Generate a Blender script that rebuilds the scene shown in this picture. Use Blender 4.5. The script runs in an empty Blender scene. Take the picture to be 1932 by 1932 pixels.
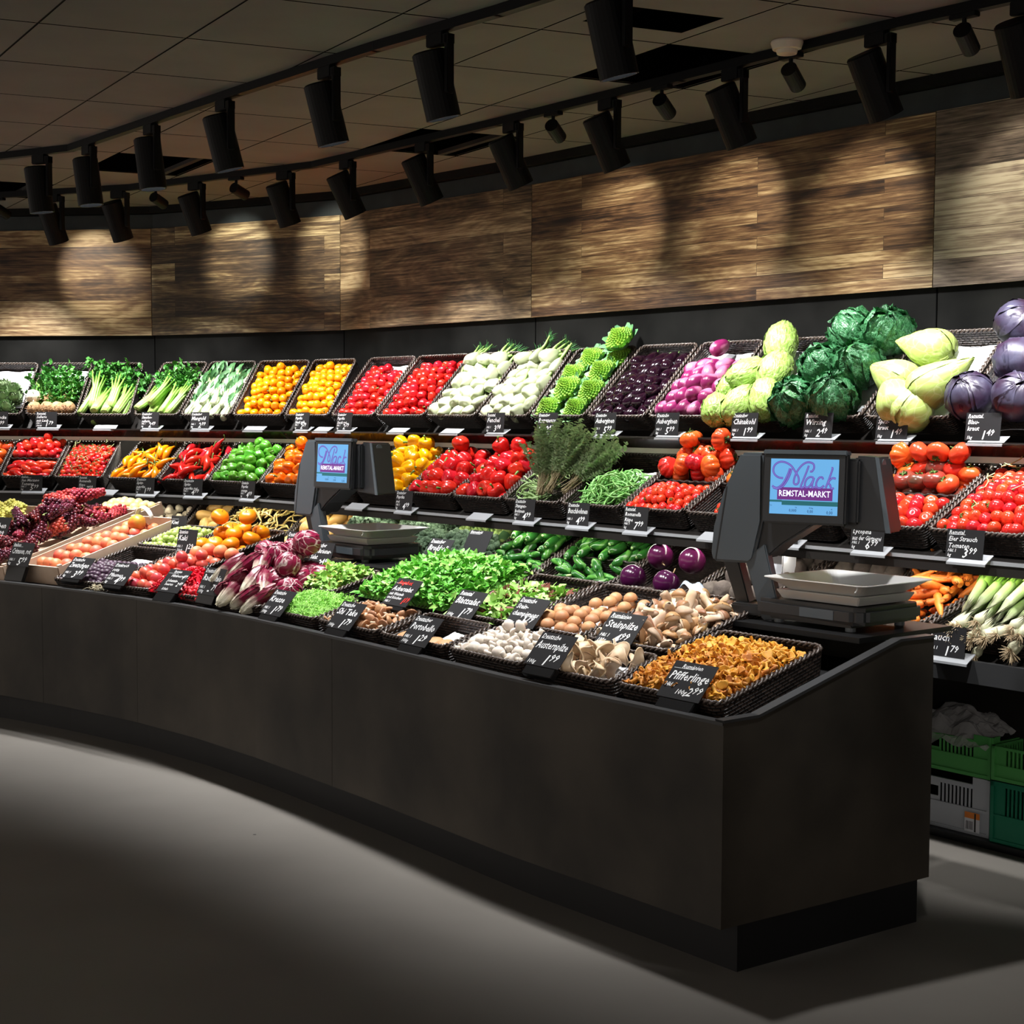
import bpy, bmesh, math, random
from mathutils import Vector, Matrix, noise
R = math.radians
PI = math.pi
rnd = random.Random(7)
scn = bpy.context.scene
col = scn.collection

# ------------------------------------------------------------------ camera
F_PX, PITCH, ROLL, EYE = 2900.0, .0614, .0043, 1.5
cam_data = bpy.data.cameras.new('camera')
cam_data.sensor_width = 36
cam_data.lens = 36 * F_PX / 1932
cam_data.clip_end = 60
cam = bpy.data.objects.new('camera', cam_data)
col.objects.link(cam)
cam.matrix_world = Matrix.Translation((0, 0, EYE)) @ Matrix.Rotation(PI / 2 - PITCH, 4, 'X') @ Matrix.Rotation(ROLL, 4, 'Z')
scn.camera = cam

# ------------------------------------------------------------------ exposure and world
scn.view_settings.view_transform = 'Standard'
scn.view_settings.look = 'None'
scn.view_settings.gamma = 1
scn.view_settings.use_curve_mapping = False
scn.view_settings.exposure = 0.0
scn.cycles.use_denoising = True
scn.cycles.max_bounces = 5
scn.cycles.diffuse_bounces = 2
scn.cycles.glossy_bounces = 3
scn.cycles.transmission_bounces = 3
scn.cycles.sample_clamp_indirect = 4
scn.cycles.caustics_reflective = False
scn.cycles.caustics_refractive = False
world = bpy.data.worlds.new('world')
scn.world = world
world.use_nodes = True
bg = world.node_tree.nodes['Background']
bg.inputs[0].default_value = (1.0, .90, .80, 1)
bg.inputs[1].default_value = .82

BIG_W, SMALL_W, LED_E = 150.0, 60.0, 34.0     # spot lamps over the produce, small wall washers, shelf light rail

# ------------------------------------------------------------------ pixel <-> place helpers
def ray(u, v):
    dx, dy = u - 966, v - 966
    U = dx * math.cos(ROLL) + dy * math.sin(ROLL)
    V = -dx * math.sin(ROLL) + dy * math.cos(ROLL)
    ca, sa = math.cos(PITCH), math.sin(PITCH)
    return Vector((U, F_PX * ca - V * sa, -F_PX * sa - V * ca))
def onz(u, v, z):
    d = ray(u, v)
    return d * ((z - EYE) / d.z) + Vector((0, 0, EYE))
# the curved back wall: five straight sections, each a plane x*sin+y*cos = c
TH = [.1502, .5026, .8330, .8931, .8931]
CC = [9.8155, 7.8673, 5.6530, 5.2802, 5.2802]
def onwall(u, v, s, d):
    r = ray(u, v)
    t = (CC[s] - d) / (r.x * math.sin(TH[s]) + r.y * math.cos(TH[s]))
    return r * t + Vector((0, 0, EYE))
def nin(s):      # into the wall
    return Vector((math.sin(TH[s]), math.cos(TH[s]), 0))
def tan(s):      # along the wall to the right
    return Vector((math.cos(TH[s]), -math.sin(TH[s]), 0))
def wallpt(k, d, z=0):
    """corner k (0..5) of the wall polyline moved d into the room"""
    if k == 4:
        p = onwall(1765, 700, 3, 0) - nin(3) * d
        return Vector((p.x, p.y, z))
    if 0 < k < 5:
        a, b = k - 1, k
        s1, c1, s2, c2 = math.sin(TH[a]), math.cos(TH[a]), math.sin(TH[b]), math.cos(TH[b])
        det = s1 * c2 - c1 * s2
        A, B = CC[a] - d, CC[b] - d
        return Vector(((A * c2 - c1 * B) / det, (s1 * B - A * s2) / det, z))
    s = 0 if k == 0 else 4
    u = -560 if k == 0 else 2350
    p = onwall(u, 800, s, d)
    if k == 0:
        p0 = wallpt(1, d)
        p = p0 - tan(0) * 3.2
    else:
        p0 = wallpt(4, d)
        p = p0 + tan(4) * 1.3
    return Vector((p.x, p.y, z))
# the free standing counter: front line, seen from above
FRP = [(-4.6, 8.35), (-3.4, 7.98), (-2.9, 7.72), (-2.5, 7.47), (-2.12, 7.19), (-1.70, 6.84), (-1.35, 6.49), (-1.026, 6.11),
       (-.505, 5.43), (.002, 4.735), (.353, 4.31), (.565, 4.047)]
FRP = [Vector((a, b, 0)) for a, b in FRP]
SL = [0]
for i in range(1, len(FRP)):
    SL.append(SL[-1] + (FRP[i] - FRP[i - 1]).length)
def cnear(P):
    best = None
    P = Vector((P.x, P.y, 0))
    for i in range(len(FRP) - 1):
        A, B = FRP[i], FRP[i + 1]
        d = (B - A).normalized(); L = (B - A).length
        t = max(0 if i else -9, min(L if i < len(FRP) - 2 else 9, (P - A).dot(d)))
        D = (P - (A + d * t)).length
        n = Vector((-d.y, d.x, 0))
        if best is None or D < best[0]:
            best = (D, SL[i] + t, (P - (A + d * t)).dot(n))
    return best
def cdir(s):
    """smoothed front direction and inward normal at length s along the counter"""
    def raw(q):
        for i in range(len(FRP) - 1):
            if q <= SL[i + 1] or i == len(FRP) - 2:
                return (FRP[i + 1] - FRP[i]).normalized()
    d = (raw(s - .25) + raw(s) * 2 + raw(s + .25)).normalized()
    return d, Vector((-d.y, d.x, 0))
def cpt(s, t, z=None):
    for i in range(len(FRP) - 1):
        if s <= SL[i + 1] or i == len(FRP) - 2:
            d = (FRP[i + 1] - FRP[i]).normalized()
            p = FRP[i] + d * (s - SL[i]); break
    n = cdir(s)[1]
    p = p + n * t
    p.z = zbed(t) if z is None else z
    return p
def zbed(t, off=0):
    return .715 + .27 * max(0, t - .06) + off
def bedpx(u, v, off=0):
    z = .75
    for _ in range(60):
        P = onz(u, v, z)
        D, s, t = cnear(P)
        z = .6 * z + .4 * zbed(t, off)
    return P, s, t

# ------------------------------------------------------------------ object helpers
def tag(o, label=None, cat=None, group=None, kind=None):
    if label: o['label'] = label
    if cat: o['category'] = cat
    if group: o['group'] = group
    if kind: o['kind'] = kind
    return o
def empty(name, loc=(0, 0, 0), rotz=0):
    o = bpy.data.objects.new(name, None)
    o.empty_display_size = .05
    col.objects.link(o)
    o.location = loc
    o.rotation_euler = (0, 0, rotz)
    return o
def link(name, me, parent=None, mw=None):
    o = bpy.data.objects.new(name, me)
    col.objects.link(o)
    if parent is not None: o.parent = parent
    if mw is not None: o.matrix_local = mw
    return o
class MB:
    """collects shapes, builds one mesh"""
    def __init__(s):
        s.v = []; s.f = []; s.uv = []; s.m = []
    def face(s, idx, uv=None, m=0):
        s.f.append(tuple(idx)); s.uv.append(uv); s.m.append(m)
    def quad(s, a, b, c, d, uv=None, m=0):
        n = len(s.v); s.v += [Vector(a), Vector(b), Vector(c), Vector(d)]
        s.face((n, n + 1, n + 2, n + 3), uv, m)
    def hexa(s, p, m=0):
        """8 corners: bottom four then top four, counter clockwise from above"""
        n = len(s.v); s.v += [Vector(q) for q in p]
        for f in ((3, 2, 1, 0), (4, 5, 6, 7), (0, 1, 5, 4), (1, 2, 6, 5), (2, 3, 7, 6), (3, 0, 4, 7)):
            s.face([n + k for k in f], None, m)
    def box(s, lo, hi, m=0, M=None):
        x0, y0, z0 = lo; x1, y1, z1 = hi
        p = [Vector(q) for q in ((x0, y0, z0), (x1, y0, z0), (x1, y1, z0), (x0, y1, z0), (x0, y0, z1), (x1, y0, z1), (x1, y1, z1), (x0, y1, z1))]
        if M: p = [M @ q for q in p]
        s.hexa(p, m)
    def grid(s, fn, nu, nv, wrap=False, m=0, uvs=(1, 1)):
        n = len(s.v)
        cu = nu if wrap else nu + 1
        for j in range(nv + 1):
            for i in range(cu):
                s.v.append(Vector(fn(i / nu, j / nv)))
        for j in range(nv):
            for i in range(nu):
                i2 = (i + 1) % cu if wrap else i + 1
                s.face((n + j * cu + i, n + j * cu + i2, n + (j + 1) * cu + i2, n + (j + 1) * cu + i),
                       [(i / nu * uvs[0], j / nv * uvs[1]), ((i + 1) / nu * uvs[0], j / nv * uvs[1]), ((i + 1) / nu * uvs[0], (j + 1) / nv * uvs[1]), (i / nu * uvs[0], (j + 1) / nv * uvs[1])], m)
    def tube(s, path, rad, seg=6, m=0, cap=True, flat=1.0, up=Vector((0, 0, 1))):
        path = [Vector(p) for p in path]
        n0 = len(s.v); N = len(path)
        for k, p in enumerate(path):
            d = (path[min(k + 1, N - 1)] - path[max(k - 1, 0)]).normalized()
            a = d.cross(up)
            if a.length < 1e-3: a = d.cross(Vector((1, 0, 0)))
            a.normalize(); b = d.cross(a)
            r = rad[k] if hasattr(rad, '__len__') else rad
            for q in range(seg):
                w = 2 * PI * q / seg
                s.v.append(p + a * (math.cos(w) * r) + b * (math.sin(w) * r * flat))
        for k in range(N - 1):
            for q in range(seg):
                q2 = (q + 1) % seg
                s.face((n0 + k * seg + q, n0 + k * seg + q2, n0 + (k + 1) * seg + q2, n0 + (k + 1) * seg + q),
                       [(q / seg, k / (N - 1)), ((q + 1) / seg, k / (N - 1)), ((q + 1) / seg, (k + 1) / (N - 1)), (q / seg, (k + 1) / (N - 1))], m)
        if cap:
            s.face([n0 + q for q in range(seg)][::-1], None, m)
            s.face([n0 + (N - 1) * seg + q for q in range(seg)], None, m)
    def ball(s, c, r, nu=8, nv=6, m=0, sc=(1, 1, 1)):
        c = Vector(c)
        s.grid(lambda a, b: c + Vector((r * sc[0] * math.sin(PI * max(.02, min(.98, b))) * math.cos(-2 * PI * a), r * sc[1] * math.sin(PI * max(.02, min(.98, b))) * math.sin(-2 * PI * a), r * sc[2] * math.cos(PI * b))), nu, nv, True, m)
    def prism(s, pts, lo, hi, axis='y', m=0, M=None):
        """polygon (a,b) extruded along an axis"""
        def P(a, b, c):
            q = {'y': Vector((a, c, b)), 'z': Vector((a, b, c)), 'x': Vector((c, a, b))}[axis]
            return M @ q if M else q
        n = len(s.v); k = len(pts)
        s.v += [P(a, b, lo) for a, b in pts] + [P(a, b, hi) for a, b in pts]
        s.face([n + i for i in range(k)], None, m); s.face([n + k + i for i in range(k)][::-1], None, m)
        for i in range(k):
            j = (i + 1) % k
            s.face((n + j, n + i, n + k + i, n + k + j), None, m)
    def mesh(s, name, mats, smooth=False, fix=True, bevel=0):
        me = bpy.data.meshes.new(name)
        me.from_pydata([tuple(v) for v in s.v], [], s.f)
        uvl = me.uv_layers.new(name='UVMap')
        if any(u for u in s.uv):
            li = 0
            for p, uv in zip(me.polygons, s.uv):
                for q in range(p.loop_total):
                    if uv: uvl.data[li].uv = uv[q]
                    li += 1
        for m in (mats if isinstance(mats, (list, tuple)) else [mats]):
            me.materials.append(m)
        for p, m in zip(me.polygons, s.m): p.material_index = m
        if fix or bevel:
            bm = bmesh.new(); bm.from_mesh(me)
            if bevel:
                bmesh.ops.remove_doubles(bm, verts=bm.verts, dist=1e-5)
                bmesh.ops.bevel(bm, geom=[e for e in bm.edges if e.is_manifold and e.calc_face_angle(0) > .5], offset=bevel, segments=2, affect='EDGES', clamp_overlap=True)
            if fix: bmesh.ops.recalc_face_normals(bm, faces=bm.faces)
            bm.to_mesh(me); bm.free()
        if smooth:
            me.polygons.foreach_set('use_smooth', [True] * len(me.polygons))
        return me
    def build(s, name, mats, parent=None, smooth=False, mw=None, **k):
        return link(name, s.mesh(name, mats, smooth, **k), parent, mw)

# ------------------------------------------------------------------ materials
MATS = {}
def nodes(name):
    m = bpy.data.materials.new(name); m.use_nodes = True
    nt = m.node_tree
    return m, nt, nt.nodes['Principled BSDF']
def pmat(name, c, rough=.5, spec=.5, metal=0, vary=0, noise_s=0, c2=None, sss=0, bump=0, bscale=60, emit=None, es=0, coords='Object', lo=.35, hi=.65, coat=0):
    if name in MATS: return MATS[name]
    m, nt, b = nodes(name)
    N, L = nt.nodes, nt.links
    b.inputs['Base Color'].default_value = (*c, 1)
    b.inputs['Roughness'].default_value = rough
    b.inputs['Specular IOR Level'].default_value = spec
    b.inputs['Metallic'].default_value = metal
    if coat: b.inputs['Coat Weight'].default_value = coat; b.inputs['Coat Roughness'].default_value = .15
    if sss:
        b.inputs['Subsurface Weight'].default_value = sss
        b.inputs['Subsurface Radius'].default_value = (.01, .006, .003)
        b.inputs['Subsurface Scale'].default_value = .6
    tc = N.new('ShaderNodeTexCoord')
    out = None
    if c2 is not None:
        nz = N.new('ShaderNodeTexNoise'); nz.inputs['Scale'].default_value = noise_s; nz.inputs['Detail'].default_value = 4
        L.new(tc.outputs[coords], nz.inputs['Vector'])
        rp = N.new('ShaderNodeValToRGB'); rp.color_ramp.elements[0].position = lo; rp.color_ramp.elements[1].position = hi
        rp.color_ramp.elements[0].color = (*c, 1); rp.color_ramp.elements[1].color = (*c2, 1)
        L.new(nz.outputs['Fac'], rp.inputs[0]); out = rp.outputs[0]
    if vary:
        oi = N.new('ShaderNodeObjectInfo')
        hs = N.new('ShaderNodeHueSaturation')
        mr = N.new('ShaderNodeMapRange'); mr.inputs['To Min'].default_value = 1 - vary; mr.inputs['To Max'].default_value = 1 + vary
        L.new(oi.outputs['Random'], mr.inputs['Value']); L.new(mr.outputs[0], hs.inputs['Value'])
        mh = N.new('ShaderNodeMapRange'); mh.inputs['To Min'].default_value = .5 - vary * .06; mh.inputs['To Max'].default_value = .5 + vary * .06
        L.new(oi.outputs['Random'], mh.inputs['Value']); L.new(mh.outputs[0], hs.inputs['Hue'])
        hs.inputs['Color'].default_value = (*c, 1)
        if out: L.new(out, hs.inputs['Color'])
        out = hs.outputs[0]
    if out: L.new(out, b.inputs['Base Color'])
    if bump:
        nz = N.new('ShaderNodeTexNoise'); nz.inputs['Scale'].default_value = bscale; nz.inputs['Detail'].default_value = 3
        L.new(tc.outputs[coords], nz.inputs['Vector'])
        bp = N.new('ShaderNodeBump'); bp.inputs['Strength'].default_value = bump; bp.inputs['Distance'].default_value = .01
        L.new(nz.outputs['Fac'], bp.inputs['Height']); L.new(bp.outputs[0], b.inputs['Normal'])
    if emit:
        b.inputs['Emission Color'].default_value = (*emit, 1); b.inputs['Emission Strength'].default_value = es
    MATS[name] = m
    return m
def stripes(name, c, c2, scale, dist=2, direction='X', rough=.5, vary=0, lo=.4, hi=.6, coords='Object', spec=.5, bump=0, detail=2, dscale=1.5, wtype='BANDS'):
    """banded vein or streak pattern"""
    m, nt, b = nodes(name); N, L = nt.nodes, nt.links
    tc = N.new('ShaderNodeTexCoord')
    w = N.new('ShaderNodeTexWave'); w.wave_type = wtype
    if wtype == 'BANDS': w.bands_direction = direction
    else: w.rings_direction = direction
    w.inputs['Scale'].default_value = scale; w.inputs['Distortion'].default_value = dist
    w.inputs['Detail'].default_value = detail; w.inputs['Detail Scale'].default_value = dscale
    L.new(tc.outputs[coords], w.inputs['Vector'])
    rp = N.new('ShaderNodeValToRGB'); rp.color_ramp.elements[0].position = lo; rp.color_ramp.elements[1].position = hi
    rp.color_ramp.elements[0].color = (*c, 1); rp.color_ramp.elements[1].color = (*c2, 1)
    L.new(w.outputs['Fac'], rp.inputs[0])
    out = rp.outputs[0]
    if vary:
        oi = N.new('ShaderNodeObjectInfo'); hs = N.new('ShaderNodeHueSaturation')
        mr = N.new('ShaderNodeMapRange'); mr.inputs['To Min'].default_value = 1 - vary; mr.inputs['To Max'].default_value = 1 + vary
        L.new(oi.outputs['Random'], mr.inputs['Value']); L.new(mr.outputs[0], hs.inputs['Value']); L.new(out, hs.inputs['Color']); out = hs.outputs[0]
    L.new(out, b.inputs['Base Color'])
    if bump:
        bp = N.new('ShaderNodeBump'); bp.inputs['Strength'].default_value = bump; bp.inputs['Distance'].default_value = .006
        L.new(w.outputs['Fac'], bp.inputs['Height']); L.new(bp.outputs[0], b.inputs['Normal'])
    b.inputs['Roughness'].default_value = rough; b.inputs['Specular IOR Level'].default_value = spec
    MATS[name] = m
    return m
def zgrad(name, c, c2, lo, hi, rough=.45, vary=0, spec=.5, noise_s=0, axis=2):
    """colour that changes along the object's own length, as the plant does"""
    m, nt, b = nodes(name); N, L = nt.nodes, nt.links
    tc = N.new('ShaderNodeTexCoord'); sp = N.new('ShaderNodeSeparateXYZ'); L.new(tc.outputs['Object'], sp.inputs[0])
    mr = N.new('ShaderNodeMapRange'); mr.inputs['From Min'].default_value = lo; mr.inputs['From Max'].default_value = hi
    L.new(sp.outputs[axis], mr.inputs['Value'])
    nz = N.new('ShaderNodeTexNoise'); nz.inputs['Scale'].default_value = noise_s or 30; L.new(tc.outputs['Object'], nz.inputs['Vector'])
    ad = N.new('ShaderNodeMath'); ad.operation = 'MULTIPLY_ADD'; ad.inputs[1].default_value = .7; L.new(nz.outputs['Fac'], ad.inputs[0])
    sb = N.new('ShaderNodeMath'); sb.operation = 'SUBTRACT'; sb.inputs[1].default_value = .35; L.new(mr.outputs[0], sb.inputs[0]); L.new(sb.outputs[0], ad.inputs[2])
    mx = N.new('ShaderNodeMix'); mx.data_type = 'RGBA'; mx.clamp_factor = True
    mx.inputs[6].default_value = (*c, 1); mx.inputs[7].default_value = (*c2, 1)
    L.new(ad.outputs[0], mx.inputs[0]); L.new(mx.outputs[2], b.inputs['Base Color'])
    b.inputs['Roughness'].default_value = rough; b.inputs['Specular IOR Level'].default_value = spec
    MATS[name] = m
    return m

def wood_mat(name, tones, seed, plank=.118):
    m, nt, b = nodes(name); N, L = nt.nodes, nt.links
    tc = N.new('ShaderNodeTexCoord')
    mp = N.new('ShaderNodeMapping'); mp.inputs['Location'].default_value = (seed * 3.7, seed * 1.3, 0); L.new(tc.outputs['UV'], mp.inputs[0])
    br = N.new('ShaderNodeTexBrick'); br.offset = .37; br.inputs['Scale'].default_value = 1
    br.inputs['Brick Width'].default_value = 1.9; br.inputs['Row Height'].default_value = plank
    br.inputs['Mortar Size'].default_value = .0012; br.inputs['Mortar Smooth'].default_value = .4; br.inputs['Bias'].default_value = 0
    br.inputs['Color1'].default_value = (0, 0, 0, 1); br.inputs['Color2'].default_value = (1, 1, 1, 1); br.inputs['Mortar'].default_value = (.2, .2, .2, 1)
    L.new(mp.outputs[0], br.inputs['Vector'])
    # plank-wise shift of the grain
    sc = N.new('ShaderNodeVectorMath'); sc.operation = 'MULTIPLY_ADD'; sc.inputs[1].default_value = (9, 5, 3)
    L.new(br.outputs['Color'], sc.inputs[0]); L.new(mp.outputs[0], sc.inputs[2])
    mg = N.new('ShaderNodeMapping'); mg.inputs['Scale'].default_value = (1.5, 52, 1); L.new(sc.outputs[0], mg.inputs[0])
    g = N.new('ShaderNodeTexNoise'); g.inputs['Scale'].default_value = 1.6; g.inputs['Detail'].default_value = 12; g.inputs['Roughness'].default_value = .74; g.inputs['Distortion'].default_value = .5
    L.new(mg.outputs[0], g.inputs['Vector'])
    mb = N.new('ShaderNodeMapping'); mb.inputs['Scale'].default_value = (2.2, 9, 1); L.new(sc.outputs[0], mb.inputs[0])
    big = N.new('ShaderNodeTexNoise'); big.inputs['Scale'].default_value = .9; big.inputs['Detail'].default_value = 3; big.inputs['Distortion'].default_value = 1.4
    L.new(mb.outputs[0], big.inputs['Vector'])
    # knots: stretched rings
    mk = N.new('ShaderNodeMapping'); mk.inputs['Scale'].default_value = (1.7, 7.5, 1); L.new(sc.outputs[0], mk.inputs[0])
    vo = N.new('ShaderNodeTexVoronoi'); vo.inputs['Scale'].default_value = 1.0; L.new(mk.outputs[0], vo.inputs['Vector'])
    kn = N.new('ShaderNodeMapRange'); kn.inputs['From Min'].default_value = .0; kn.inputs['From Max'].default_value = .12; kn.inputs['To Min'].default_value = .75; kn.inputs['To Max'].default_value = 0
    L.new(vo.outputs['Distance'], kn.inputs['Value'])
    wv = N.new('ShaderNodeTexWave'); wv.wave_type = 'RINGS'; wv.inputs['Scale'].default_value = 0
    ri = N.new('ShaderNodeMath'); ri.operation = 'SINE'
    rm = N.new('ShaderNodeMath'); rm.operation = 'MULTIPLY'; rm.inputs[1].default_value = 55; L.new(vo.outputs['Distance'], rm.inputs[0]); L.new(rm.outputs[0], ri.inputs[0])
    N.remove(wv)
    def madd(a, f, c):
        q = N.new('ShaderNodeMath'); q.operation = 'MULTIPLY_ADD'; q.inputs[1].default_value = f
        L.new(a, q.inputs[0])
        if isinstance(c, float): q.inputs[2].default_value = c
        else: L.new(c, q.inputs[2])
        return q.outputs[0]
    sepb = N.new('ShaderNodeSeparateColor'); L.new(br.outputs['Color'], sepb.inputs[0])
    x = madd(g.outputs['Fac'], 1.9, -.80)
    x = madd(big.outputs['Fac'], .95, x)
    x = madd(sepb.outputs[0], .46, x)
    x = madd(ri.outputs[0], .035, x)
    x = madd(kn.outputs[0], -.3, x)
    off = N.new('ShaderNodeMath'); off.operation = 'SUBTRACT'; off.inputs[1].default_value = .32; L.new(x, off.inputs[0])
    rp = N.new('ShaderNodeValToRGB'); cr = rp.color_ramp
    cr.elements[0].position = .12; cr.elements[0].color = (*tones[0], 1)
    cr.elements[1].position = .92; cr.elements[1].color = (*tones[-1], 1)
    for k, t in enumerate(tones[1:-1]):
        e = cr.elements.new(.12 + .8 * (k + 1) / (len(tones) - 1)); e.color = (*t, 1)
    L.new(off.outputs[0], rp.inputs[0])
    mm = N.new('ShaderNodeMix'); mm.data_type = 'RGBA'; mm.blend_type = 'MULTIPLY'
    mf = N.new('ShaderNodeMath'); mf.operation = 'MULTIPLY'; mf.inputs[1].default_value = .8; L.new(br.outputs['Fac'], mf.inputs[0])
    L.new(mf.outputs[0], mm.inputs[0]); L.new(rp.outputs[0], mm.inputs[6]); mm.inputs[7].default_value = (.1, .07, .05, 1)
    L.new(mm.outputs[2], b.inputs['Base Color'])
    bp = N.new('ShaderNodeBump'); bp.inputs['Strength'].default_value = .35; bp.inputs['Distance'].default_value = .004
    L.new(g.outputs['Fac'], bp.inputs['Height']); L.new(bp.outputs[0], b.inputs['Normal'])
    b.inputs['Roughness'].default_value = .55; b.inputs['Specular IOR Level'].default_value = .3
    return m
def wicker_mat():
    m, nt, b = nodes('wicker'); N, L = nt.nodes, nt.links
    tc = N.new('ShaderNodeTexCoord')
    br = N.new('ShaderNodeTexBrick'); br.offset = .5; br.inputs['Scale'].default_value = 1
    br.inputs['Brick Width'].default_value = .026; br.inputs['Row Height'].default_value = .0105
    br.inputs['Mortar Size'].default_value = .0030; br.inputs['Mortar Smooth'].default_value = 1
    br.inputs['Color1'].default_value = (.075, .050, .040, 1); br.inputs['Color2'].default_value = (.018, .012, .010, 1); br.inputs['Mortar'].default_value = (.004, .003, .003, 1)
    L.new(tc.outputs['UV'], br.inputs['Vector']); L.new(br.outputs['Color'], b.inputs['Base Color'])
    iv = N.new('ShaderNodeMath'); iv.operation = 'SUBTRACT'; iv.inputs[0].default_value = 1; L.new(br.outputs['Fac'], iv.inputs[1])
    bp = N.new('ShaderNodeBump'); bp.inputs['Strength'].default_value = 1; bp.inputs['Distance'].default_value = .004
    L.new(iv.outputs[0], bp.inputs['Height']); L.new(bp.outputs[0], b.inputs['Normal'])
    b.inputs['Roughness'].default_value = .36
    return m
WICKER = wicker_mat()
RIM = pmat('wicker_braid', (.055, .038, .030), .30, .7, bump=.3, bscale=200)
BLACK = pmat('black_lacquer', (.0035, .0035, .004), .42, .4)
CHALK = pmat('chalkboard_card', (.014, .014, .016), .55, .35)
WHITE = pmat('chalk_white', (.86, .88, .9), .8, .2)
REDINK = pmat('red_ink', (.75, .04, .03), .7, .2)
SILVER = pmat('brushed_aluminium', (.42, .44, .47), .38, .5, metal=.3)
PAPER = pmat('white_paper', (.80, .82, .88), .75, .2, bump=.1, bscale=30)
STEEL = pmat('stainless_steel', (.86, .86, .85), .34, .5, metal=.3)
SLATE = pmat('slate_laminate', (.0020, .0021, .0019), .6, .1, c2=(.0085, .0085, .0078), noise_s=3.2, bump=.03, bscale=40)
COUNTER = pmat('brown_slate_laminate', (.022, .019, .0155), .55, .3, c2=(.064, .054, .042), noise_s=2.2, bump=.03, bscale=60, lo=.35, hi=.7)
PLINTH = pmat('plinth_laminate', (.010, .010, .011), .5, .3)
TRIM = pmat('counter_edge', (.035, .036, .038), .38, .5)
FASCIA = pmat('dark_red_brown_board', (.020, .012, .010), .25, .5)
SHELF = pmat('shelf_board', (.016, .014, .013), .5, .3)
RAILM = pmat('light_rail_diffuser', (.30, .28, .22), .5, .3, emit=(.55, .50, .38), es=.17)
LED = pmat('led_strip', (.9, .9, .9), .5, emit=(1, .93, .78), es=LED_E)
CEIL = pmat('ceiling_tile', (.172, .172, .174), .9, .1, c2=(.190, .190, .190), noise_s=3)
GRIDM = pmat('ceiling_grid_gap', (.045, .042, .04), .8, .1)
BLK = pmat('void_black', (.002, .002, .002), .9, 0)
# ------------------------------------------------------------------ floor and ceiling
def floor_mat():
    m, nt, b = nodes('floor_screed'); N, L = nt.nodes, nt.links
    tc = N.new('ShaderNodeTexCoord')
    n1 = N.new('ShaderNodeTexNoise'); n1.inputs['Scale'].default_value = .9; n1.inputs['Detail'].default_value = 6; L.new(tc.outputs['Object'], n1.inputs['Vector'])
    rp = N.new('ShaderNodeValToRGB'); rp.color_ramp.elements[0].position = .35; rp.color_ramp.elements[1].position = .7
    rp.color_ramp.elements[0].color = (.155, .143, .128, 1); rp.color_ramp.elements[1].color = (.200, .186, .168, 1)
    L.new(n1.outputs['Fac'], rp.inputs[0])
    # a few dark specks of dirt
    vo = N.new('ShaderNodeTexVoronoi'); vo.inputs['Scale'].default_value = 1.7; L.new(tc.outputs['Object'], vo.inputs['Vector'])
    lt = N.new('ShaderNodeMath'); lt.operation = 'LESS_THAN'; lt.inputs[1].default_value = .012; L.new(vo.outputs['Distance'], lt.inputs[0])
    mx = N.new('ShaderNodeMix'); mx.data_type = 'RGBA'; mx.inputs[7].default_value = (.02, .02, .02, 1)
    L.new(lt.outputs[0], mx.inputs[0]); L.new(rp.outputs[0], mx.inputs[6]); L.new(mx.outputs[2], b.inputs['Base Color'])
    b.inputs['Roughness'].default_value = .55; b.inputs['Specular IOR Level'].default_value = .35
    return m
mb = MB(); mb.quad((-7, -2, 0), (6, -2, 0), (6, 13, 0), (-7, 13, 0))
tag(mb.build('floor', floor_mat()), kind='structure')
mb = MB(); mb.box((4.6, -2, 0), (4.7, 13, 2.9)); tag(mb.build('wall_light_block', SLATE), kind='structure')  # unseen wall added to keep ambient light off the right side

ZC = 2.88
GO = Vector((.235, 6.342, 0)); GA = Vector((.3385, -.5640, 0)); GB = Vector((.478, .208, 0))
def cell_of(u, v):
    p = onz(u, v, ZC) - GO
    det = GA.x * GB.y - GA.y * GB.x
    return math.floor((p.x * GB.y - p.y * GB.x) / det), math.floor((GA.x * p.y - GA.y * p.x) / det)
holes = {cell_of(1330, 118), cell_of(285, 312), cell_of(770, 268), cell_of(12, 362)}
c0 = cell_of(1325, 18)
mb = MB(); gm = MB(); hb = MB()
def gp(a, b, z=ZC): 
    q = GO + GA * a + GB * b
    return Vector((q.x, q.y, z))
for a in range(-12, 13):
    for b in range(-14, 13):
        g = .008
        p = [gp(a + g, b + g), gp(a + 1 - g, b + g), gp(a + 1 - g, b + 1 - g), gp(a + g, b + 1 - g)]
        if not (-6.8 < p[0].x < 5.8 and -1.8 < p[0].y < 12.6): continue
        if (a, b) in holes:
            # frame around the opening with dark inner faces, one slanting loose tile edge
            q = [gp(a, b), gp(a + 1, b), gp(a + 1, b + 1), gp(a, b + 1)]
            for i in range(4):
                A, B = q[i], q[(i + 1) % 4]
                hb.quad(A, B, B + Vector((0, 0, .16)), A + Vector((0, 0, .16)))
            gm.hexa([gp(a, b + .80, ZC), gp(a + 1, b + .80, ZC), gp(a + 1, b + .86, ZC), gp(a, b + .86, ZC), gp(a, b + .80, ZC + .02), gp(a + 1, b + .80, ZC + .02), gp(a + 1, b + .86, ZC + .02), gp(a, b + .86, ZC + .02)])
            continue
        if (a, b) == c0:
            # half tile with a rectangular black grille opening
            mb.quad(p[0], gp(a + .25, b + g), gp(a + .25, b + 1 - g), p[3]); mb.quad(gp(a + .62, b + g), p[1], p[2], gp(a + .62, b + 1 - g))
            mb.quad(gp(a + .25, b + g), gp(a + .62, b + g), gp(a + .62, b + .12), gp(a + .25, b + .12))
            mb.quad(gp(a + .25, b + .88), gp(a + .62, b + .88), gp(a + .62, b + 1 - g), gp(a + .25, b + 1 - g))
            continue
        mb.quad(*p)
ce = mb.build('ceiling', CEIL, fix=False); tag(ce, kind='structure')
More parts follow.
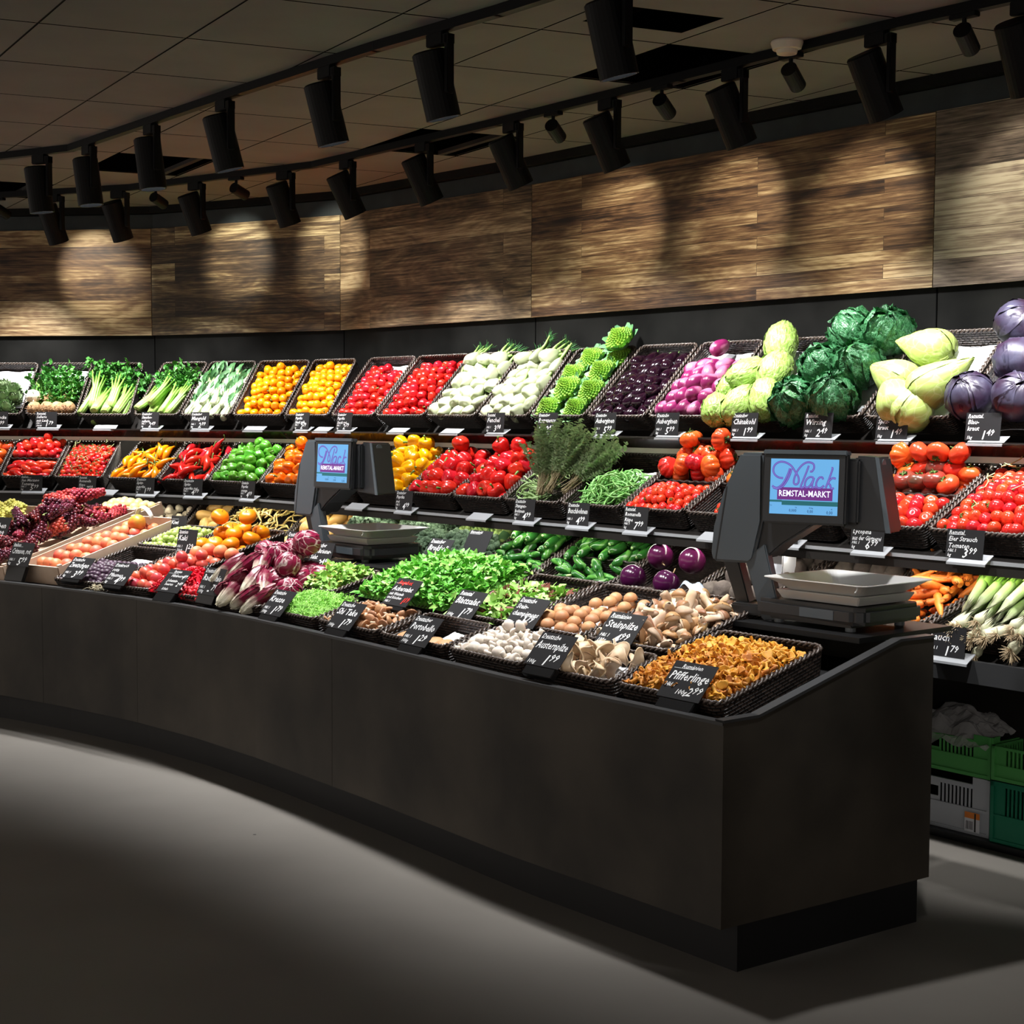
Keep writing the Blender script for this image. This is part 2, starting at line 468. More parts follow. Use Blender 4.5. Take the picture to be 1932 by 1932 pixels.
o = gm.build('ceiling_frame', GRIDM, ce)
o = hb.build('opening_side', BLK, ce, fix=False)
mb = MB()
for a in range(-12, 14):
    pa, pb = gp(a, -14, ZC + .004), gp(a, 13, ZC + .004); d = GA.normalized() * .006
    mb.quad(pa - d, pa + d, pb + d, pb - d)
for b in range(-14, 14):
    pa, pb = gp(-12, b, ZC + .004), gp(13, b, ZC + .004); d = GB.normalized() * .006
    mb.quad(pa - d, pa + d, pb + d, pb - d)
mb.build('grid_bar', GRIDM, ce, fix=False)
mb = MB(); mb.quad((-7, -2, ZC + .17), (-7, 13, ZC + .17), (6, 13, ZC + .17), (6, -2, ZC + .17)); mb.build('ceiling_void', BLK, ce, fix=False)

# ------------------------------------------------------------------ back wall: slate panels, reclaimed wood cladding
def strip(mb, s, d0, d1, z0, z1, a=None, b=None, uv0=0):
    """a board along wall section s between distances d0<d1 from the wall"""
    P = [wallpt(s, d1), wallpt(s + 1, d1), wallpt(s + 1, d0), wallpt(s, d0)]
    if a is not None:
        t = tan(s); L = (P[1] - P[0]).dot(t)
    p = [Vector((q.x, q.y, z0)) for q in P] + [Vector((q.x, q.y, z1)) for q in P]
    mb.hexa(p)
for s in range(5):
    mb = MB(); strip(mb, s, -.08, 0, 0, ZC + .02)
    o = mb.build('wall_back', SLATE); tag(o, kind='structure')
    # open joint between the slate panels
    if s:
        mb = MB(); q = wallpt(s, .002); t = tan(s)
        mb.hexa([Vector((q.x, q.y, z)) + t * k + nin(s) * w for z in (1.8, ZC) for k, w in ((-.003, 0), (.003, 0), (.003, .01), (-.003, .01))])
        mb.build('panel_joint', BLK, o)
tones_a = [(.014, .007, .004), (.055, .027, .012), (.12, .066, .030), (.22, .145, .070), (.42, .31, .17)]
tones_b = [(.014, .009, .006), (.055, .036, .020), (.13, .087, .048), (.25, .18, .10), (.44, .35, .21)]
tones_c = [(.010, .007, .005), (.032, .020, .011), (.075, .048, .025), (.17, .12, .06), (.42, .34, .19)]
tones_d = [(.020, .015, .011), (.075, .055, .040), (.14, .105, .078), (.23, .185, .13), (.36, .31, .22)]
for s, (tn, pk) in enumerate(((tones_a, .118), (tones_c, .118), (tones_b, .118), (tones_a, .059), (tones_d, .118))):
    mb = MB(); t = tan(s)
    A0, A1 = wallpt(s, .032), wallpt(s + 1, .032)
    B0, B1 = wallpt(s, .012), wallpt(s + 1, .012)
    if s > 0: A0 = A0 + t * .002
    A1 = A1 - t * .002
    L = (A1 - A0).length
    z0, z1 = 2.033, 2.735
    V = lambda p, z: Vector((p.x, p.y, z))
    mb.quad(V(A0, z0), V(A1, z0), V(A1, z1), V(A0, z1), uv=[(0, 0), (L, 0), (L, z1 - z0), (0, z1 - z0)])
    mb.quad(V(A0, z1), V(A1, z1), V(B1, z1), V(B0, z1)); mb.quad(V(A0, z0), V(B0, z0), V(B1, z0), V(A1, z0))
    mb.quad(V(A0, z0), V(A0, z1), V(B0, z1), V(B0, z0)); mb.quad(V(A1, z0), V(B1, z0), V(B1, z1), V(A1, z1))
    mb.quad(V(B0, z0), V(B0, z1), V(B1, z1), V(B1, z0))
    o = mb.build('trim_%d' % (s + 1), wood_mat('reclaimed_wood', tn, s + 1, pk), fix=False)
    tag(o, kind='structure')
# dark cove at the top of the wall
for s in range(5):
    mb = MB(); strip(mb, s, .0, .05, ZC - .045, ZC)
    tag(mb.build('trim_%d' % (s + 6), SLATE), kind='structure')

UPPER = pmat('blue_grey_slate_strip', (.014, .019, .021), .5, .3, c2=(.026, .034, .037), noise_s=5)
for s in range(5):
    mb = MB(); strip(mb, s, .0, .012, 2.737, ZC - .05)
    tag(mb.build('trim_%d' % (s + 11), UPPER), kind='structure')

# ------------------------------------------------------------------ stepped shelving along the wall
LED2 = pmat('led_strip_low', (.9, .9, .9), .5, emit=(1, .95, .82), es=LED_E * .55)
SECT = ['far left', 'second from left', 'middle', 'long straight', 'right end']
def slope_board(mb, s, d0, z0, d1, z1, th):
    """board from (d0,z0) at the wall side to (d1,z1) at the room side"""
    P = [wallpt(s, d1, z1), wallpt(s + 1, d1, z1), wallpt(s + 1, d0, z0), wallpt(s, d0, z0)]
    dn = Vector((0, 0, th))
    mb.hexa([p - dn for p in P] + P)
for s in range(5):
    c = wallpt(s, .5).lerp(wallpt(s + 1, .5), .5)
    root = empty('display_shelving', (c.x, c.y, 0))
    tag(root, 'dark stepped shelving carrying wicker baskets, %s wall section' % SECT[s], 'shelf', 'stepped wall shelving')
    inv = Matrix.Translation(-c)
    def B(name, mat, fn):
        mb = MB(); fn(mb); mb.v = [inv @ v for v in mb.v]
        return mb.build(name, mat, root)
    B('upper_shelf', SHELF, lambda m: slope_board(m, s, .02, 1.779, .385, 1.418, .012))
    def fz(m):   # front board of the upper shelf, leaning inwards at its foot
        P = [wallpt(s, .475, 1.366), wallpt(s + 1, .475, 1.366), wallpt(s + 1, .46, 1.366), wallpt(s, .46, 1.366),
             wallpt(s, .53, 1.412), wallpt(s + 1, .53, 1.412), wallpt(s + 1, .515, 1.418), wallpt(s, .515, 1.418)]
        m.hexa(P)
    B('upper_fascia', FASCIA, fz)
    B('upper_shelf_lip', SHELF, lambda m: slope_board(m, s, .38, 1.416, .528, 1.418, .01))
    B('light_rail', RAILM, lambda m: strip(m, s, .44, .465, 1.343, 1.366))
    B('led_tube', LED, lambda m: strip(m, s, .405, .425, 1.352, 1.362))
    B('shelf_underside', SHELF, lambda m: strip(m, s, .05, .46, 1.366, 1.374))
    B('middle_shelf', SHELF, lambda m: slope_board(m, s, .33, 1.225, .865, 1.005, .012))
    B('middle_fascia', SHELF, lambda m: strip(m, s, .86, .885, .985, 1.034))
    B('led_tube', LED2, lambda m: strip(m, s, .845, .857, .9835, .9885))
    B('middle_underside', SHELF, lambda m: strip(m, s, .45, .862, .989, .993))
    B('middle_back', SHELF, lambda m: strip(m, s, .02, .04, .9, 1.36))
    B('lower_shelf', SHELF, lambda m: slope_board(m, s, .50, .895, 1.02, .70, .012))
    B('lower_fascia', TRIM, lambda m: strip(m, s, 1.02, 1.045, .65, .722))
    B('lower_back', SHELF, lambda m: strip(m, s, .43, .46, .02, .93))
    B('tag_rail', SILVER, lambda m: strip(m, s, .885, .892, 1.022, 1.034))

# ------------------------------------------------------------------ the free standing counter
c = cpt(6.5, .4, 0)
counter = empty('display_counter', (c.x, c.y, 0))
tag(counter, 'long curved dark brown counter holding baskets of fruit, salad and mushrooms', 'counter')
cinv = Matrix.Translation(-c)
def CB(name, mat, fn, **k):
    mb = MB(); fn(mb); mb.v = [cinv @ v for v in mb.v]
    return mb.build(name, mat, counter, **k)
SEND = SL[-1]
cuts = [0, SL[4] - .05, SL[4] + .55, SL[6] + .35, SL[8] + .12, SL[9] + .1, SEND]
cuts = [0, 2.62, 3.35, 4.90, SEND]
def span(s0, s1, step=.12):
    n = max(1, math.ceil((s1 - s0) / step))
    return [s0 + (s1 - s0) * i / n for i in range(n + 1)]
def wallstrip(m, s0, s1, t0, t1, z0, z1):
    ss = span(s0, s1)
    for a, b in zip(ss, ss[1:]):
        P = [cpt(a, t0, 0), cpt(b, t0, 0), cpt(b, t1, 0), cpt(a, t1, 0)]
        m.hexa([Vector((p.x, p.y, z0)) for p in P] + [Vector((p.x, p.y, z1)) for p in P])
for a, b in zip(cuts, cuts[1:]):
    CB('front_panel', COUNTER, lambda m: wallstrip(m, a + .001, b - .001, 0, .02, .13, .683))
CB('front_edge', TRIM, lambda m: wallstrip(m, 0, SEND, -.003, .03, .683, .692))
CB('plinth', PLINTH, lambda m: wallstrip(m, 0, SEND - .0, .065, .085, 0, .14))
# end panel with the slanting top edge, its own rim, and the plinth end
TD, ND = cdir(SEND); TD = (FRP[-1] - FRP[-2]).normalized(); E0 = FRP[-1].copy(); E1 = Vector((1.255, 4.535, 0)); ED = (E1 - E0).normalized()
EN = Vector((ED.y, -ED.x, 0))
prof = [(0, .13), (.845, .13), (.845, .853), (.70, .853), (.13, .692), (0, .690)]
def endp(m, pr, w0, w1):
    k = len(pr); n = len(m.v)
    m.v += [E0 + ED * a + EN * w0 + Vector((0, 0, z)) for a, z in pr] + [E0 + ED * a + EN * w1 + Vector((0, 0, z)) for a, z in pr]
    m.face([n + i for i in range(k)]); m.face([n + k + i for i in range(k)][::-1])
    for i in range(k):
        j = (i + 1) % k; m.face((n + j, n + i, n + k + i, n + k + j))
CB('end_panel', COUNTER, lambda m: endp(m, prof, -.02, 0))
CB('end_edge', TRIM, lambda m: endp(m, [(0, .690), (.13, .692), (.70, .853), (.845, .853), (.845, .861), (.695, .861), (.128, .700), (-.003, .698)], -.03, .004))
CB('plinth_end', PLINTH, lambda m: endp(m, [(.065, 0), (.80, 0), (.80, .135), (.065, .135)], -.03, -.006))
CB('rear_panel', COUNTER, lambda m: wallstrip(m, 0, SEND, .82, .84, .13, .84))
def deck(m):
    ss = span(0, SEND)
    for a, b in zip(ss, ss[1:]):
        for t0, t1, z0, z1 in ((.02, .07, .60, .60), (.07, .72, .60, .775), (.72, .84, .845, .845)):
            P = [cpt(a, t0, z0), cpt(b, t0, z0), cpt(b, t1, z1), cpt(a, t1, z1)]
            m.hexa([p - Vector((0, 0, .012)) for p in P] + P)
CB('sloping_deck', BLACK, deck)
# two bracket shelves that carry the scales behind the baskets
def bracket(s0, s1):
    def f(m):
        P = [cpt(s0, .60, 0), cpt(s1, .60, 0), cpt(s1, 1.05, 0), cpt(s0, 1.05, 0)]
        m.hexa([Vector((p.x, p.y, .846)) for p in P] + [Vector((p.x, p.y, .862)) for p in P])
    CB('scale_platform', BLACK, f)
bracket(6.17, SEND - .03); bracket(3.95, 4.62)
# ------------------------------------------------------------------ wicker baskets
class Frame:
    """rim plane of a basket: o front left corner, ex across, ey up the slope, n out of the basket"""
    def __init__(s, P, name):
        s.P = [Vector(p) for p in P]; s.name = name
        s.n = (s.P[1] - s.P[0]).cross(s.P[3] - s.P[0]).normalized()
        s.W = ((s.P[1] - s.P[0]).length + (s.P[2] - s.P[3]).length) / 2
        s.D = ((s.P[3] - s.P[0]).length + (s.P[2] - s.P[1]).length) / 2
        s.ex = (s.P[1] - s.P[0]).normalized(); s.ey = s.n.cross(s.ex)
    def at(s, a, b, h=0):
        P = s.P
        return (P[0] * (1 - a) + P[1] * a) * (1 - b) + (P[3] * (1 - a) + P[2] * a) * b + s.n * h
    def rot(s):
        return Matrix((s.ex, s.ey, s.n)).transposed()
    def sub(s, a0, a1, b0, b1, name, h=0):
        return Frame([s.at(a0, b0, h), s.at(a1, b0, h), s.at(a1, b1, h), s.at(a0, b1, h)], name)
def ringpts(F, inset, h, rad, k=4):
    """rounded rectangle in frame F as a list of points"""
    W, D = F.W, F.D; ia, ib = inset / W, inset / D
    out = []
    r = rad
    for cx, cy, a0 in ((1, 0, -90), (1, 1, 0), (0, 1, 90), (0, 0, 180)):
        x = W - inset - r if cx else inset + r
        y = D - inset - r if cy else inset + r
        for q in range(k + 1):
            w = R(a0 + 90 * q / k)
            out.append(F.at((x + r * math.cos(w)) / W, (y + r * math.sin(w)) / D, h))
    return out
def basket(P, depth, label, name, divider=None, group=None):
    F = Frame(P, name)
    base = F.at(.5, .5, -depth)
    root = empty('wicker_basket', base); tag(root, label, 'basket', group)
    inv = Matrix.Translation(-base)
    g = .004
    rings = [ringpts(F, g, 0, .03), ringpts(F, g + .014, -depth, .028), ringpts(F, g + .022, -depth + .008, .024), ringpts(F, g + .010, 0, .026)]
    # body
    mb = MB(); n = len(rings[0])
    hs = [0, depth, depth, 0]
    for r in rings: mb.v += [inv @ p for p in r]
    per = [0]
    for i in range(n): per.append(per[-1] + (rings[0][(i + 1) % n] - rings[0][i]).length)
    for k in (0, 2):
        for i in range(n):
            j = (i + 1) % n
            uv = [(per[i], hs[k]), (per[i + 1], hs[k]), (per[i + 1], hs[k + 1]), (per[i], hs[k + 1])]
            mb.face((k * n + i, k * n + j, (k + 1) * n + j, (k + 1) * n + i), uv)
    for k in (1, 2):
        c = len(mb.v); 
        idx = [k * n + i for i in range(n)]
        uv = [((mb.v[i] + base - F.P[0]).dot(F.ex), (mb.v[i] + base - F.P[0]).dot(F.ey)) for i in idx]
        mb.face(idx if k == 2 else idx[::-1], uv if k == 2 else uv[::-1])
    mb.build('woven_body', WICKER, root, fix=False)
    # braided rim: two strands wound round each other
    mb = MB(); cen = [(a + b) / 2 for a, b in zip(rings[0], rings[3])]
    cen = [p + F.n * .003 for p in cen]
    L = sum((cen[(i + 1) % n] - cen[i]).length for i in range(n)); tw = round(L / .042)
    step = .0075; N = int(L / step)
    pts = []; i = 0; acc = 0
    for q in range(N):
        s = L * q / N
        while acc + (cen[(i + 1) % n] - cen[i]).length < s: acc += (cen[(i + 1) % n] - cen[i]).length; i += 1
        a, b = cen[i % n], cen[(i + 1) % n]; d = (b - a).normalized()
        pts.append((a + d * (s - acc), d))
    for st in (0, PI):
        path = []
        for q, (p, d) in enumerate(pts):
            sd = d.cross(F.n); w = 2 * PI * tw * q / N + st
            path.append(inv @ (p + sd * (math.cos(w) * .0056) + F.n * (math.sin(w) * .0056)))
        path.append(path[0])
        mb.tube(path, .0050, 5, cap=False)
    mb.build('braided_rim', RIM, root, smooth=True, fix=False)
    if divider:
        mb = MB()
        for (a0, b0), (a1, b1) in divider:
            A, B = F.at(a0, b0, .001), F.at(a1, b1, .001); dn = F.n * depth
            sd = (B - A).normalized().cross(F.n) * .005; L2 = (B - A).length
            p = [A - dn - sd, B - dn - sd, B - dn + sd, A - dn + sd, A - sd, B - sd, B + sd, A + sd]
            p = [inv @ q for q in p]; m0 = len(mb.v); mb.v += p
            for f in ((0, 1, 5, 4), (2, 3, 7, 6)):
                mb.face([m0 + k for k in f], [(0, 0), (L2, 0), (L2, depth), (0, depth)])
            mb.tube([inv @ (A + (B - A) * q / 30 + F.n * (.002 + .003 * math.sin(q * 1.6))) for q in range(31)], .006, 5)
        mb.build('divider_wall', WICKER, root, fix=False)
    return F
def paper(F, a0, a1, b0, b1, h, label, curl=.01):
    mb = MB()
    def f(a, b):
        x = a0 + (a1 - a0) * a; y = b0 + (b1 - b0) * b
        return F.at(x, y, h + curl * math.sin(a * 5 + b * 3 + x * 9) * .5 + .02 * max(0, b - .8) + .02 * max(0, abs(a - .5) - .4))
    c = F.at((a0 + a1) / 2, (b0 + b1) / 2, h)
    mb.grid(f, 8, 8); top = list(mb.v); nf = len(mb.f)
    mb.v = [v - c for v in mb.v]
    me = mb.mesh('paper_liner', PAPER, True, fix=False)
    o = link('paper_liner', me); o.location = c
    md = o.modifiers.new('thickness', 'SOLIDIFY'); md.thickness = .0012
    tag(o, label, 'paper')
    return o

# ------------------------------------------------------------------ putting produce into baskets
class Thing:
    def __init__(s, name, mesh, cat, kids=()):
        s.name, s.mesh, s.cat, s.kids = name, mesh, cat, kids
def put(T, M, label, group=None):
    o = bpy.data.objects.new(T.name, T.mesh); col.objects.link(o)
    o.matrix_world = M
    tag(o, label, T.cat, group)
    for kn, km, kM in T.kids:
        k = bpy.data.objects.new(kn, km); col.objects.link(k); k.parent = o
        if kM is not None: k.matrix_local = kM
    return o
ORD = ['first', 'second', 'third', 'fourth', 'fifth', 'sixth', 'seventh', 'eighth', 'ninth', 'tenth', 'eleventh', 'twelfth', 'thirteenth', 'fourteenth', 'fifteenth']
def rowname(j, n):
    if n == 1: return ''
    if j == 0: return 'front row'
    if j == n - 1: return 'back row'
    return ORD[j] + ' row'
def colname(i, n):
    if n == 1: return ''
    if i == 0: return 'leftmost'
    if i == n - 1: return 'rightmost'
    return ORD[i] + ' from left'
def orient(mode, F, r):
    """3x3 rotation for an item"""
    base = F.rot()
    if mode == 'any':
        return Matrix.Rotation(r.uniform(0, 6.28), 3, 'Z') @ Matrix.Rotation(r.uniform(0, 3.1), 3, 'X') @ Matrix.Rotation(r.uniform(0, 6.28), 3, 'Y')
    if mode == 'up':        # stem upwards, tilted a bit
        return base @ Matrix.Rotation(r.uniform(0, 6.28), 3, 'Z') @ Matrix.Rotation(r.gauss(0, .35), 3, 'X')
    if mode == 'down':
        return base @ Matrix.Rotation(PI + r.gauss(0, .3), 3, 'X') @ Matrix.Rotation(r.uniform(0, 6.28), 3, 'Z')
    if mode == 'slope':     # long axis (z) up the slope
        return base @ Matrix.Rotation(-PI / 2 + r.gauss(0, .12), 3, 'X') @ Matrix.Rotation(r.gauss(0, .16), 3, 'Y') @ Matrix.Rotation(r.uniform(0, 6.28), 3, 'Z')
    if mode == 'slopev':    # long axis up the slope, wide variation
        return base @ Matrix.Rotation(-PI / 2 + r.gauss(0, .3), 3, 'X') @ Matrix.Rotation(r.gauss(0, .45), 3, 'Y') @ Matrix.Rotation(r.uniform(0, 6.28), 3, 'Z')
    if mode == 'butt':      # bulb end towards the shopper, stalks into the slope
        return base @ Matrix.Rotation(-PI / 2 - .25 + r.gauss(0, .18), 3, 'X') @ Matrix.Rotation(r.gauss(0, .25), 3, 'Y') @ Matrix.Rotation(r.uniform(0, 6.28), 3, 'Z')
    if mode == 'cross':     # long axis across the basket
        return base @ Matrix.Rotation(PI / 2 + r.gauss(0, .3), 3, 'Y') @ Matrix.Rotation(r.gauss(0, .25), 3, 'X') @ Matrix.Rotation(r.uniform(0, 6.28), 3, 'Z')
    if mode == 'flat':      # lying any way in the plane
        return base @ Matrix.Rotation(r.uniform(0, 6.28), 3, 'Z') @ Matrix.Rotation(PI / 2 + r.gauss(0, .2), 3, 'Y') @ Matrix.Rotation(r.uniform(0, 6.28), 3, 'Z')
    return base
def heap(F, things, nx, ny, h=-.02, dome=.02, mode='any', noun=None, jit=.22, under=None, a=(.08, .92), b=(.07, .93), sc=(1, 1), seed=1, skip=None, unique=True, top=None, stag=.25, shared=None):
    r = random.Random(seed * 977 + nx * 31 + ny)
    noun = noun or things[0].name.replace('_', ' ')
    cat = things[0].cat
    group = '%s in %s' % (cat, F.name)
    def one(x, y, hh, label, g):
        T = r.choice(things)
        s = r.uniform(*sc) if sc[0] != sc[1] else sc[0]
        p = F.at(a[0] + (a[1] - a[0]) * x, b[0] + (b[1] - b[0]) * y, hh + dome * (math.sin(PI * max(0, min(1, x))) * math.sin(PI * max(0, min(1, y))) * 1.3 - .3))
        M = Matrix.Translation(p) @ orient(mode, F, r).to_4x4() @ Matrix.Scale(s, 4)
        put(T, M, label, g)
    if under:
        ux, uy, uh = under
        for j in range(uy):
            for i in range(ux):
                one((i + .5 + r.uniform(-.15, .15)) / ux, (j + .5 + r.uniform(-.15, .15)) / uy, h + uh, '%s beneath the others in %s' % (noun, F.name), group + ' lower layer')
    lab = {}
    for j in range(ny):
        for i in range(nx):
            if skip and skip(i, j): continue
            x = (i + .5 + (stag if j % 2 else -stag) * .9 + r.uniform(-jit, jit)) / nx
            y = (j + .5 + r.uniform(-jit, jit)) / ny
            if unique:
                pos = ', '.join(q for q in (colname(i, nx), rowname(j, ny)) if q)
                label = '%s in %s, %s' % (noun, F.name, pos)
            else:
                label = shared or '%s heaped in %s' % (noun, F.name)
            one(x, y, h + r.uniform(-.004, .004), label, group)
    if top:
        for k, (x, y, hh) in enumerate(top):
            one(x, y, h + hh, '%s atop the heap in %s%s' % (noun, F.name, '' if len(top) == 1 else ', ' + colname(k, len(top))), group)
# ------------------------------------------------------------------ produce: one model of every kind
def lobed(name, mat, Rr, H, lobes=0, amp=0, dt=.0, db=.0, taper=0, nu=20, nv=14, pw=1.0, bend=0, seed=0, rough=0, mats=None):
    mb = MB(); sd = Vector((seed * 3.1, seed, 0))
    def f(a, b):
        th = PI * max(.001, min(.999, b)); ph = 2 * PI * a
        st = math.sin(th) ** pw; ct = math.cos(th)
        rr = Rr * st * (1 + taper * ct) * (1 - amp * (1 - abs(math.sin(lobes * ph / 2 + seed))) ** 1.6 * (.5 + .5 * math.sin(th)) if lobes else 1)
        z = H / 2 * ct - dt * H * math.exp(-(math.sin(th) / .38) ** 2) * (ct > 0) + db * H * math.exp(-(math.sin(th) / .38) ** 2) * (ct < 0)
        p = Vector((rr * math.cos(-ph), rr * math.sin(-ph), z))
        if rough: p *= 1 + rough * noise.noise(p / Rr * 1.3 + sd)
        p.x += bend * (z / H) ** 2 * H
        return p
    mb.grid(f, nu, nv, True)
    return mb.mesh(name, mats or mat, True, fix=False)
def stem(name, mat, h, r0, r1=None, bendx=.3, z0=0, seg=6, cap=.0):
    mb = MB(); r1 = r1 if r1 is not None else r0
    pts = [(bendx * h * (k / 4) ** 2, 0, z0 + h * k / 4) for k in range(5)]
    mb.tube(pts, [r0 * (1.7 if k == 0 else 1) * (1 - k / 4) + r1 * k / 4 for k in range(5)], seg)
    return mb.mesh(name, mat, True, fix=False)
def star(name, mat, r, n=5, z=0, droop=.3, w=.28, up=.2):
    mb = MB()
    for k in range(n):
        a = 2 * PI * k / n; d = Vector((math.cos(a), math.sin(a), 0)); s = Vector((-d.y, d.x, 0)) * r * w
        c = Vector((0, 0, z + .002))
        mb.v += [c - s * .5, c + s * .5, c + d * r * .6 + s * .6 + Vector((0, 0, r * up)), c + d * r + Vector((0, 0, -r * droop)), c + d * r * .6 - s * .6 + Vector((0, 0, r * up))]
        q = len(mb.v) - 5; mb.face((q, q + 1, q + 2, q + 3, q + 4))
    mb.tube([(0, 0, z), (r * .1, 0, z + r * .35), (r * .25, 0, z + r * .7)], r * .09, 5)
    return mb.mesh(name, mat, False, fix=False)
GSTEM = pmat('green_stem', (.13, .26, .05), .5, vary=.15)
PALE_STEM = pmat('pale_stem', (.42, .50, .20), .5)
def T(name, mesh, cat, *kids): return Thing(name, mesh, cat, kids)
# tomatoes
TOM = pmat('tomato_skin', (.70, .035, .018), .22, .5, vary=.13, sss=.1)
TOMO = pmat('tomato_skin_orange', (.82, .11, .02), .24, .5, vary=.12)
TOMD = pmat('tomato_skin_dark', (.30, .03, .02), .25, .5, c2=(.10, .05, .03), noise_s=12)
CAL = pmat('calyx', (.10, .20, .04), .6)
tomato = [T('tomato', lobed('tomato', TOM, .030, .052, 5, .03, .12, .03, seed=k), 'tomato', ('calyx', star('calyx', CAL, .017, 5, .021), None)) for k in range(2)]
tomato_bare = [T('tomato', lobed('tomato', TOM, .029, .050, 5, .02, .10, .02, seed=k), 'tomato') for k in range(2)]
cherry = [T('vine_tomato', lobed('vine_tomato', TOM, .0185, .035, 0, 0, .06, 0, nu=14, nv=9), 'tomato', ('calyx', star('calyx', CAL, .012, 5, .016), None)),
          T('vine_tomato', lobed('vine_tomato', TOM, .0195, .036, 0, 0, .06, 0, nu=14, nv=9), 'tomato')]
ovaltom = [T('oval_tomato', lobed('oval_tomato', TOM, .0195, .048, 0, 0, .05, 0, nu=14, nv=10), 'tomato', ('calyx', star('calyx', CAL, .011, 5, .022), None)),
           T('oval_tomato', lobed('oval_tomato', TOM, .0205, .046, 0, 0, .05, 0, nu=14, nv=10), 'tomato')]
sanmarz = [T('long_tomato', lobed('long_tomato', TOM, .021, .092, 0, 0, .03, 0, nu=14, nv=12, bend=.15 * k, pw=.75), 'tomato') for k in range(2)]
oxheart = [T('ribbed_tomato', lobed('ribbed_tomato', m, .052, .078, 9, .14, .16, .06, nu=54, nv=16, seed=k), 'tomato', ('calyx', star('calyx', CAL, .026, 5, .030), None)) for k, m in enumerate((TOM, TOMO))]
bigtom = [T('beef_tomato', lobed('beef_tomato', m, .045, .068, 6, .05, .14, .04, nu=24, seed=k), 'tomato', ('calyx', star('calyx', CAL, .022, 5, .026), None)) for k, m in enumerate((TOM, TOMO, TOMD))]
# snack peppers
PY = pmat('pepper_skin_yellow', (.84, .27, .003), .3, .35, vary=.10)
PR = pmat('pepper_skin_red', (.58, .010, .010), .22, .45, vary=.07)
PBY = pmat('pepper_skin_bright_yellow', (.88, .40, .002), .22, .5, vary=.07)
PO = pmat('pepper_skin_orange', (.86, .155, .004), .2, .5, vary=.08)
PG = pmat('pepper_skin_green', (.10, .36, .03), .22, .5, vary=.2)
def snack(mat): return [T('snack_pepper', lobed('snack_pepper', mat, .0275, .060, 4, .06, .06, .03, taper=.12 * (1 - 2 * k), nu=20, nv=11, pw=.8, seed=k), 'pepper') for k in range(2)] + \
                       [T('snack_pepper', lobed('snack_pepper', mat, .026, .062, 3, .08, .10, .03, taper=.15, nu=20, nv=11, pw=.8, seed=5), 'pepper', ('stem', stem('stem', GSTEM, .016, .0028, .0034, .3, .024), None))]
def bell(mat, s=1.0): return [T('bell_pepper', lobed('bell_pepper', mat, .042 * s, .088 * s, 4 - (k % 2), .22, .16, .07, taper=.14, nu=28, nv=14, pw=.72, seed=k, rough=.05), 'pepper', ('stem', stem('stem', GSTEM, .030 * s, .0045, .006, .5, .026 * s), None)) for k in range(3)]
def longpep(mat, L=.15):
    out = []
    for k in range(2):
        mb = MB(); N = 12
        pts = []; rad = []
        for i in range(N + 1):
            q = i / N; pts.append((.025 * (1 if k else -1) * math.sin(q * 2.6), .006 * math.sin(q * 5), L * (q - .5)))
            rad.append(max(.0025, .021 * (math.sin(min(1, .22 + q * .85) * PI) ** .6 if q < .9 else 0.35)) * (1 if q > .3 else .35 + q * 2.1))
        rad[0] = .002; rad[-1] = .006
        mb.tube(pts, rad, 10)
        me = mb.mesh('long_pepper', mat, True, fix=False)
        out.append(T('long_pepper', me, 'pepper', ('stem', stem('stem', GSTEM, .03, .0035, .0035, .8, L / 2 - .002), Matrix.Translation((pts[-1][0], 0, 0)))))
    return out
snackY, snackR = snack(PY), snack(PR)
bellY, bellR, bellO, bellG = bell(PBY, 1.05), bell(PR, 1.05), bell(PO, .92), bell(PG, .8)
longY, longR = longpep(pmat('long_pepper_yellow', (.86, .27, .004), .22, vary=.15)), longpep(PR, .16)
# aubergines
AUB = pmat('aubergine_skin', (.009, .0015, .006), .12, .6, coat=.4)
AUBL = stripes('striped_aubergine_skin', (.20, .012, .085), (.50, .17, .30), 3.6, 6, 'X', .28, vary=.15, lo=.35, hi=.8, detail=3)
AUBR = pmat('round_aubergine_skin', (.085, .008, .055), .18, .6, coat=.3, vary=.3)
aubD = [T('aubergine', lobed('aubergine', AUB, .032, .115, 0, 0, 0, 0, taper=-.18, nu=20, nv=14, pw=.85, bend=.08 * k), 'aubergine', ('calyx', star('calyx', CAL, .026, 5, .050, .6, .5, -.3), None)) for k in range(2)]
aubL = [T('striped_aubergine', lobed('striped_aubergine', AUBL, .036, .105, 0, 0, 0, 0, taper=-.15, nu=20, nv=14, pw=.9, bend=.06 * k), 'aubergine', ('calyx', star('calyx', CAL, .026, 5, .046, .6, .5, -.3), None)) for k in range(2)]
aubR = [T('round_aubergine', lobed('round_aubergine', AUBR, .056, .108, 7, .03, .04, .0, nu=28, nv=14, seed=k), 'aubergine', ('calyx', star('calyx', pmat('pale_calyx', (.45, .30, .16), .6), .030, 5, .048, .5, .5, -.2), None)) for k in range(2)]
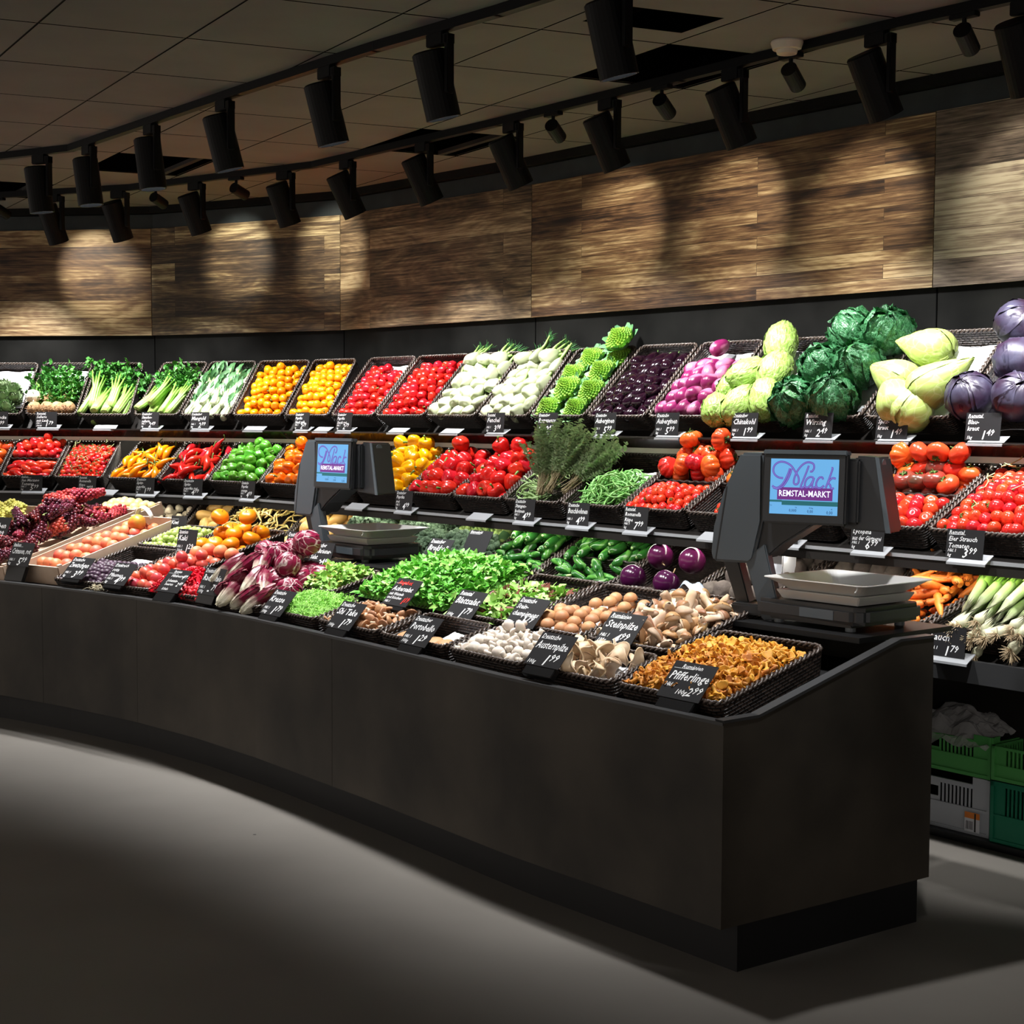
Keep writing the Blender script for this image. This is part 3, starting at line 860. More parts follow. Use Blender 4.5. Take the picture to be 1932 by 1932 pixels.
# fennel
FEN = zgrad('fennel_bulb', (.47, .51, .33), (.30, .43, .15), .02, .10, .38, noise_s=25)
FENG = pmat('fennel_stalk', (.35, .55, .16), .45); FROND = pmat('fennel_frond', (.05, .22, .05), .6)
def fennel():
    out = []
    for k in range(2):
        mb = MB()
        def f(a, b):
            th = PI * max(.001, min(.999, b)); ph = 2 * PI * a
            rr = .040 * math.sin(th) * (1 + .10 * math.cos(2 * ph)) * (1 + .05 * math.cos(5 * ph + 3 * b))
            z = -.042 * math.cos(th) + (.02 * max(0, b - .5) * 4)
            if b < .16: z += .006
            return (rr * 1.08 * math.cos(ph), rr * .85 * math.sin(ph), z)
        mb.grid(f, 22, 14, True)
        me = mb.mesh('fennel_bulb', FEN, True)
        ms = MB(); r = random.Random(k)
        for q in range(4):
            x = -.02 + .013 * q
            ms.tube([(x, 0, .045), (x * 1.6, r.uniform(-.005, .005), .085), (x * 2.4, r.uniform(-.01, .01), .135 + .02 * k)], [.010, .0075, .005], 7)
        st = ms.mesh('stalks', FENG, True, fix=False)
        mf = MB()
        for q in range(70):
            a = r.uniform(-.05, .05); z0 = r.uniform(.11, .15); d = Vector((a * 8 + r.uniform(-.5, .5), r.uniform(-.6, .6), r.uniform(.2, 1))).normalized() * r.uniform(.02, .05)
            p = Vector((a, r.uniform(-.01, .01), z0)); mf.tube([p, p + d * .5, p + d + Vector((0, 0, -.004))], [.0011, .0009, .0004], 3)
        fr = mf.mesh('fronds', FROND, False, fix=False)
        out.append(T('fennel', me, 'fennel', ('stalks', st, None), ('fronds', fr, None)))
    return out
fen = fennel()
fen_short = [T('fennel', fen[k].mesh, 'fennel', fen[k].kids[0]) for k in range(2)]
# leaves
def leafshape(mb, p, d, up, L, W, curl=.3, m=0, ruf=0, r=None, n=4):
    """one leaf: strip with a fold along the middle"""
    d = d.normalized(); sd = d.cross(up)
    if sd.length < 1e-3: sd = Vector((1, 0, 0))
    sd.normalize(); nn = sd.cross(d)
    n0 = len(mb.v)
    for k in range(n + 1):
        q = k / n; w = W * math.sin(PI * min(.97, .12 + q * .86)) ** .7
        c = p + d * (L * q) + nn * (-curl * L * q * q)
        e = (r.uniform(-1, 1) * ruf * W if r and ruf else 0), (r.uniform(-1, 1) * ruf * W if r and ruf else 0)
        mb.v += [c - sd * w + nn * (w * .35 + e[0]), c, c + sd * w + nn * (w * .35 + e[1])]
    for k in range(n):
        b = n0 + 3 * k
        for q in (0, 1):
            mb.face((b + q, b + q + 1, b + q + 4, b + q + 3), [(q / 2, k / n), ((q + 1) / 2, k / n), ((q + 1) / 2, (k + 1) / n), (q / 2, (k + 1) / n)], m)
# romanesco
ROMA = pmat('romanesco_floret', (.25, .44, .035), .6, c2=(.12, .30, .02), noise_s=30)
COLE = pmat('brassica_leaf', (.20, .42, .17), .5, c2=(.10, .26, .12), noise_s=14, vary=.1)
def romanesco():
    mb = MB(); r = random.Random(3)
    N = 130
    for k in range(N):
        q = (k + .5) / N; rad = .062 * math.sqrt(q) ** 1.1; a = k * 2.39996
        z = .075 * (1 - q ** .62) - .01
        s = .0055 + .0115 * q
        c = Vector((rad * math.cos(a), rad * math.sin(a), z)); out = (Vector((c.x, c.y, 0)) * 1.0 + Vector((0, 0, .05))).normalized()
        b1 = out.cross(Vector((0, 0, 1))); b1 = b1.normalized() if b1.length > .01 else Vector((1, 0, 0)); b2 = out.cross(b1)
        n0 = len(mb.v); seg = 6
        for lev, (rr, hh) in enumerate(((1.15, -.5), (.95, .35), (.5, 1.1))):
            for g in range(seg):
                w = 2 * PI * g / seg + lev * .5; mb.v.append(c + (b1 * math.cos(w) + b2 * math.sin(w)) * s * rr + out * s * hh)
        mb.v.append(c + out * s * 1.7); tip = len(mb.v) - 1
        for lev in range(2):
            for g in range(seg): mb.face((n0 + lev * seg + g, n0 + lev * seg + (g + 1) % seg, n0 + (lev + 1) * seg + (g + 1) % seg, n0 + (lev + 1) * seg + g))
        for g in range(seg): mb.face((n0 + 2 * seg + g, n0 + 2 * seg + (g + 1) % seg, tip))
    me = mb.mesh('romanesco', ROMA, False)
    ml = MB()
    for k in range(11):
        a = 2 * PI * k / 11 + r.uniform(-.2, .2); d = Vector((math.cos(a), math.sin(a), .7 + r.uniform(-.2, .5)))
        leafshape(ml, Vector((math.cos(a) * .035, math.sin(a) * .035, -.05)), d, Vector((0, 0, 1)), .095, .030, -.1, 0, .15, r, 5)
    return [T('romanesco', me, 'romanesco', ('leaves', ml.mesh('leaves', COLE, True, fix=False), None))]
roma = romanesco()
# broccoli / cauliflower
BROC = pmat('broccoli_floret', (.062, .115, .062), .75, c2=(.12, .20, .11), noise_s=90, bump=.8, bscale=350)
CAUL = pmat('green_cauliflower_floret', (.30, .48, .12), .7, c2=(.46, .62, .20), noise_s=60, bump=.5, bscale=260)
def curd(name, mat, N, Rr, s, stemmat, seed, leaves=0):
    mb = MB(); r = random.Random(seed)
    for k in range(N):
        q = (k + .5) / N; th = math.acos(1 - 1.15 * q); a = k * 2.39996
        c = Vector((math.sin(th) * math.cos(a), math.sin(th) * math.sin(a), math.cos(th) * .72)) * Rr * r.uniform(.92, 1.06)
        mb.ball(c, s * r.uniform(.8, 1.2), 8, 5)
        for q2 in range(3):
            d = Vector((r.gauss(0, 1), r.gauss(0, 1), r.gauss(0, 1))).normalized() + c.normalized() * .6
            mb.ball(c + d.normalized() * s * .7, s * .5, 6, 4)
    me = mb.mesh(name, mat, True, fix=False)
    ms = MB(); ms.tube([(0, 0, -Rr * .9), (0, 0, 0)], [Rr * .32, Rr * .5], 8)
    kids = [('stalk', ms.mesh('stalk', stemmat, True, fix=False), None)]
    if leaves:
        ml = MB()
        for k in range(leaves):
            a = 2 * PI * k / leaves; d = Vector((math.cos(a), math.sin(a), 1.1))
            leafshape(ml, Vector((math.cos(a) * Rr * .5, math.sin(a) * Rr * .5, -Rr * .8)), d, Vector((0, 0, 1)), Rr * 1.9, Rr * .55, -.15, 0, .12, r, 5)
        kids.append(('leaves', ml.mesh('leaves', COLE, True, fix=False), None))
    return T(name, me, name.replace('_', ' '), *kids)
broc = [curd('broccoli', BROC, 34, .062, .017, FENG, k) for k in range(2)]
cauli = [curd('cauliflower', CAUL, 46, .085, .019, COLE, 9, 7)]
# cabbages
def leafball(name, core, leafm, Rr, H, nl, seed, wrinkle=.03, open_=.15, taper=0, ruf=.03, cat='cabbage', cover=(-.16, .12), fr=3.0):
    """head of overlapping wrapped leaves; z axis runs root (-) to tip (+)"""
    r = random.Random(seed); mb = MB()
    def sh(ph, th, k=1.0):
        rr = Rr * math.copysign(abs(math.sin(th)) ** .9, math.sin(th)) * (1 - taper * math.cos(th)) * k
        return Vector((rr * math.cos(ph), rr * math.sin(ph), H / 2 * math.cos(th) * k))
    def f(a, b):
        p = sh(2 * PI * a, PI * max(.001, min(.999, b)))
        return p * (1 + wrinkle * noise.noise(p / Rr * fr + Vector((seed, 0, 0))) + wrinkle * .5 * noise.noise(p / Rr * fr * 2.7))
    mb.grid(f, 40, 24, True)
    core_me = mb.mesh(name, core, True)
    ml = MB()
    for k in range(nl):
        ph0 = 2 * PI * k / nl * 1.618 + r.uniform(-.3, .3); wid = r.uniform(.9, 1.3); top = r.uniform(*cover) * PI
        def g(a, b, ph0=ph0, wid=wid, top=top, k=k):
            th = PI * .96 + (top - PI * .96) * b
            w = wid * math.sin(PI * min(.96, .25 + .72 * b)) ** .5
            ph = ph0 + (a - .5) * 2 * w
            edge = max(abs(a - .5) * 2, b) ** 5
            kk = 1.02 + .012 * (k % 3) + open_ * edge * (.5 + b)
            p = sh(ph, th, kk)
            return p * (1 + wrinkle * noise.noise(p / Rr * fr * 1.2 + Vector((k, seed, 0))) + wrinkle * .6 * noise.noise(p / Rr * fr * 3.1) + ruf * edge * math.sin(a * 37 + b * 29))
        ml.grid(g, 20, 18)
    return T(name, core_me, cat, ('outer_leaves', ml.mesh('outer_leaves', leafm, True, fix=False), None))
def veined(name, c, c2, scale, rough=.45, vary=0, width=.06, bump=.5, zs=.45, warp=.03):
    """leaf skin with a branching net of veins"""
    m, nt, b = nodes(name); N, L = nt.nodes, nt.links
    tc = N.new('ShaderNodeTexCoord')
    nz = N.new('ShaderNodeTexNoise'); nz.inputs['Scale'].default_value = scale * .4; L.new(tc.outputs['Object'], nz.inputs['Vector'])
    mx = N.new('ShaderNodeVectorMath'); mx.operation = 'MULTIPLY_ADD'; mx.inputs[1].default_value = (warp, warp, warp); L.new(nz.outputs['Color'], mx.inputs[0]); L.new(tc.outputs['Object'], mx.inputs[2])
    mp = N.new('ShaderNodeMapping'); mp.inputs['Scale'].default_value = (1, 1, zs); L.new(mx.outputs[0], mp.inputs[0])
    vo = N.new('ShaderNodeTexVoronoi'); vo.feature = 'DISTANCE_TO_EDGE'; vo.inputs['Scale'].default_value = scale; L.new(mp.outputs[0], vo.inputs['Vector'])
    rp = N.new('ShaderNodeValToRGB'); rp.color_ramp.elements[0].position = 0; rp.color_ramp.elements[1].position = width
    rp.color_ramp.elements[0].color = (*c2, 1); rp.color_ramp.elements[1].color = (*c, 1); L.new(vo.outputs['Distance'], rp.inputs[0])
    L.new(rp.outputs[0], b.inputs['Base Color'])
    bp = N.new('ShaderNodeBump'); bp.inputs['Strength'].default_value = bump; bp.inputs['Distance'].default_value = .004
    L.new(vo.outputs['Distance'], bp.inputs['Height']); L.new(bp.outputs[0], b.inputs['Normal'])
    b.inputs['Roughness'].default_value = rough
    MATS[name] = m
    return m
CHI = veined('chinese_cabbage_leaf', (.28, .45, .085), (.42, .54, .20), 62, width=.10, bump=.9)
SAV = veined('savoy_leaf', (.022, .145, .030), (.07, .24, .08), 85, width=.16, bump=1)
SAV2 = veined('savoy_outer_leaf', (.018, .115, .035), (.06, .21, .09), 90, width=.16, bump=1)
SPI = veined('pointed_cabbage_leaf', (.37, .48, .125), (.47, .56, .23), 34, width=.07, bump=.25)
RED = veined('red_cabbage_leaf', (.022, .006, .020), (.045, .022, .050), 30, .25, width=.05, bump=.2)
RED2 = pmat('red_cabbage_bloom_leaf', (.050, .048, .085), .42, c2=(.020, .008, .026), noise_s=11)
chin = [leafball('chinese_cabbage', CHI, CHI, .069, .20, 7, k, .085, .03, 0, .04) for k in range(3)]
savoy = [leafball('savoy_cabbage', SAV, SAV2, .090, .155, 9, k, .11, .16, 0, .06, cover=(-.12, .25)) for k in range(3)]
spitz = [leafball('pointed_cabbage', SPI, SPI, .070, .27, 5, k, .035, .015, .70, .02) for k in range(2)]
redc = [leafball('red_cabbage', RED, RED2, .088, .158, 6, k, .035, .05, 0, .03) for k in range(2)]
# radicchio
RAD = veined('radicchio_leaf', (.21, .006, .040), (.74, .58, .58), 26, .35, width=.055, bump=.3, zs=.16, warp=.045)
radi = [leafball('radicchio', RAD, RAD, .058, .108, 6, k, .05, .06, 0, .03, 'radicchio') for k in range(2)]
TREV = zgrad('treviso_leaf', (.80, .76, .60), (.20, .008, .040), -.06, .0, .35, noise_s=45)
trev = [leafball('treviso_radicchio', TREV, TREV, .033, .18, 6, k, .05, .11, -.12, .03, 'radicchio', cover=(.0, .22)) for k in range(3)]
# artichoke
ART = pmat('artichoke_leaf', (.20, .32, .14), .55, c2=(.30, .40, .22), noise_s=20, vary=.12)
def artichoke():
    mb = MB(); r = random.Random(5)
    mb.ball((0, 0, 0), .032, 12, 8, 0, (1, 1, .95))
    for k in range(70):
        q = (k + .5) / 70; th = PI * (.93 - .85 * q); a = k * 2.39996
        nrm = Vector((math.sin(th) * math.cos(a), math.sin(th) * math.sin(a), math.cos(th)))
        up = (Vector((0, 0, 1)) - nrm * nrm.z).normalized() if abs(nrm.z) < .98 else Vector((1, 0, 0))
        leafshape(mb, nrm * .034 - up * .012, up + nrm * .55, -nrm, .034, .0135, .25, 0, 0, r, 3)
    ms = MB(); ms.tube([(0, 0, -.035), (0, 0, -.075)], [.012, .010], 8)
    return [T('artichoke', mb.mesh('artichoke', ART, True, fix=False), 'artichoke', ('stalk', ms.mesh('stalk', FENG, True, fix=False), None))]
arti = artichoke()
# celery, celeriac, chard
CEL = zgrad('celery_stalk', (.40, .60, .16), (.17, .42, .05), -.14, .08, .35)
LEAFG = pmat('dark_green_leaf', (.030, .17, .022), .5, c2=(.075, .29, .04), noise_s=40, vary=.1)
def celery(seed, L=.30, n=10, leafn=85, mat=CEL, lm=LEAFG, sr=.009, white=False, lz=(.06, .20), spread=.05, lw=(.012, .02)):
    r = random.Random(seed); mb = MB()
    for k in range(n):
        a = 2 * PI * k / n; q = Vector((math.cos(a), math.sin(a) * .7, 0))
        mb.tube([q * .016 + Vector((0, 0, -L / 2)), q * .022 + Vector((0, 0, -L / 2 + .05)), q * .024 + Vector((0, 0, 0)), q * (.03 + r.uniform(0, spread * .6)) + Vector((0, 0, .08 + r.uniform(0, .04)))],
                [sr * 1.35, sr * 1.2, sr, sr * .5], 7, flat=.8)
    mb.ball((0, 0, -L / 2 + .01), .022, 10, 6, 0, (1, .8, .6))
    me = mb.mesh('celery', mat, True, fix=False)
    ml = MB()
    for k in range(leafn):
        z = r.uniform(*lz); sp = spread * (.4 + (z - lz[0]) / (lz[1] - lz[0]))
        p = Vector((max(-1.5, min(1.5, r.gauss(0, 1))) * sp, max(-1.5, min(1.5, r.gauss(0, 1))) * sp * .6, z)); d = Vector((p.x * 8 + r.gauss(0, .5), p.y * 8 + r.gauss(0, .5), r.uniform(-.1, .9)))
        leafshape(ml, p, d, Vector((r.gauss(0, 1), r.gauss(0, 1), 1)), r.uniform(.022, .04), r.uniform(*lw), .2, 0, .5, r, 3)
    return me, ml.mesh('leaves', lm, False, fix=False)
cel = []
for k in range(2):
    a, b = celery(k + 1); cel.append(T('celery', a, 'celery', ('leaves', b, None)))
CHARDW = zgrad('chard_stalk', (.58, .62, .44), (.36, .50, .20), -.08, .05, .35)
CHARDL = pmat('chard_leaf', (.045, .16, .05), .45, c2=(.10, .25, .09), noise_s=22)
def chard(seed):
    r = random.Random(seed); mb = MB(); n = 9
    for k in range(n):
        a = 2 * PI * k / n; q = Vector((math.cos(a), math.sin(a) * .8, 0))
        mb.tube([q * .013 + Vector((0, 0, -.095)), q * .026 + Vector((0, 0, -.06)), q * .022 + Vector((0, 0, 0)), q * .03 + Vector((0, 0, .06))], [.010, .0145, .010, .004], 7, flat=.7)
    mb.ball((0, 0, -.09), .018, 8, 5, 0, (1, 1, .5))
    ml = MB()
    for k in range(7):
        a = r.uniform(0, 6.28); p = Vector((math.cos(a) * .015, math.sin(a) * .015, r.uniform(0, .04))); d = Vector((math.cos(a) * .5, math.sin(a) * .5, 1.2))
        leafshape(ml, p, d, Vector((math.cos(a), math.sin(a), .1)), r.uniform(.07, .11), r.uniform(.022, .032), .2, 0, .25, r, 6)
    return T('pak_choi', mb.mesh('pak_choi', CHARDW, True, fix=False), 'pak choi', ('leaves', ml.mesh('leaves', CHARDL, True, fix=False), None))
chardT = [chard(1), chard(2)]
CELR = pmat('celeriac_skin', (.52, .33, .16), .8, c2=(.30, .16, .07), noise_s=18, bump=.9, bscale=60, vary=.1)
CELRW = pmat('peeled_celeriac', (.86, .78, .62), .6)
def celeriac(mat, k):
    mb = MB(); r = random.Random(k)
    mb.ball((0, 0, 0), .046, 20, 12)
    mb.v = [v * (1 + .12 * noise.noise(v * 40 + Vector((k, 0, 0)))) for v in mb.v]
    for q in range(26):
        a = r.uniform(0, 6.28); th = r.uniform(1.9, 3.0); d = Vector((math.sin(th) * math.cos(a), math.sin(th) * math.sin(a), math.cos(th)))
        mb.tube([d * .042, d * .055 + Vector((r.uniform(-.01, .01),) * 3), d * .062 + Vector((r.uniform(-.01, .01), r.uniform(-.01, .01), 0))], [.003, .002, .001], 4)
    return mb.mesh('celeriac', mat, True, fix=False)
_, greens = celery(9, leafn=170, lz=(.04, .24), spread=.055)
mb = MB(); r = random.Random(4)
for k in range(12): mb.tube([(r.uniform(-.01, .01), r.uniform(-.01, .01), .035), (r.gauss(0, .03), r.gauss(0, .02), .12), (r.gauss(0, .05), r.gauss(0, .03), .2)], [.005, .004, .002], 5)
cstem = mb.mesh('stems', CEL, True, fix=False)
celr = [T('celeriac', celeriac(CELR, 1), 'celeriac', ('stems', cstem, None), ('leaves', greens, None))]
celw = [T('celeriac', celeriac(CELRW, 2), 'celeriac')]
# beans
BEAN = pmat('green_bean_skin', (.22, .50, .13), .4, vary=.2); FBEAN = pmat('flat_bean_skin', (.42, .62, .26), .4, vary=.12)
def bean(mat, L, r_, flat, name):
    out = []
    for k in range(4):
        mb = MB(); N = 7; b = (.10, .22, -.15, .32)[k]
        mb.tube([(b * L * math.sin(PI * i / N), .05 * L * math.sin(2 * PI * i / N) * (k - 1), L * (i / N - .5)) for i in range(N + 1)], [r_ * math.sin(PI * min(.94, .1 + .84 * i / N)) ** .5 for i in range(N + 1)], 5, flat=flat)
        out.append(T(name, mb.mesh(name, mat, True, fix=False), 'bean'))
    return out
beans, fbeans = bean(BEAN, .13, .0042, 1, 'green_bean'), bean(FBEAN, .20, .0085, .45, 'flat_bean')
# thyme
THY = pmat('thyme_sprig', (.24, .34, .17), .7, c2=(.42, .52, .30), noise_s=60); THYS = pmat('thyme_stem', (.30, .24, .13), .7)
def thyme():
    mb, ms = MB(), MB(); r = random.Random(8)
    for k in range(48):
        e = Vector((r.gauss(0, .045), r.gauss(0, .032), r.uniform(.17, .29))); m = e * .5 + Vector((r.gauss(0, .012), r.gauss(0, .01), 0))
        ms.tube([(r.gauss(0, .010), r.gauss(0, .010), -.03), m * .6, m, e], [.0013, .0012, .001, .0006], 3)
        for q in range(24):
            t = .30 + .70 * q / 23; p = (m * (1 - (t * 2 - 1)) + e * (t * 2 - 1)) if t > .5 else m * (t * 2)
            for sgn in (-1, 1): leafshape(mb, p, Vector((sgn * r.uniform(.3, 1), r.uniform(-1, 1), r.uniform(.0, .6))), Vector((0, 0, 1)), .018, .0075, .1, 0, 0, r, 2)
    return [T('thyme_bunch', ms.mesh('thyme_bunch', THYS, False, fix=False), 'herb', ('leaves', mb.mesh('leaves', THY, False, fix=False), None))]
thy = thyme()
# zucchini, carrot, leek
ZUC = stripes('courgette_skin', (.025, .14, .022), (.10, .32, .05), 9, 6, 'X', .22, vary=.25, lo=.45, hi=.9, detail=4); ZUCT = pmat('courgette_tip', (.45, .62, .25), .5); ZUCL = pmat('light_courgette_skin', (.26, .50, .05), .25)
def zucchini(mat=ZUC):
    out = []
    for k in range(2):
        mb = MB(); L = .20; N = 10; b = (.12, -.1)[k]
        mb.tube([(b * L * math.sin(PI * i / N), 0, L * (i / N - .5)) for i in range(N + 1)], [(.008, .018, .021, .022, .022, .022, .021, .020, .018, .014, .009)[i] for i in range(11)], 12)
        me = mb.mesh('courgette', mat, True, fix=False)
        mt = MB(); mt.tube([(0, 0, L / 2 - .002), (-.002, 0, L / 2 + .022)], [.009, .0075], 7); mt.ball((0, 0, -L / 2 + .002), .0085, 8, 5, 0, (1, 1, .5))
        out.append(T('courgette', me, 'courgette', ('cut_stem', mt.mesh('cut_stem', ZUCT, True, fix=False), None)))
    return out
zuc = zucchini()
CARR = pmat('carrot_skin', (.86, .22, .03), .45, vary=.12, bump=.3, bscale=50)
carrot = []
for k in range(3):
    mb = MB(); L = .17; mb.tube([(.015 * math.sin(3 * i / 8 + k), 0, L * (i / 8 - .5)) for i in range(9)], [(.003, .008, .011, .014, .016, .0175, .0185, .018, .009)[i] for i in range(9)], 10)
    carrot.append(T('carrot', mb.mesh('carrot', CARR, True, fix=False), 'carrot'))
LEEK = zgrad('leek_shaft', (.80, .80, .58), (.30, .56, .08), -.13, .06, .35); LEEKL = zgrad('leek_leaf', (.36, .62, .10), (.06, .30, .06), .02, .25, .4)
ROOT = pmat('root_hair', (.66, .52, .34), .8)
leek = []
for k in range(2):
    r = random.Random(k + 20); mb = MB(); mb.tube([(0, 0, -.18), (0, 0, -.165), (0, 0, -.05), (.003, 0, .05)], [.012, .0165, .015, .016], 12)
    ml = MB()
    for q in range(6):
        s = (-1) ** q; mm = MB()
        def g(a, b, s=s, q=q):
            w = .017 * (1 + b * .3) * (1 - .55 * b ** 3); x = (a - .5) * 2 * w
            return (x + .012 * s * b + .02 * b * b * (q - 2.5) * .5, (.010 - .006 * (abs(a - .5) * 2) ** 2) * (1 if q % 2 else -1) * (1 - b * .3) + .01 * math.sin(3 * b + q), .03 + (.24 + .03 * (q % 3)) * b)
        ml.grid(g, 4, 8)
    mr = MB()
    for q in range(34):
        d = Vector((r.gauss(0, 1), r.gauss(0, 1), -1.2)).normalized() * r.uniform(.02, .04); mr.tube([(0, 0, -.178), Vector((0, 0, -.178)) + d * .6, Vector((0, 0, -.18)) + d], [.0012, .001, .0006], 3)
    leek.append(T('leek', mb.mesh('leek', LEEK, True, fix=False), 'leek', ('leaves', ml.mesh('leaves', LEEKL, True, fix=False), None), ('roots', mr.mesh('roots', ROOT, False, fix=False), None)))
# mushrooms
def mush(name, capm, stemm, cr, ch, sh, sr, flat=.35, k=0, cat='mushroom'):
    mb = MB(); pr = [(0, ch), (cr * .45, ch * .93), (cr * .8, ch * .68), (cr, ch * .25), (cr * .97, 0), (cr * .8, -ch * .05), (cr * .4, ch * .02), (0, ch * .02)]
    mb.grid(lambda a, b: (pr[int(round(b * 7))][0] * math.cos(-2 * PI * a) * (1 + .05 * math.sin(2 * PI * a * 2 + k)), pr[int(round(b * 7))][0] * math.sin(-2 * PI * a), pr[int(round(b * 7))][1]), 18, 7, True)
    ms = MB(); ms.tube([(0, 0, ch * .05), (0, 0, -sh * .5), (.003 * k, 0, -sh)], [sr, sr * .92, sr * 1.1], 10)
    return T(name, mb.mesh(name, capm, True, fix=False), cat, ('stem', ms.mesh('stem', stemm, True, fix=False), None))
MW = pmat('white_mushroom', (.86, .77, .68), .6, vary=.05, sss=.1); MWS = pmat('white_mushroom_stem', (.80, .72, .62), .7)
MB_ = pmat('brown_mushroom', (.56, .28, .13), .55, vary=.1, sss=.1); MBS = pmat('brown_mushroom_stem', (.78, .62, .46), .7)
SH = pmat('shiitake_cap', (.42, .19, .085), .6, c2=(.60, .33, .18), noise_s=30, vary=.15)
champ = [mush('white_mushroom', MW, MWS, .0215, .022, .018, .010, k=k) for k in range(2)]
stein = [mush('brown_mushroom', MB_, MBS, .026, .027, .018, .011, k=k) for k in range(2)]
shii = [mush('shiitake_mushroom', SH, MBS, .022, .013, .018, .005, k=k) for k in range(2)]
portob = [mush('portobello_mushroom', MB_, MBS, .042, .020, .012, .012, k=1)]
PORC = pmat('porcini_flesh', (.86, .73, .58), .6, c2=(.74, .52, .34), noise_s=24, vary=.12, sss=.1); PORCC = pmat('porcini_cap', (.42, .22, .10), .5, vary=.25)
porcini = []
for k in range(3):
    # a lengthwise cut half: swollen stem and domed cap
    pr = [(-.045, .006), (-.040, .014), (-.02, .0165), (0, .013), (.012, .012), (.014, .024), (.022, .027), (.032, .022), (.040, .012), (.043, .003)]
    mb = MB()
    def f(a, b, k=k):
        q = b * 9; i = min(8, int(q)); t = q - i; z = pr[i][0] * (1 - t) + pr[i + 1][0] * t; rr = pr[i][1] * (1 - t) + pr[i + 1][1] * t
        w = PI * a
        return (rr * math.cos(w) * (1 + .1 * math.sin(z * 90 + k)) + .004 * math.sin(z * 60 + k), rr * math.sin(w) * (.75, .55, .95)[k], z)
    mb.grid(f, 8, 18)
    n0 = len(mb.v)   # cut face
    for j in range(18):
        a0, a1 = j * 9, j * 9 + 8; b0, b1 = (j + 1) * 9, (j + 1) * 9 + 8; mb.face((a0, a1, b1, b0))
    for i, p in enumerate(mb.f):
        zc = sum(mb.v[q].z for q in p) / len(p)
        if zc > .014 and i < 8 * 18: mb.m[i] = 1
    porcini.append(T('porcini_mushroom', mb.mesh('porcini_mushroom', [PORC, PORCC], True), 'mushroom'))
OYS = pmat('oyster_mushroom', (.78, .62, .44), .55, c2=(.62, .44, .27), noise_s=20, vary=.1, sss=.1)
oyster = []
for k in range(3):
    mb = MB()
    def f(a, b, k=k):
        w = (a - .5) * (3.6 + k * .5); rr = .006 + .032 * b ** .8 * (1 + .18 * math.sin(w * 3 + k))
        z = -.035 + .055 * b + .012 * b * b * math.sin(w * 2.3 + k) - .018 * b ** 4
        return (rr * math.sin(w), rr * math.cos(w) * .9, z)
    mb.grid(f, 18, 8)
    me = mb.mesh('oyster_mushroom', OYS, True, fix=False)
    bm = bmesh.new(); bm.from_mesh(me); bmesh.ops.solidify(bm, geom=bm.faces[:], thickness=.004); bm.to_mesh(me); bm.free()
    oyster.append(T('oyster_mushroom', me, 'mushroom'))
CHA = pmat('chanterelle', (.80, .34, .035), .55, c2=(.55, .22, .03), noise_s=40, vary=.25)
chant = []
for k in range(4):
    mb = MB(); S = (1, .8, 1.15, .9)[k]
    def f(a, b, k=k, S=S):
        w = 2 * PI * a; q = b
        rr = (.0035 + .0012 * math.sin(q * 4)) if q < .45 else .0035 + .0125 * ((q - .45) / .55) ** 1.6 * (1 + .28 * math.sin(w * (2 + k % 2) + k) + .1 * math.sin(5 * w))
        z = -.018 + .030 * q + (.004 * math.sin(w * 2 + k) * (q > .7))
        if b > .93: rr *= .6; z -= .004
        return (rr * math.cos(w) * S + .004 * (1 - q) * (k - 1), rr * math.sin(w) * S, z * S)
    mb.grid(f, 12, 9, True)
    n0 = len(mb.v); mb.face([n0 - 12 + i for i in range(12)])
    chant.append(T('chanterelle', mb.mesh('chanterelle', CHA, True, fix=False), 'mushroom'))
# fruit
ORA = pmat('persimmon_skin', (.88, .25, .004), .35, vary=.08); PLUMR = pmat('red_plum_skin', (.72, .16, .09), .35, c2=(.66, .05, .07), noise_s=10, vary=.15)
ZWE = pmat('blue_plum_skin', (.03, .010, .026), .5, c2=(.10, .05, .095), noise_s=16, vary=.2); GPL = pmat('green_plum_skin', (.36, .50, .10), .4, c2=(.50, .60, .22), noise_s=9, vary=.12)
APR = pmat('peach_skin', (.82, .30, .12), .5, c2=(.76, .10, .08), noise_s=8, vary=.1); YEL = pmat('mirabelle_skin', (.86, .70, .30), .4, vary=.06)
kaki = [T('persimmon', lobed('persimmon', ORA, .045, .070, 4, .05, .08, .02, nu=24), 'persimmon', ('calyx', star('calyx', CAL, .02, 4, .026, .2, .9, 0), None))]
plumr = [T('red_plum', lobed('red_plum', PLUMR, .029, .056, 0, 0, .05, 0, nu=20, nv=12), 'plum')]
zwe = [T('blue_plum', lobed('blue_plum', ZWE, .0165, .040, 0, 0, .03, 0, nu=14, nv=10), 'plum')]
gpl = [T('green_plum', lobed('green_plum', GPL, .0175, .035, 0, 0, .06, 0, nu=14, nv=10), 'plum')]
peach = [T('peach', lobed('peach', APR, .036, .064, 1, .08, .08, 0, nu=24, nv=14), 'peach')]
apric = [T('yellow_plum', lobed('yellow_plum', YEL, .027, .050, 0, 0, .06, 0, nu=16, nv=10), 'plum')]
mango = [T('mango', lobed('mango', pmat('mango_skin', (.80, .14, .03), .35, c2=(.50, .55, .06), noise_s=7), .042, .115, 0, 0, 0, 0, taper=.12, bend=.15, nu=22, nv=14), 'mango')]
GARL = pmat('garlic_skin', (.70, .60, .44), .7, vary=.1)
garlic = [T('garlic_bulb', lobed('garlic_bulb', GARL, .026, .042, 9, .10, -.25, .05, nu=36, nv=12), 'garlic')]
BEET = pmat('beetroot_skin', (.085, .065, .055), .8, c2=(.14, .11, .09), noise_s=20, bump=.4, bscale=50, vary=.2)
beet = [T('beetroot', lobed('beetroot', BEET, .046, .082, 0, 0, -.1, -.1, nu=20, nv=12, rough=.06), 'beetroot')]
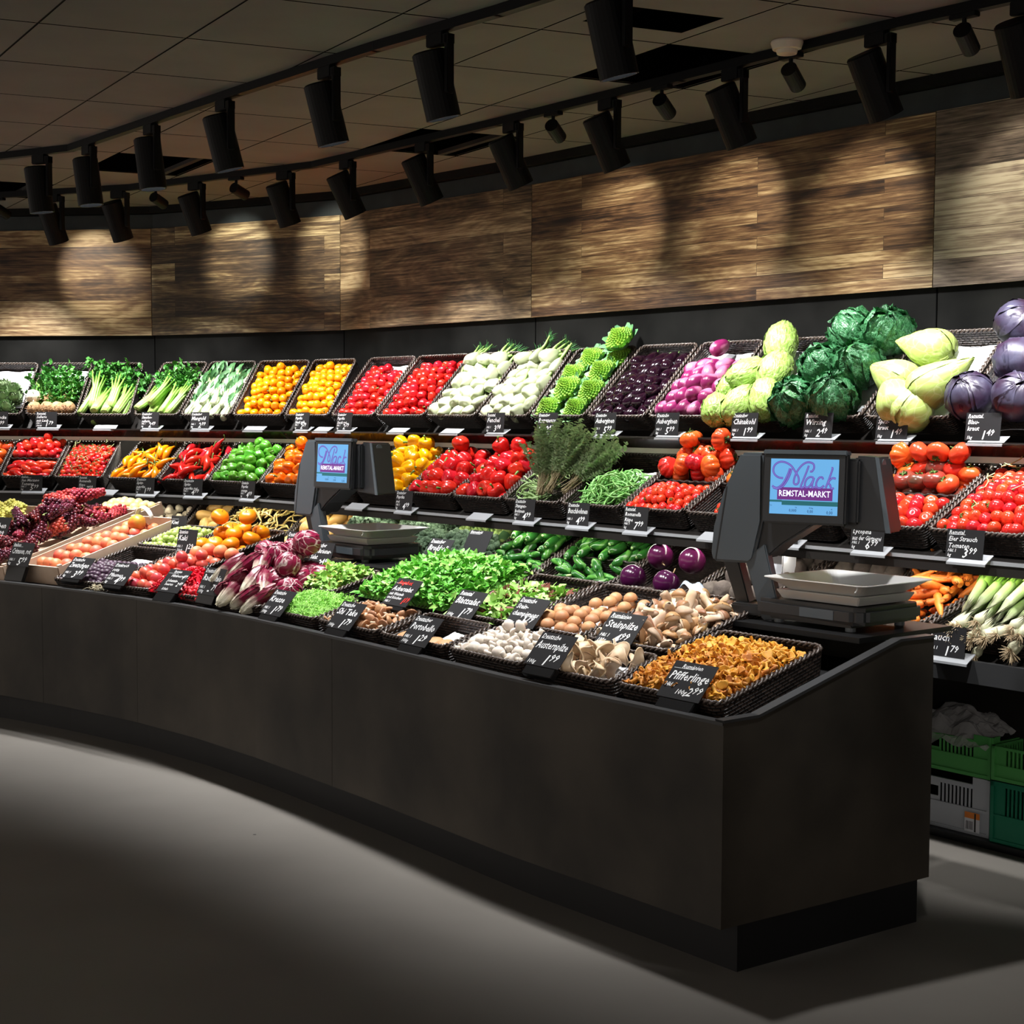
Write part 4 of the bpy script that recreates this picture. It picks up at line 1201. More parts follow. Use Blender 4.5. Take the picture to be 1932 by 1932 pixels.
YB = pmat('wax_bean_skin', (.88, .66, .22), .4, vary=.1)
wax = bean(YB, .12, .006, 1, 'yellow_wax_bean')
SQ = pmat('yellow_squash_skin', (.90, .55, .16), .35, vary=.06)
squash = [T('yellow_squash', lobed('yellow_squash', SQ, .034, .13, 0, 0, 0, 0, taper=-.3, nu=18, nv=12, pw=.8), 'squash')]
# bunch of grapes
def grapes(mat, seed, L=.17, n=95):
    r = random.Random(seed); mb = MB()
    for k in range(n):
        q = k / n; z = L * (.5 - q); rad = .046 * (1 - .65 * q) * math.sqrt(r.uniform(.45, 1)); a = k * 2.4
        mb.ball((rad * math.cos(a), rad * math.sin(a) * .8, z), .0105 * r.uniform(.88, 1.1), 8, 6, 0, (1, 1, 1.12))
    me = mb.mesh('grape_bunch', mat, True, fix=False)
    ms = MB(); ms.tube([(0, 0, -L * .3), (0, 0, L * .5), (.012, 0, L * .62), (.035, .008, L * .66)], [.0015, .0022, .0025, .003], 5)
    return T('grape_bunch', me, 'grapes', ('stem', ms.mesh('stem', PALE_STEM, True, fix=False), None))
GRD = pmat('dark_grape_skin', (.05, .008, .018), .22, vary=.4, c2=(.16, .02, .035), noise_s=30); GRR = pmat('red_grape_skin', (.28, .02, .035), .25, c2=(.52, .06, .06), noise_s=30, vary=.25); GRW = pmat('white_grape_skin', (.74, .66, .16), .3, c2=(.60, .60, .14), noise_s=20)
grD = [grapes(GRD, 1), grapes(GRD, 2)]; grR = [grapes(GRR, 3)]; grW = [grapes(GRW, 4)]
# salad heaps: nobody could count the leaves
def leafheap(F, name, mat, mat2, n, label, h=0, dome=.05, L=(.02, .035), W=(.007, .012), a=(.05, .95), b=(.05, .95), seed=1, share=.15, ruf=.2, over=0, segs=2, edge=.5):
    r = random.Random(seed); mb = MB(); c = F.at(.5, .5, 0)
    for k in range(n):
        x, y = r.uniform(0, 1), r.uniform(0, 1)
        ax, ay = a[0] + (a[1] - a[0]) * x, b[0] + (b[1] - b[0]) * y
        e = (math.sin(PI * x) * math.sin(PI * y)) ** edge
        hh = h + dome * e + r.uniform(-.012, .004) + .006 * noise.noise(Vector((x * 6, y * 6, seed)))
        p = F.at(ax, ay, hh) - c
        d = F.ex * r.gauss(0, 1) + F.ey * r.gauss(0, 1) + F.n * r.uniform(-.1, .9)
        leafshape(mb, p, d, F.n + F.ex * r.gauss(0, .5) + F.ey * r.gauss(0, .5), r.uniform(*L), r.uniform(*W), r.uniform(-.2, .5), 1 if r.random() < share else 0, ruf, r, segs)
    # body of the heap beneath the leaves
    mb.grid(lambda u, v: F.at(a[0] + (a[1] - a[0]) * u, b[0] + (b[1] - b[0]) * v, h + dome * max(0, math.sin(PI * u) * math.sin(PI * v)) ** edge - .014 + .006 * noise.noise(Vector((u * 9, v * 9, seed)))) - c, 12, 12, m=0)
    me = mb.mesh(name, [mat, mat2], True, fix=False)
    o = link(name, me); o.location = c
    tag(o, label, 'salad', kind='stuff')
    return o
# ------------------------------------------------------------------ baskets and produce on the wall shelves
def wfmin(u, d, z):
    best = None
    for s in range(4):
        v = 900
        for _ in range(8):
            P = onwall(u, v, s, d); v += (P.z - z) * F_PX / P.y
        if best is None or P.y < best[0].y: best = (P, s)
    return best[0]
def wquad(l, r, df, zf, db, zb):
    """l, r = (front column, back column) of the left and right side"""
    A, B = wfmin(l[0], df, zf), wfmin(r[0], df, zf)
    D, C = wfmin(l[1], db, zb), wfmin(r[1], db, zb)
    t = (B - A).normalized() * .004
    return [A + t, B - t, C - t, D + t]
ROW1 = (.438, 1.497, .093, 1.849)
ROW2 = (.85, 1.112, .43, 1.338)
ROW3 = (1.0, .805, .60, 1.0)
G1 = 'wicker baskets on the top shelf'; G2 = 'wicker baskets on the middle shelf'; G3 = 'wicker baskets on the lowest shelf'
def bk1(l, r, what, name): return basket(wquad(l, r, *ROW1), .095, 'top shelf wicker basket holding ' + what, name)
def bk2(l, r, what, name, **k): return basket(wquad(l, r, *ROW2), .085, 'middle shelf wicker basket holding ' + what, name, **k)
def bk3(l, r, what, name, **k): return basket(wquad(l, r, *ROW3), .085, 'lowest shelf wicker basket holding ' + what, name, **k)
# top shelf ---------------------------------------------------------
F = bk1((-62, -28), (41, 77), 'artichokes', 'the artichoke basket')
paper(F, .08, .92, .25, .93, -.05, 'white paper sheet lining the artichoke basket')
heap(F, arti, 4, 3, -.012, .02, 'up', 'artichoke', b=(.05, .62), a=(.05, .80), seed=1, under=(3, 2, -.05))
F = bk1((44, 80), (145, 178), 'celeriac with leafy greens', 'the celeriac basket')
paper(F, .08, .92, .3, .93, -.05, 'white paper sheet behind the celeriac greens')
heap(F, celr, 4, 1, .0, .0, 'slope', 'brown celeriac with green leaves', b=(.08, .2), a=(.10, .95), seed=3, jit=.08)
heap(F, celr, 2, 1, -.015, .0, 'slope', 'rear celeriac with green leaves', b=(.30, .38), a=(.30, .98), seed=4, jit=.08)
put(celw[0], Matrix.Translation(F.at(.10, .30, .03)), 'smooth pale celeriac at the left of the celeriac basket')
F = bk1((146, 179), (246, 274), 'tall leafy celery', 'the left celery basket')
heap(F, cel, 4, 1, -.01, .0, 'slope', 'celery bunch', b=(.32, .40), a=(.08, .95), seed=5, jit=.08, under=(4, 1, -.045), sc=(1.0, 1.12))
heap(F, cel, 2, 1, .03, .0, 'slope', 'upper celery bunch', b=(.40, .5), a=(.2, .85), seed=6, jit=.1)
F = bk1((249, 308), (336, 396), 'pale celery stalks', 'the right celery basket')
heap(F, cel, 4, 1, -.012, .0, 'slope', 'celery bunch', b=(.34, .42), a=(.08, .95), seed=7, jit=.08, under=(3, 1, -.04), sc=(.95, 1.08))
heap(F, cel, 1, 1, .028, .0, 'slope', 'upper celery bunch', b=(.4, .5), a=(.3, .8), seed=8)
F = bk1((337, 397), (435, 488), 'pak choi with white stalks', 'the pak choi basket')
heap(F, chardT, 5, 4, -.015, .02, 'slope', 'pak choi', b=(.10, .80), a=(.06, .96), seed=9, jit=.12, sc=(.85, .98), under=(4, 2, -.03))
for l, r, nm, q in (((435, 489), (532, 590), 'the left yellow snack pepper basket', 11), ((534, 592), (620, 676), 'the right yellow snack pepper basket', 12)):
    F = bk1(l, r, 'yellow snack peppers, ' + ('left of two' if q == 11 else 'right of two'), nm)
    heap(F, snackY, 6, 8, -.018, .03, 'any', 'yellow snack pepper', seed=q, jit=.18, under=(6, 7, -.035), top=[(.5, .92, .03), (.25, .86, .02)])
for l, r, nm, q in (((622, 699), (704, 790), 'the left red pepper basket', 13), ((705, 791), (799, 891), 'the right red snack pepper basket', 14)):
    F = bk1(l, r, 'red snack peppers, ' + ('left of two' if q == 13 else 'right of two'), nm)
    if q == 13: paper(F, .1, .9, .4, .93, -.045, 'white paper sheet showing behind the left red snack peppers')
    heap(F, snackR, 6, 8, -.022 if q == 13 else -.015, .03, 'any', 'red snack pepper', seed=q, jit=.18, under=(6, 6, -.033), skip=(lambda i, j: j > 5 and i > 2) if q == 13 else None, b=(.07, .9))
for l, r, nm, q in (((801, 892), (896, 990), 'the left fennel basket', 15), ((898, 992), (996, 1084), 'the right fennel basket', 16)):
    F = bk1(l, r, 'white fennel bulbs, ' + ('left of two' if q == 15 else 'right of two'), nm)
    heap(F, fen_short, 4, 6, -.005, .02, 'butt', 'fennel bulb', seed=q, jit=.14, under=(3, 4, -.05), b=(.02, .80), a=(.06, .9))
    heap(F, fen, 3, 1, .03, .0, 'butt', 'fennel bulb with green fronds', seed=q + 40, jit=.14, b=(.72, .92), a=(.1, .9))
F = bk1((998, 1090), (1102, 1208), 'bright green romanesco heads', 'the romanesco basket')
heap(F, roma, 2, 4, -.005, .02, 'none', 'romanesco head', seed=17, jit=.06, b=(.04, .98), a=(.06, .96), stag=.1, sc=(.85, 1.0), under=(2, 3, -.05))
put(roma[0], Matrix.Translation(F.at(.80, .98, .065)) @ F.rot().to_4x4() @ Matrix.Rotation(1, 4, 'Z') @ Matrix.Scale(.95, 4), 'highest romanesco head, leaning out at the upper right of its basket')
F = bk1((1103, 1210), (1216, 1324), 'glossy black aubergines', 'the black aubergine basket')
paper(F, .08, .92, .4, .93, -.05, 'white paper sheet lining the black aubergine basket')
heap(F, aubD, 5, 7, -.015, .03, 'butt', 'black aubergine', seed=18, jit=.12, under=(4, 5, -.035), b=(.08, .87), a=(.07, .95))
F = bk1((1217, 1326), (1341, 1447), 'purple striped aubergines', 'the striped aubergine basket')
paper(F, .08, .92, .35, .93, -.05, 'white paper sheet lining the striped aubergine basket')
heap(F, aubL, 5, 5, -.01, .03, 'butt', 'purple striped aubergine', seed=19, jit=.12, under=(4, 3, -.035), b=(.09, .76), a=(.07, .95))
put(aubL[0], Matrix.Translation(F.at(.45, .86, .03)) @ orient('butt', F, rnd).to_4x4(), 'darkest striped aubergine, topmost of its heap')
F = bk1((1342, 1449), (1466, 1582), 'pale green chinese cabbages', 'the chinese cabbage basket')
paper(F, .08, .95, .1, .93, -.05, 'white paper sheet lining the chinese cabbage basket')
for k, (x, y, h, rz, lb) in enumerate(((.10, .06, .03, .5, 'chinese cabbage at the lower left, hanging over the basket edge'), (.42, .10, .035, -.2, 'chinese cabbage at the front centre of its basket'), (.76, .16, .04, .3, 'chinese cabbage at the front right of its basket'), (.28, .42, .06, -.3, 'chinese cabbage in the middle left of its heap'), (.66, .46, .06, .2, 'chinese cabbage in the middle right of its heap'), (.48, .78, .07, .3, 'highest chinese cabbage, at the back of its basket'), (.12, .33, .03, .2, 'chinese cabbage at the left edge, above the lowest one'))):
    put(chin[k % 3], Matrix.Translation(F.at(x, y, h)) @ F.rot().to_4x4() @ Matrix.Rotation(rz, 4, 'Z') @ Matrix.Rotation(-1.9 + .3 * (k % 3), 4, 'X'), lb, 'chinese cabbages')
F = bk1((1468, 1584), (1623, 1744), 'crinkled dark green savoy cabbages', 'the savoy basket')
paper(F, .05, .95, .2, .93, -.05, 'white paper sheet lining the savoy cabbage basket')
for k, (x, y, h, rz, lb) in enumerate(((.20, .10, .045, .5, 'savoy cabbage at the front left of its basket'), (.64, .14, .05, 2.2, 'savoy cabbage at the front right with pale veined leaves'), (.28, .47, .06, 1.2, 'savoy cabbage in the middle left of its heap'), (.68, .50, .06, 3.3, 'savoy cabbage in the middle right of its heap'), (.38, .86, .075, 4.4, 'savoy cabbage at the back left of its heap'), (.80, .84, .08, 5.2, 'highest savoy cabbage, back right with a curled leaf'))):
    put(savoy[k % 3], Matrix.Translation(F.at(x, y, h)) @ F.rot().to_4x4() @ Matrix.Rotation(rz, 4, 'Z') @ Matrix.Rotation(.5 * math.sin(k * 2.1), 4, 'X') @ Matrix.Scale(1.04, 4), lb, 'savoy cabbages')
F = bk1((1625, 1746), (1796, 1912), 'smooth pale pointed cabbages', 'the pointed cabbage basket')
paper(F, .05, .97, .1, .93, -.06, 'wide white paper sheet behind the pointed cabbages')
for k, (x, y, h, az, lb) in enumerate(((.15, .36, .06, 2.75, 'pointed cabbage lying across the left, tip over the savoy basket'), (.34, .17, .055, 2.2, 'pointed cabbage at the front left, tip to the left'), (.78, .30, .07, .75, 'pointed cabbage at the right, tip pointing up right'), (.34, .64, .08, 2.95, 'highest pointed cabbage, tip pointing left'), (.60, .15, .04, 1.3, 'pointed cabbage at the front right of its basket'))):
    dv = F.ex * math.cos(az) + F.ey * math.sin(az) + F.n * .12
    put(spitz[k % 2], Matrix.Translation(F.at(x, y, h)) @ dv.to_track_quat('Z', 'X').to_matrix().to_4x4() @ Matrix.Rotation(k, 4, 'Z') @ Matrix.Scale(.98, 4), lb, 'pointed cabbages')
F = bk1((1798, 1914), (1990, 2100), 'dark red cabbages', 'the red cabbage basket')
paper(F, .05, .95, .02, .7, -.06, 'white paper sheet under the red cabbages')
for k, (x, y, h, lb) in enumerate(((.14, .14, .055, 'red cabbage at the front left of its basket'), (.62, .14, .05, 'red cabbage at the front right, cut by the picture edge'), (.46, .46, .07, 'red cabbage with dull bluish leaves in the middle of its heap'), (.25, .84, .09, 'highest red cabbage, shiny purple, back left'), (.8, .62, .08, 'red cabbage at the far right of the heap'))):
    put(redc[k % 2], Matrix.Translation(F.at(x, y, h)) @ F.rot().to_4x4() @ Matrix.Rotation(k * 1.7, 4, 'Z') @ Matrix.Rotation(.7 * k, 4, 'X'), lb, 'red cabbages')

# middle shelf --------------------------------------------------------
B2 = [(-100, -62), (-3, 31), (97, 134), (194, 231), None, (198, 266), (294, 354), (389, 448), (488, 546), (578, 645), None, (580, 648), (665, 752), (762, 853), (850, 948), (945, 1048), (1053, 1162), (1167, 1290), (1286, 1415), (1405, 1545), (1572, 1708), (1741, 1882), (1935, 2080)]
F = bk2(B2[0], B2[1], 'large orange-red tomatoes at the left picture edge', 'the far left tomato basket')
heap(F, bigtom[1:2], 4, 4, .0, .02, 'up', 'orange-red beef tomato', seed=31, under=(3, 3, -.05))
F = bk2(B2[1], B2[2], 'round tomatoes behind long tomatoes', 'the divided tomato basket', divider=[((.03, .5), (.97, .5))])
heap(F.sub(0, 1, 0, .5, 'the long tomato tray'), sanmarz, 4, 4, -.01, .02, 'cross', 'long red tomato', seed=32, jit=.12, under=(4, 3, -.03))
heap(F.sub(0, 1, .52, 1, 'the round tomato tray'), tomato_bare, 6, 4, .01, .035, 'any', 'round red tomato', seed=33, jit=.12, under=(6, 3, -.035), top=[(.7, .8, .04)])
F = bk2(B2[2], B2[3], 'small vine tomatoes left of the shelf gap', 'the left vine tomato basket')
heap(F, cherry, 9, 11, -.005, .035, 'up', None, seed=34, jit=.2, under=(8, 9, -.03), unique=False, shared='small red vine tomato in the basket left of the shelf gap')
F = bk2(B2[5], B2[6], 'long yellow peppers', 'the long yellow pepper basket')
heap(F, longY, 6, 3, -.005, .02, 'slopev', 'long yellow pepper', seed=35, b=(.08, .82), jit=.15, under=(5, 3, -.03))
F = bk2(B2[6], B2[7], 'long red peppers', 'the long red pepper basket')
heap(F, longR, 6, 4, .0, .03, 'slopev', 'long red pepper', seed=36, b=(.08, .9), jit=.15, under=(5, 3, -.03))
F = bk2(B2[7], B2[8], 'green bell peppers', 'the green pepper basket')
heap(F, bellG, 5, 6, .005, .035, 'any', 'green bell pepper', seed=37, jit=.15, under=(4, 5, -.04), top=[(.6, .9, .04), (.8, .8, .04)])
F = bk2(B2[8], B2[9], 'orange bell peppers', 'the orange pepper basket')
heap(F, bellO, 4, 5, .0, .035, 'any', 'orange bell pepper', seed=38, jit=.15, under=(4, 4, -.04), top=[(.5, .8, .055)])
F = bk2(B2[11], B2[12], 'yellow bell peppers hidden behind the small scale', 'the left yellow pepper basket')
heap(F, bellY, 4, 5, .0, .04, 'any', 'yellow bell pepper', seed=39, jit=.15, under=(3, 4, -.045))
F = bk2(B2[12], B2[13], 'yellow bell peppers right of the small scale', 'the right yellow pepper basket')
heap(F, bellY, 4, 6, .008, .05, 'any', 'yellow bell pepper', seed=40, jit=.15, under=(4, 5, -.045), top=[(.25, .88, .06), (.55, .9, .06), (.8, .9, .055)])
F = bk2(B2[13], B2[14], 'red bell peppers, left of two', 'the left red bell pepper basket')
heap(F, bellR, 4, 5, .0, .035, 'any', 'red bell pepper', seed=41, jit=.15, under=(3, 4, -.045), top=[(.5, .85, .07)])
F = bk2(B2[14], B2[15], 'red bell peppers, right of two', 'the right red bell pepper basket')
heap(F, bellR, 4, 5, .005, .035, 'any', 'red bell pepper', seed=42, jit=.15, under=(3, 4, -.045), top=[(.2, .88, .06), (.6, .9, .06), (.9, .75, .04)])
F = bk2(B2[15], B2[16], 'flat beans and thyme', 'the flat bean basket')
G = F.sub(.02, .5, 0, .9, 'the flat bean basket')
heap(G, fbeans, 3, 17, -.02, .035, 'cross', None, seed=43, jit=.2, under=(3, 12, -.02), unique=False, shared='pale flat green bean stacked left of the thyme', a=(.52, .68), b=(.1, .95), sc=(.75, .85))
for k, (x, y, hh, sx, lb) in enumerate(((.62, .16, .04, .0, 'leftmost of the three big thyme bunches'), (.78, .18, .05, .25, 'middle of the three big thyme bunches'), (.95, .26, .02, .5, 'rightmost of the three big thyme bunches'))):
    dv = F.ey * 1.0 + F.n * (.75 - .25 * k) + F.ex * (sx - .25)
    put(thy[0], Matrix.Translation(F.at(x, y, hh)) @ dv.to_track_quat('Z', 'Y').to_matrix().to_4x4() @ Matrix.Scale(1.12, 4), lb, 'thyme bunches')
F = bk2(B2[16], B2[17], 'thin green beans', 'the green bean basket')
paper(F, .1, .95, .3, .80, -.045, 'white paper sheet behind the green beans')
heap(F, beans, 9, 14, -.015, .035, 'flat', None, seed=44, jit=.3, under=(7, 10, -.02), unique=False, shared='thin green bean in the heap beside the thyme', b=(.14, .64), a=(.2, .82))
heap(F, beans, 6, 8, .012, .02, 'flat', None, seed=45, jit=.3, unique=False, shared='thin green bean in the heap beside the thyme', b=(.17, .5), a=(.24, .78))
F = bk2(B2[17], B2[18], 'oval tomatoes with ribbed tomatoes behind', 'the oval tomato basket', divider=[((.03, .52), (.97, .52))])
heap(F.sub(0, 1, 0, .5, 'the oval tomato tray'), ovaltom, 8, 6, .0, .035, 'any', 'oval red vine tomato', seed=46, jit=.15, under=(7, 4, -.028), a=(.05, .95))
G = F.sub(0, 1, .54, 1, 'the ribbed tomato tray')
heap(G, oxheart, 4, 2, .03, .03, 'any', 'ribbed tomato', seed=47, jit=.08, under=(3, 2, -.05), b=(.1, .9))
put(oxheart[1], Matrix.Translation(G.at(.33, .8, .105)) @ orient('up', G, rnd).to_4x4(), 'orange ribbed tomato on top of the heap, left of two')
put(oxheart[1], Matrix.Translation(G.at(.80, .8, .105)) @ orient('any', G, rnd).to_4x4(), 'orange ribbed tomato on top of the heap, right of two')
F = bk2(B2[18], B2[19], 'a few small tomatoes, left of the large scale', 'the half empty tomato basket', divider=[((.03, .52), (.97, .52))])
heap(F.sub(0, 1, 0, .5, 'the half empty tray'), cherry, 6, 5, -.03, .015, 'up', 'small red tomato', seed=48, jit=.15, a=(.28, .95))
heap(F.sub(0, 1, .54, 1, 'the rear tray left of scale'), bigtom, 4, 3, .0, .03, 'up', 'beef tomato', seed=49, jit=.12, under=(3, 2, -.045))
F = bk2(B2[19], B2[20], 'tomatoes hidden behind the large scale', 'the tomato basket behind the scale')
heap(F, bigtom, 4, 5, .0, .03, 'up', 'beef tomato', seed=50, jit=.12, under=(3, 3, -.05))
F = bk2(B2[20], B2[21], 'small round tomatoes before large ones, right of the scale', 'the basket right of the scale', divider=[((.03, .50), (.97, .50))])
heap(F.sub(0, 1, 0, .48, 'the tray right of scale'), tomato_bare, 7, 4, .0, .02, 'any', 'round red tomato', seed=51, jit=.12, under=(6, 3, -.035), sc=(.95, 1.08))
G = F.sub(0, 1, .52, 1, 'the rear tray right of scale')
heap(G, bigtom, 5, 2, .01, .035, 'up', 'beef tomato', seed=52, jit=.1, under=(4, 2, -.05), b=(.05, .8))
heap(G, bigtom[:2] + oxheart[1:], 4, 1, .07, .02, 'any', 'upper beef tomato', seed=53, jit=.12, b=(.5, .9), sc=(1.0, 1.1))
F = bk2(B2[21], B2[22], 'medium tomatoes on the vine at the right edge', 'the right vine tomato basket')
heap(F, tomato + tomato_bare + tomato_bare, 8, 9, .0, .035, 'any', 'red vine tomato', seed=54, jit=.16, under=(7, 7, -.035), sc=(.82, .95), unique=False, shared='red vine tomato in the rightmost basket of the middle shelf')
mb = MB(); r = random.Random(12)
for k in range(16):
    p = F.at(r.uniform(.1, .9), r.uniform(.1, .9), .045); q = [p]
    for i in range(4): q.append(q[-1] + F.ex * r.uniform(-.03, .03) + F.ey * r.uniform(-.005, .035) + F.n * r.uniform(-.012, .010))
    mb.tube(q, .0022, 5)
tag(mb.build('tomato_vine', PALE_STEM, smooth=True, fix=False), 'pale green vine twigs tangled over the rightmost tomatoes', 'vine', kind='stuff')
mb = MB(); F = Frame(wquad(B2[2], B2[3], *ROW2), 'x')
for k in range(16):
    p = F.at(r.uniform(.1, .9), r.uniform(.1, .95), .042); q = [p]
    for i in range(4): q.append(q[-1] + F.ex * r.uniform(-.02, .02) + F.ey * r.uniform(-.005, .03) + F.n * r.uniform(-.01, .010))
    mb.tube(q, .0015, 4)
tag(mb.build('tomato_vine', PALE_STEM, smooth=True, fix=False), 'thin vine twigs over the small tomatoes left of the gap', 'vine', kind='stuff')

# lowest shelf --------------------------------------------------------
def b3(u): return (u, u + 55 + max(0, (u - 300)) * .105)
F = bk3(b3(228), b3(326), 'garlic bulbs', 'the garlic basket')
heap(F, garlic, 5, 4, -.01, .03, 'any', 'garlic bulb', seed=61, under=(4, 4, -.03), b=(.1, .8))
F = bk3(b3(330), b3(395), 'small yellow squashes', 'the small squash basket')
heap(F, squash, 2, 4, -.03, .0, 'flat', 'small squash', seed=62)
F = bk3(b3(398), b3(522), 'yellow wax beans behind the radicchio', 'the wax bean basket')
heap(F, wax, 8, 9, .01, .05, 'flat', None, seed=63, jit=.3, under=(6, 6, -.02), unique=False, shared='yellow wax bean heaped behind the radicchio')
F = bk3(b3(524), b3(612), 'orange-yellow squashes behind the small scale', 'the right squash basket')
heap(F, squash, 3, 4, .0, .02, 'flat', 'yellow squash', seed=64, under=(3, 3, -.04))
F = bk3(b3(614), b3(700), 'broccoli hidden behind the small scale', 'the left broccoli basket')
heap(F, broc, 3, 3, .01, .02, 'up', 'broccoli head', seed=65, jit=.1)
F = bk3(b3(702), b3(796), 'broccoli heads', 'the middle broccoli basket')
heap(F, broc, 4, 4, .01, .03, 'up', 'broccoli head', seed=66, jit=.12, under=(3, 3, -.05))
F = bk3(b3(798), b3(893), 'broccoli before green cauliflower', 'the right broccoli basket')
heap(F.sub(0, 1, 0, .5, 'the right broccoli basket'), broc, 4, 2, .01, .03, 'up', 'broccoli head', seed=67, jit=.1, under=(3, 2, -.05))
heap(F.sub(0, 1, .5, 1, 'the right broccoli basket'), cauli, 3, 2, -.025, .02, 'up', 'green cauliflower', seed=68, jit=.08, a=(.05, .95), b=(.1, .75), sc=(.85, .92))
F = bk3(b3(895), b3(1001), 'dark green courgettes, left of two', 'the left courgette basket', divider=[((.03, .42), (.97, .42))])
heap(F.sub(0, 1, 0, .4, 'the small left tray'), zuc, 2, 5, -.01, .015, 'cross', 'small courgette', seed=69, jit=.1, sc=(.75, .85), under=(2, 3, -.03))
heap(F.sub(0, 1, .44, 1, 'the left courgette tray'), zuc, 3, 5, .035, .045, 'slope', 'courgette', seed=70, jit=.12, under=(3, 4, -.035), sc=(.9, 1))
F = bk3(b3(1002), b3(1149), 'dark green courgettes, right of two', 'the right courgette basket', divider=[((.03, .42), (.97, .42))])
heap(F.sub(0, 1, 0, .4, 'the small right tray'), zuc, 2, 4, -.02, .01, 'cross', 'small courgette', seed=71, jit=.1, sc=(.75, .85), under=(2, 3, -.03))
heap(F.sub(0, 1, .44, 1, 'the right courgette tray'), zuc, 4, 4, .02, .035, 'slope', 'courgette', seed=72, jit=.12, under=(3, 4, -.035), sc=(.9, 1))
F = bk3(b3(1151), b3(1291), 'round violet aubergines', 'the round aubergine basket')
for k, (x, y, h, lb) in enumerate(((.20, .12, .02, 'round violet aubergine at the front left of its basket'), (.68, .10, .02, 'round violet aubergine at the front right of its basket'), (.28, .42, .05, 'dark round aubergine on top of the heap, left'), (.72, .40, .05, 'dark round aubergine on top of the heap, right'), (.85, .80, -.02, 'magenta round aubergine at the back of its basket'))):
    put(aubR[k % 2], Matrix.Translation(F.at(x, y, h)) @ orient('any', F, random.Random(k + 5)).to_4x4(), lb, 'round aubergines')
F = bk3(b3(1293), b3(1430), 'dark beetroots', 'the beetroot basket')
heap(F, beet, 4, 4, -.01, .02, 'any', 'grey-brown beetroot', seed=74, jit=.1, under=(3, 3, -.04))
F = bk3(b3(1432), b3(1580), 'an upright white paper bag', 'the basket behind the large scale')
mb = MB(); cc = F.at(-.36, .45, .0); ex, ey = F.ex, Vector((-F.ex.y, F.ex.x, 0))
q = [cc - ex * .07 - ey * .04, cc + ex * .07 - ey * .04, cc + ex * .07 + ey * .04, cc - ex * .07 + ey * .04]; up = Vector((0, 0, .165))
mb.hexa([p - cc for p in q] + [p - cc + up + ex * .008 for p in q]); o = mb.build('paper_bag', PAPER, bevel=.004); o.location = cc; tag(o, 'white paper bag standing behind the arm of the large scale', 'bag')
heap(F, beet, 4, 3, -.03, .01, 'any', 'grey-brown root', seed=75, jit=.1)
F = bk3(b3(1582), b3(1736), 'orange carrots', 'the carrot basket')
heap(F, carrot, 6, 6, .01, .04, 'flat', 'orange carrot', seed=76, jit=.2, under=(4, 5, -.035), sc=(.8, 1))
heap(F, carrot, 5, 1, .07, .02, 'slopev', 'upper orange carrot', seed=77, jit=.2, b=(.5, .9), sc=(.8, 1))
F = bk3(b3(1738), b3(1925), 'leeks with green leaves', 'the leek basket')
heap(F, leek, 7, 1, .01, .01, 'slope', 'leek', seed=78, jit=.1, b=(.36, .40), a=(.05, .97), under=(7, 1, -.04), sc=(1.05, 1.12))
heap(F, leek, 6, 1, .05, .01, 'slope', 'upper leek', seed=79, jit=.1, b=(.40, .44), a=(.1, .95), sc=(1.05, 1.12))
F = bk3(b3(1927), b3(2110), 'more leeks at the right picture edge', 'the rightmost leek basket')
heap(F, leek, 6, 1, .0, .01, 'slope', 'leek', seed=80, jit=.1, b=(.33, .37), a=(.05, .97))
# ------------------------------------------------------------------ baskets and produce on the counter
def bf(q): return [bedpx(u, v)[0] for u, v in q]
def sq(s0, s1, t0, t1):
    return [cpt(s0 + .004, t0), cpt(s1 - .004, t0), cpt(s1 - .004, t1), cpt(s0 + .004, t1)]
def bkc(q, what, name, depth=.075): return basket(q, depth, 'counter wicker basket holding ' + what, name)
F = bkc(sq(6.41, 6.84, .06, .515), 'chanterelles, nearest the camera', 'the chanterelle basket', .085)
r = random.Random(91)
def chanpos(x, y): return .012 + .040 * math.sin(PI * min(1, x * 1.0)) ** .6 * math.sin(PI * min(1, max(0, y * .9 + .08))) ** .7
k = 0
cells = [(i, j) for j in range(22) for i in range(20)]
ind = MB()
mb = MB(); c = F.at(.5, .5, 0)
mb.grid(lambda u, v: F.at(.06 + .88 * u, .05 + .80 * v, chanpos(u, v) - .030) - c, 14, 14)
base = mb.v[:]
for (i, j) in cells:
    x = (i + .5 + r.uniform(-.35, .35)) / 20; y = (j + .5 + r.uniform(-.35, .35)) / 22
    p = F.at(.06 + .88 * x, .05 + .80 * y, chanpos(x, y) - .008 + r.uniform(-.008, .008))
    q = orient('any', F, r)
    if (j < 16 and k < 300):
        put(chant[r.randrange(4)], Matrix.Translation(p) @ q.to_4x4() @ Matrix.Scale(r.uniform(.85, 1.25), 4), 'small orange chanterelle in the heap nearest the camera', 'chanterelles'); k += 1
    else:
        me = chant[r.randrange(4)].mesh; n0 = len(mb.v); s = r.uniform(.85, 1.25)
        mb.v += [p - c + q @ (v.co * s) for v in me.vertices]
        for pl in me.polygons: mb.face([n0 + a for a in pl.vertices])
o = link('chanterelle_heap', mb.mesh('chanterelle_heap', CHA, True, fix=False)); o.location = c
tag(o, 'rest of the orange chanterelle heap, its far rows', 'mushroom', kind='stuff')
F = bkc(sq(5.99, 6.40, .06, .285), 'oyster mushrooms', 'the oyster mushroom basket')
paper(F, .1, .9, .1, .9, -.045, 'white paper under the oyster mushrooms', .004)
heap(F, oyster, 6, 4, .015, .02, 'any', 'beige oyster mushroom', seed=92, jit=.15, a=(.08, .82), sc=(.8, 1.05), under=(5, 3, -.03))
F = bkc(sq(5.55, 5.98, .06, .285), 'white button mushrooms', 'the white mushroom basket')
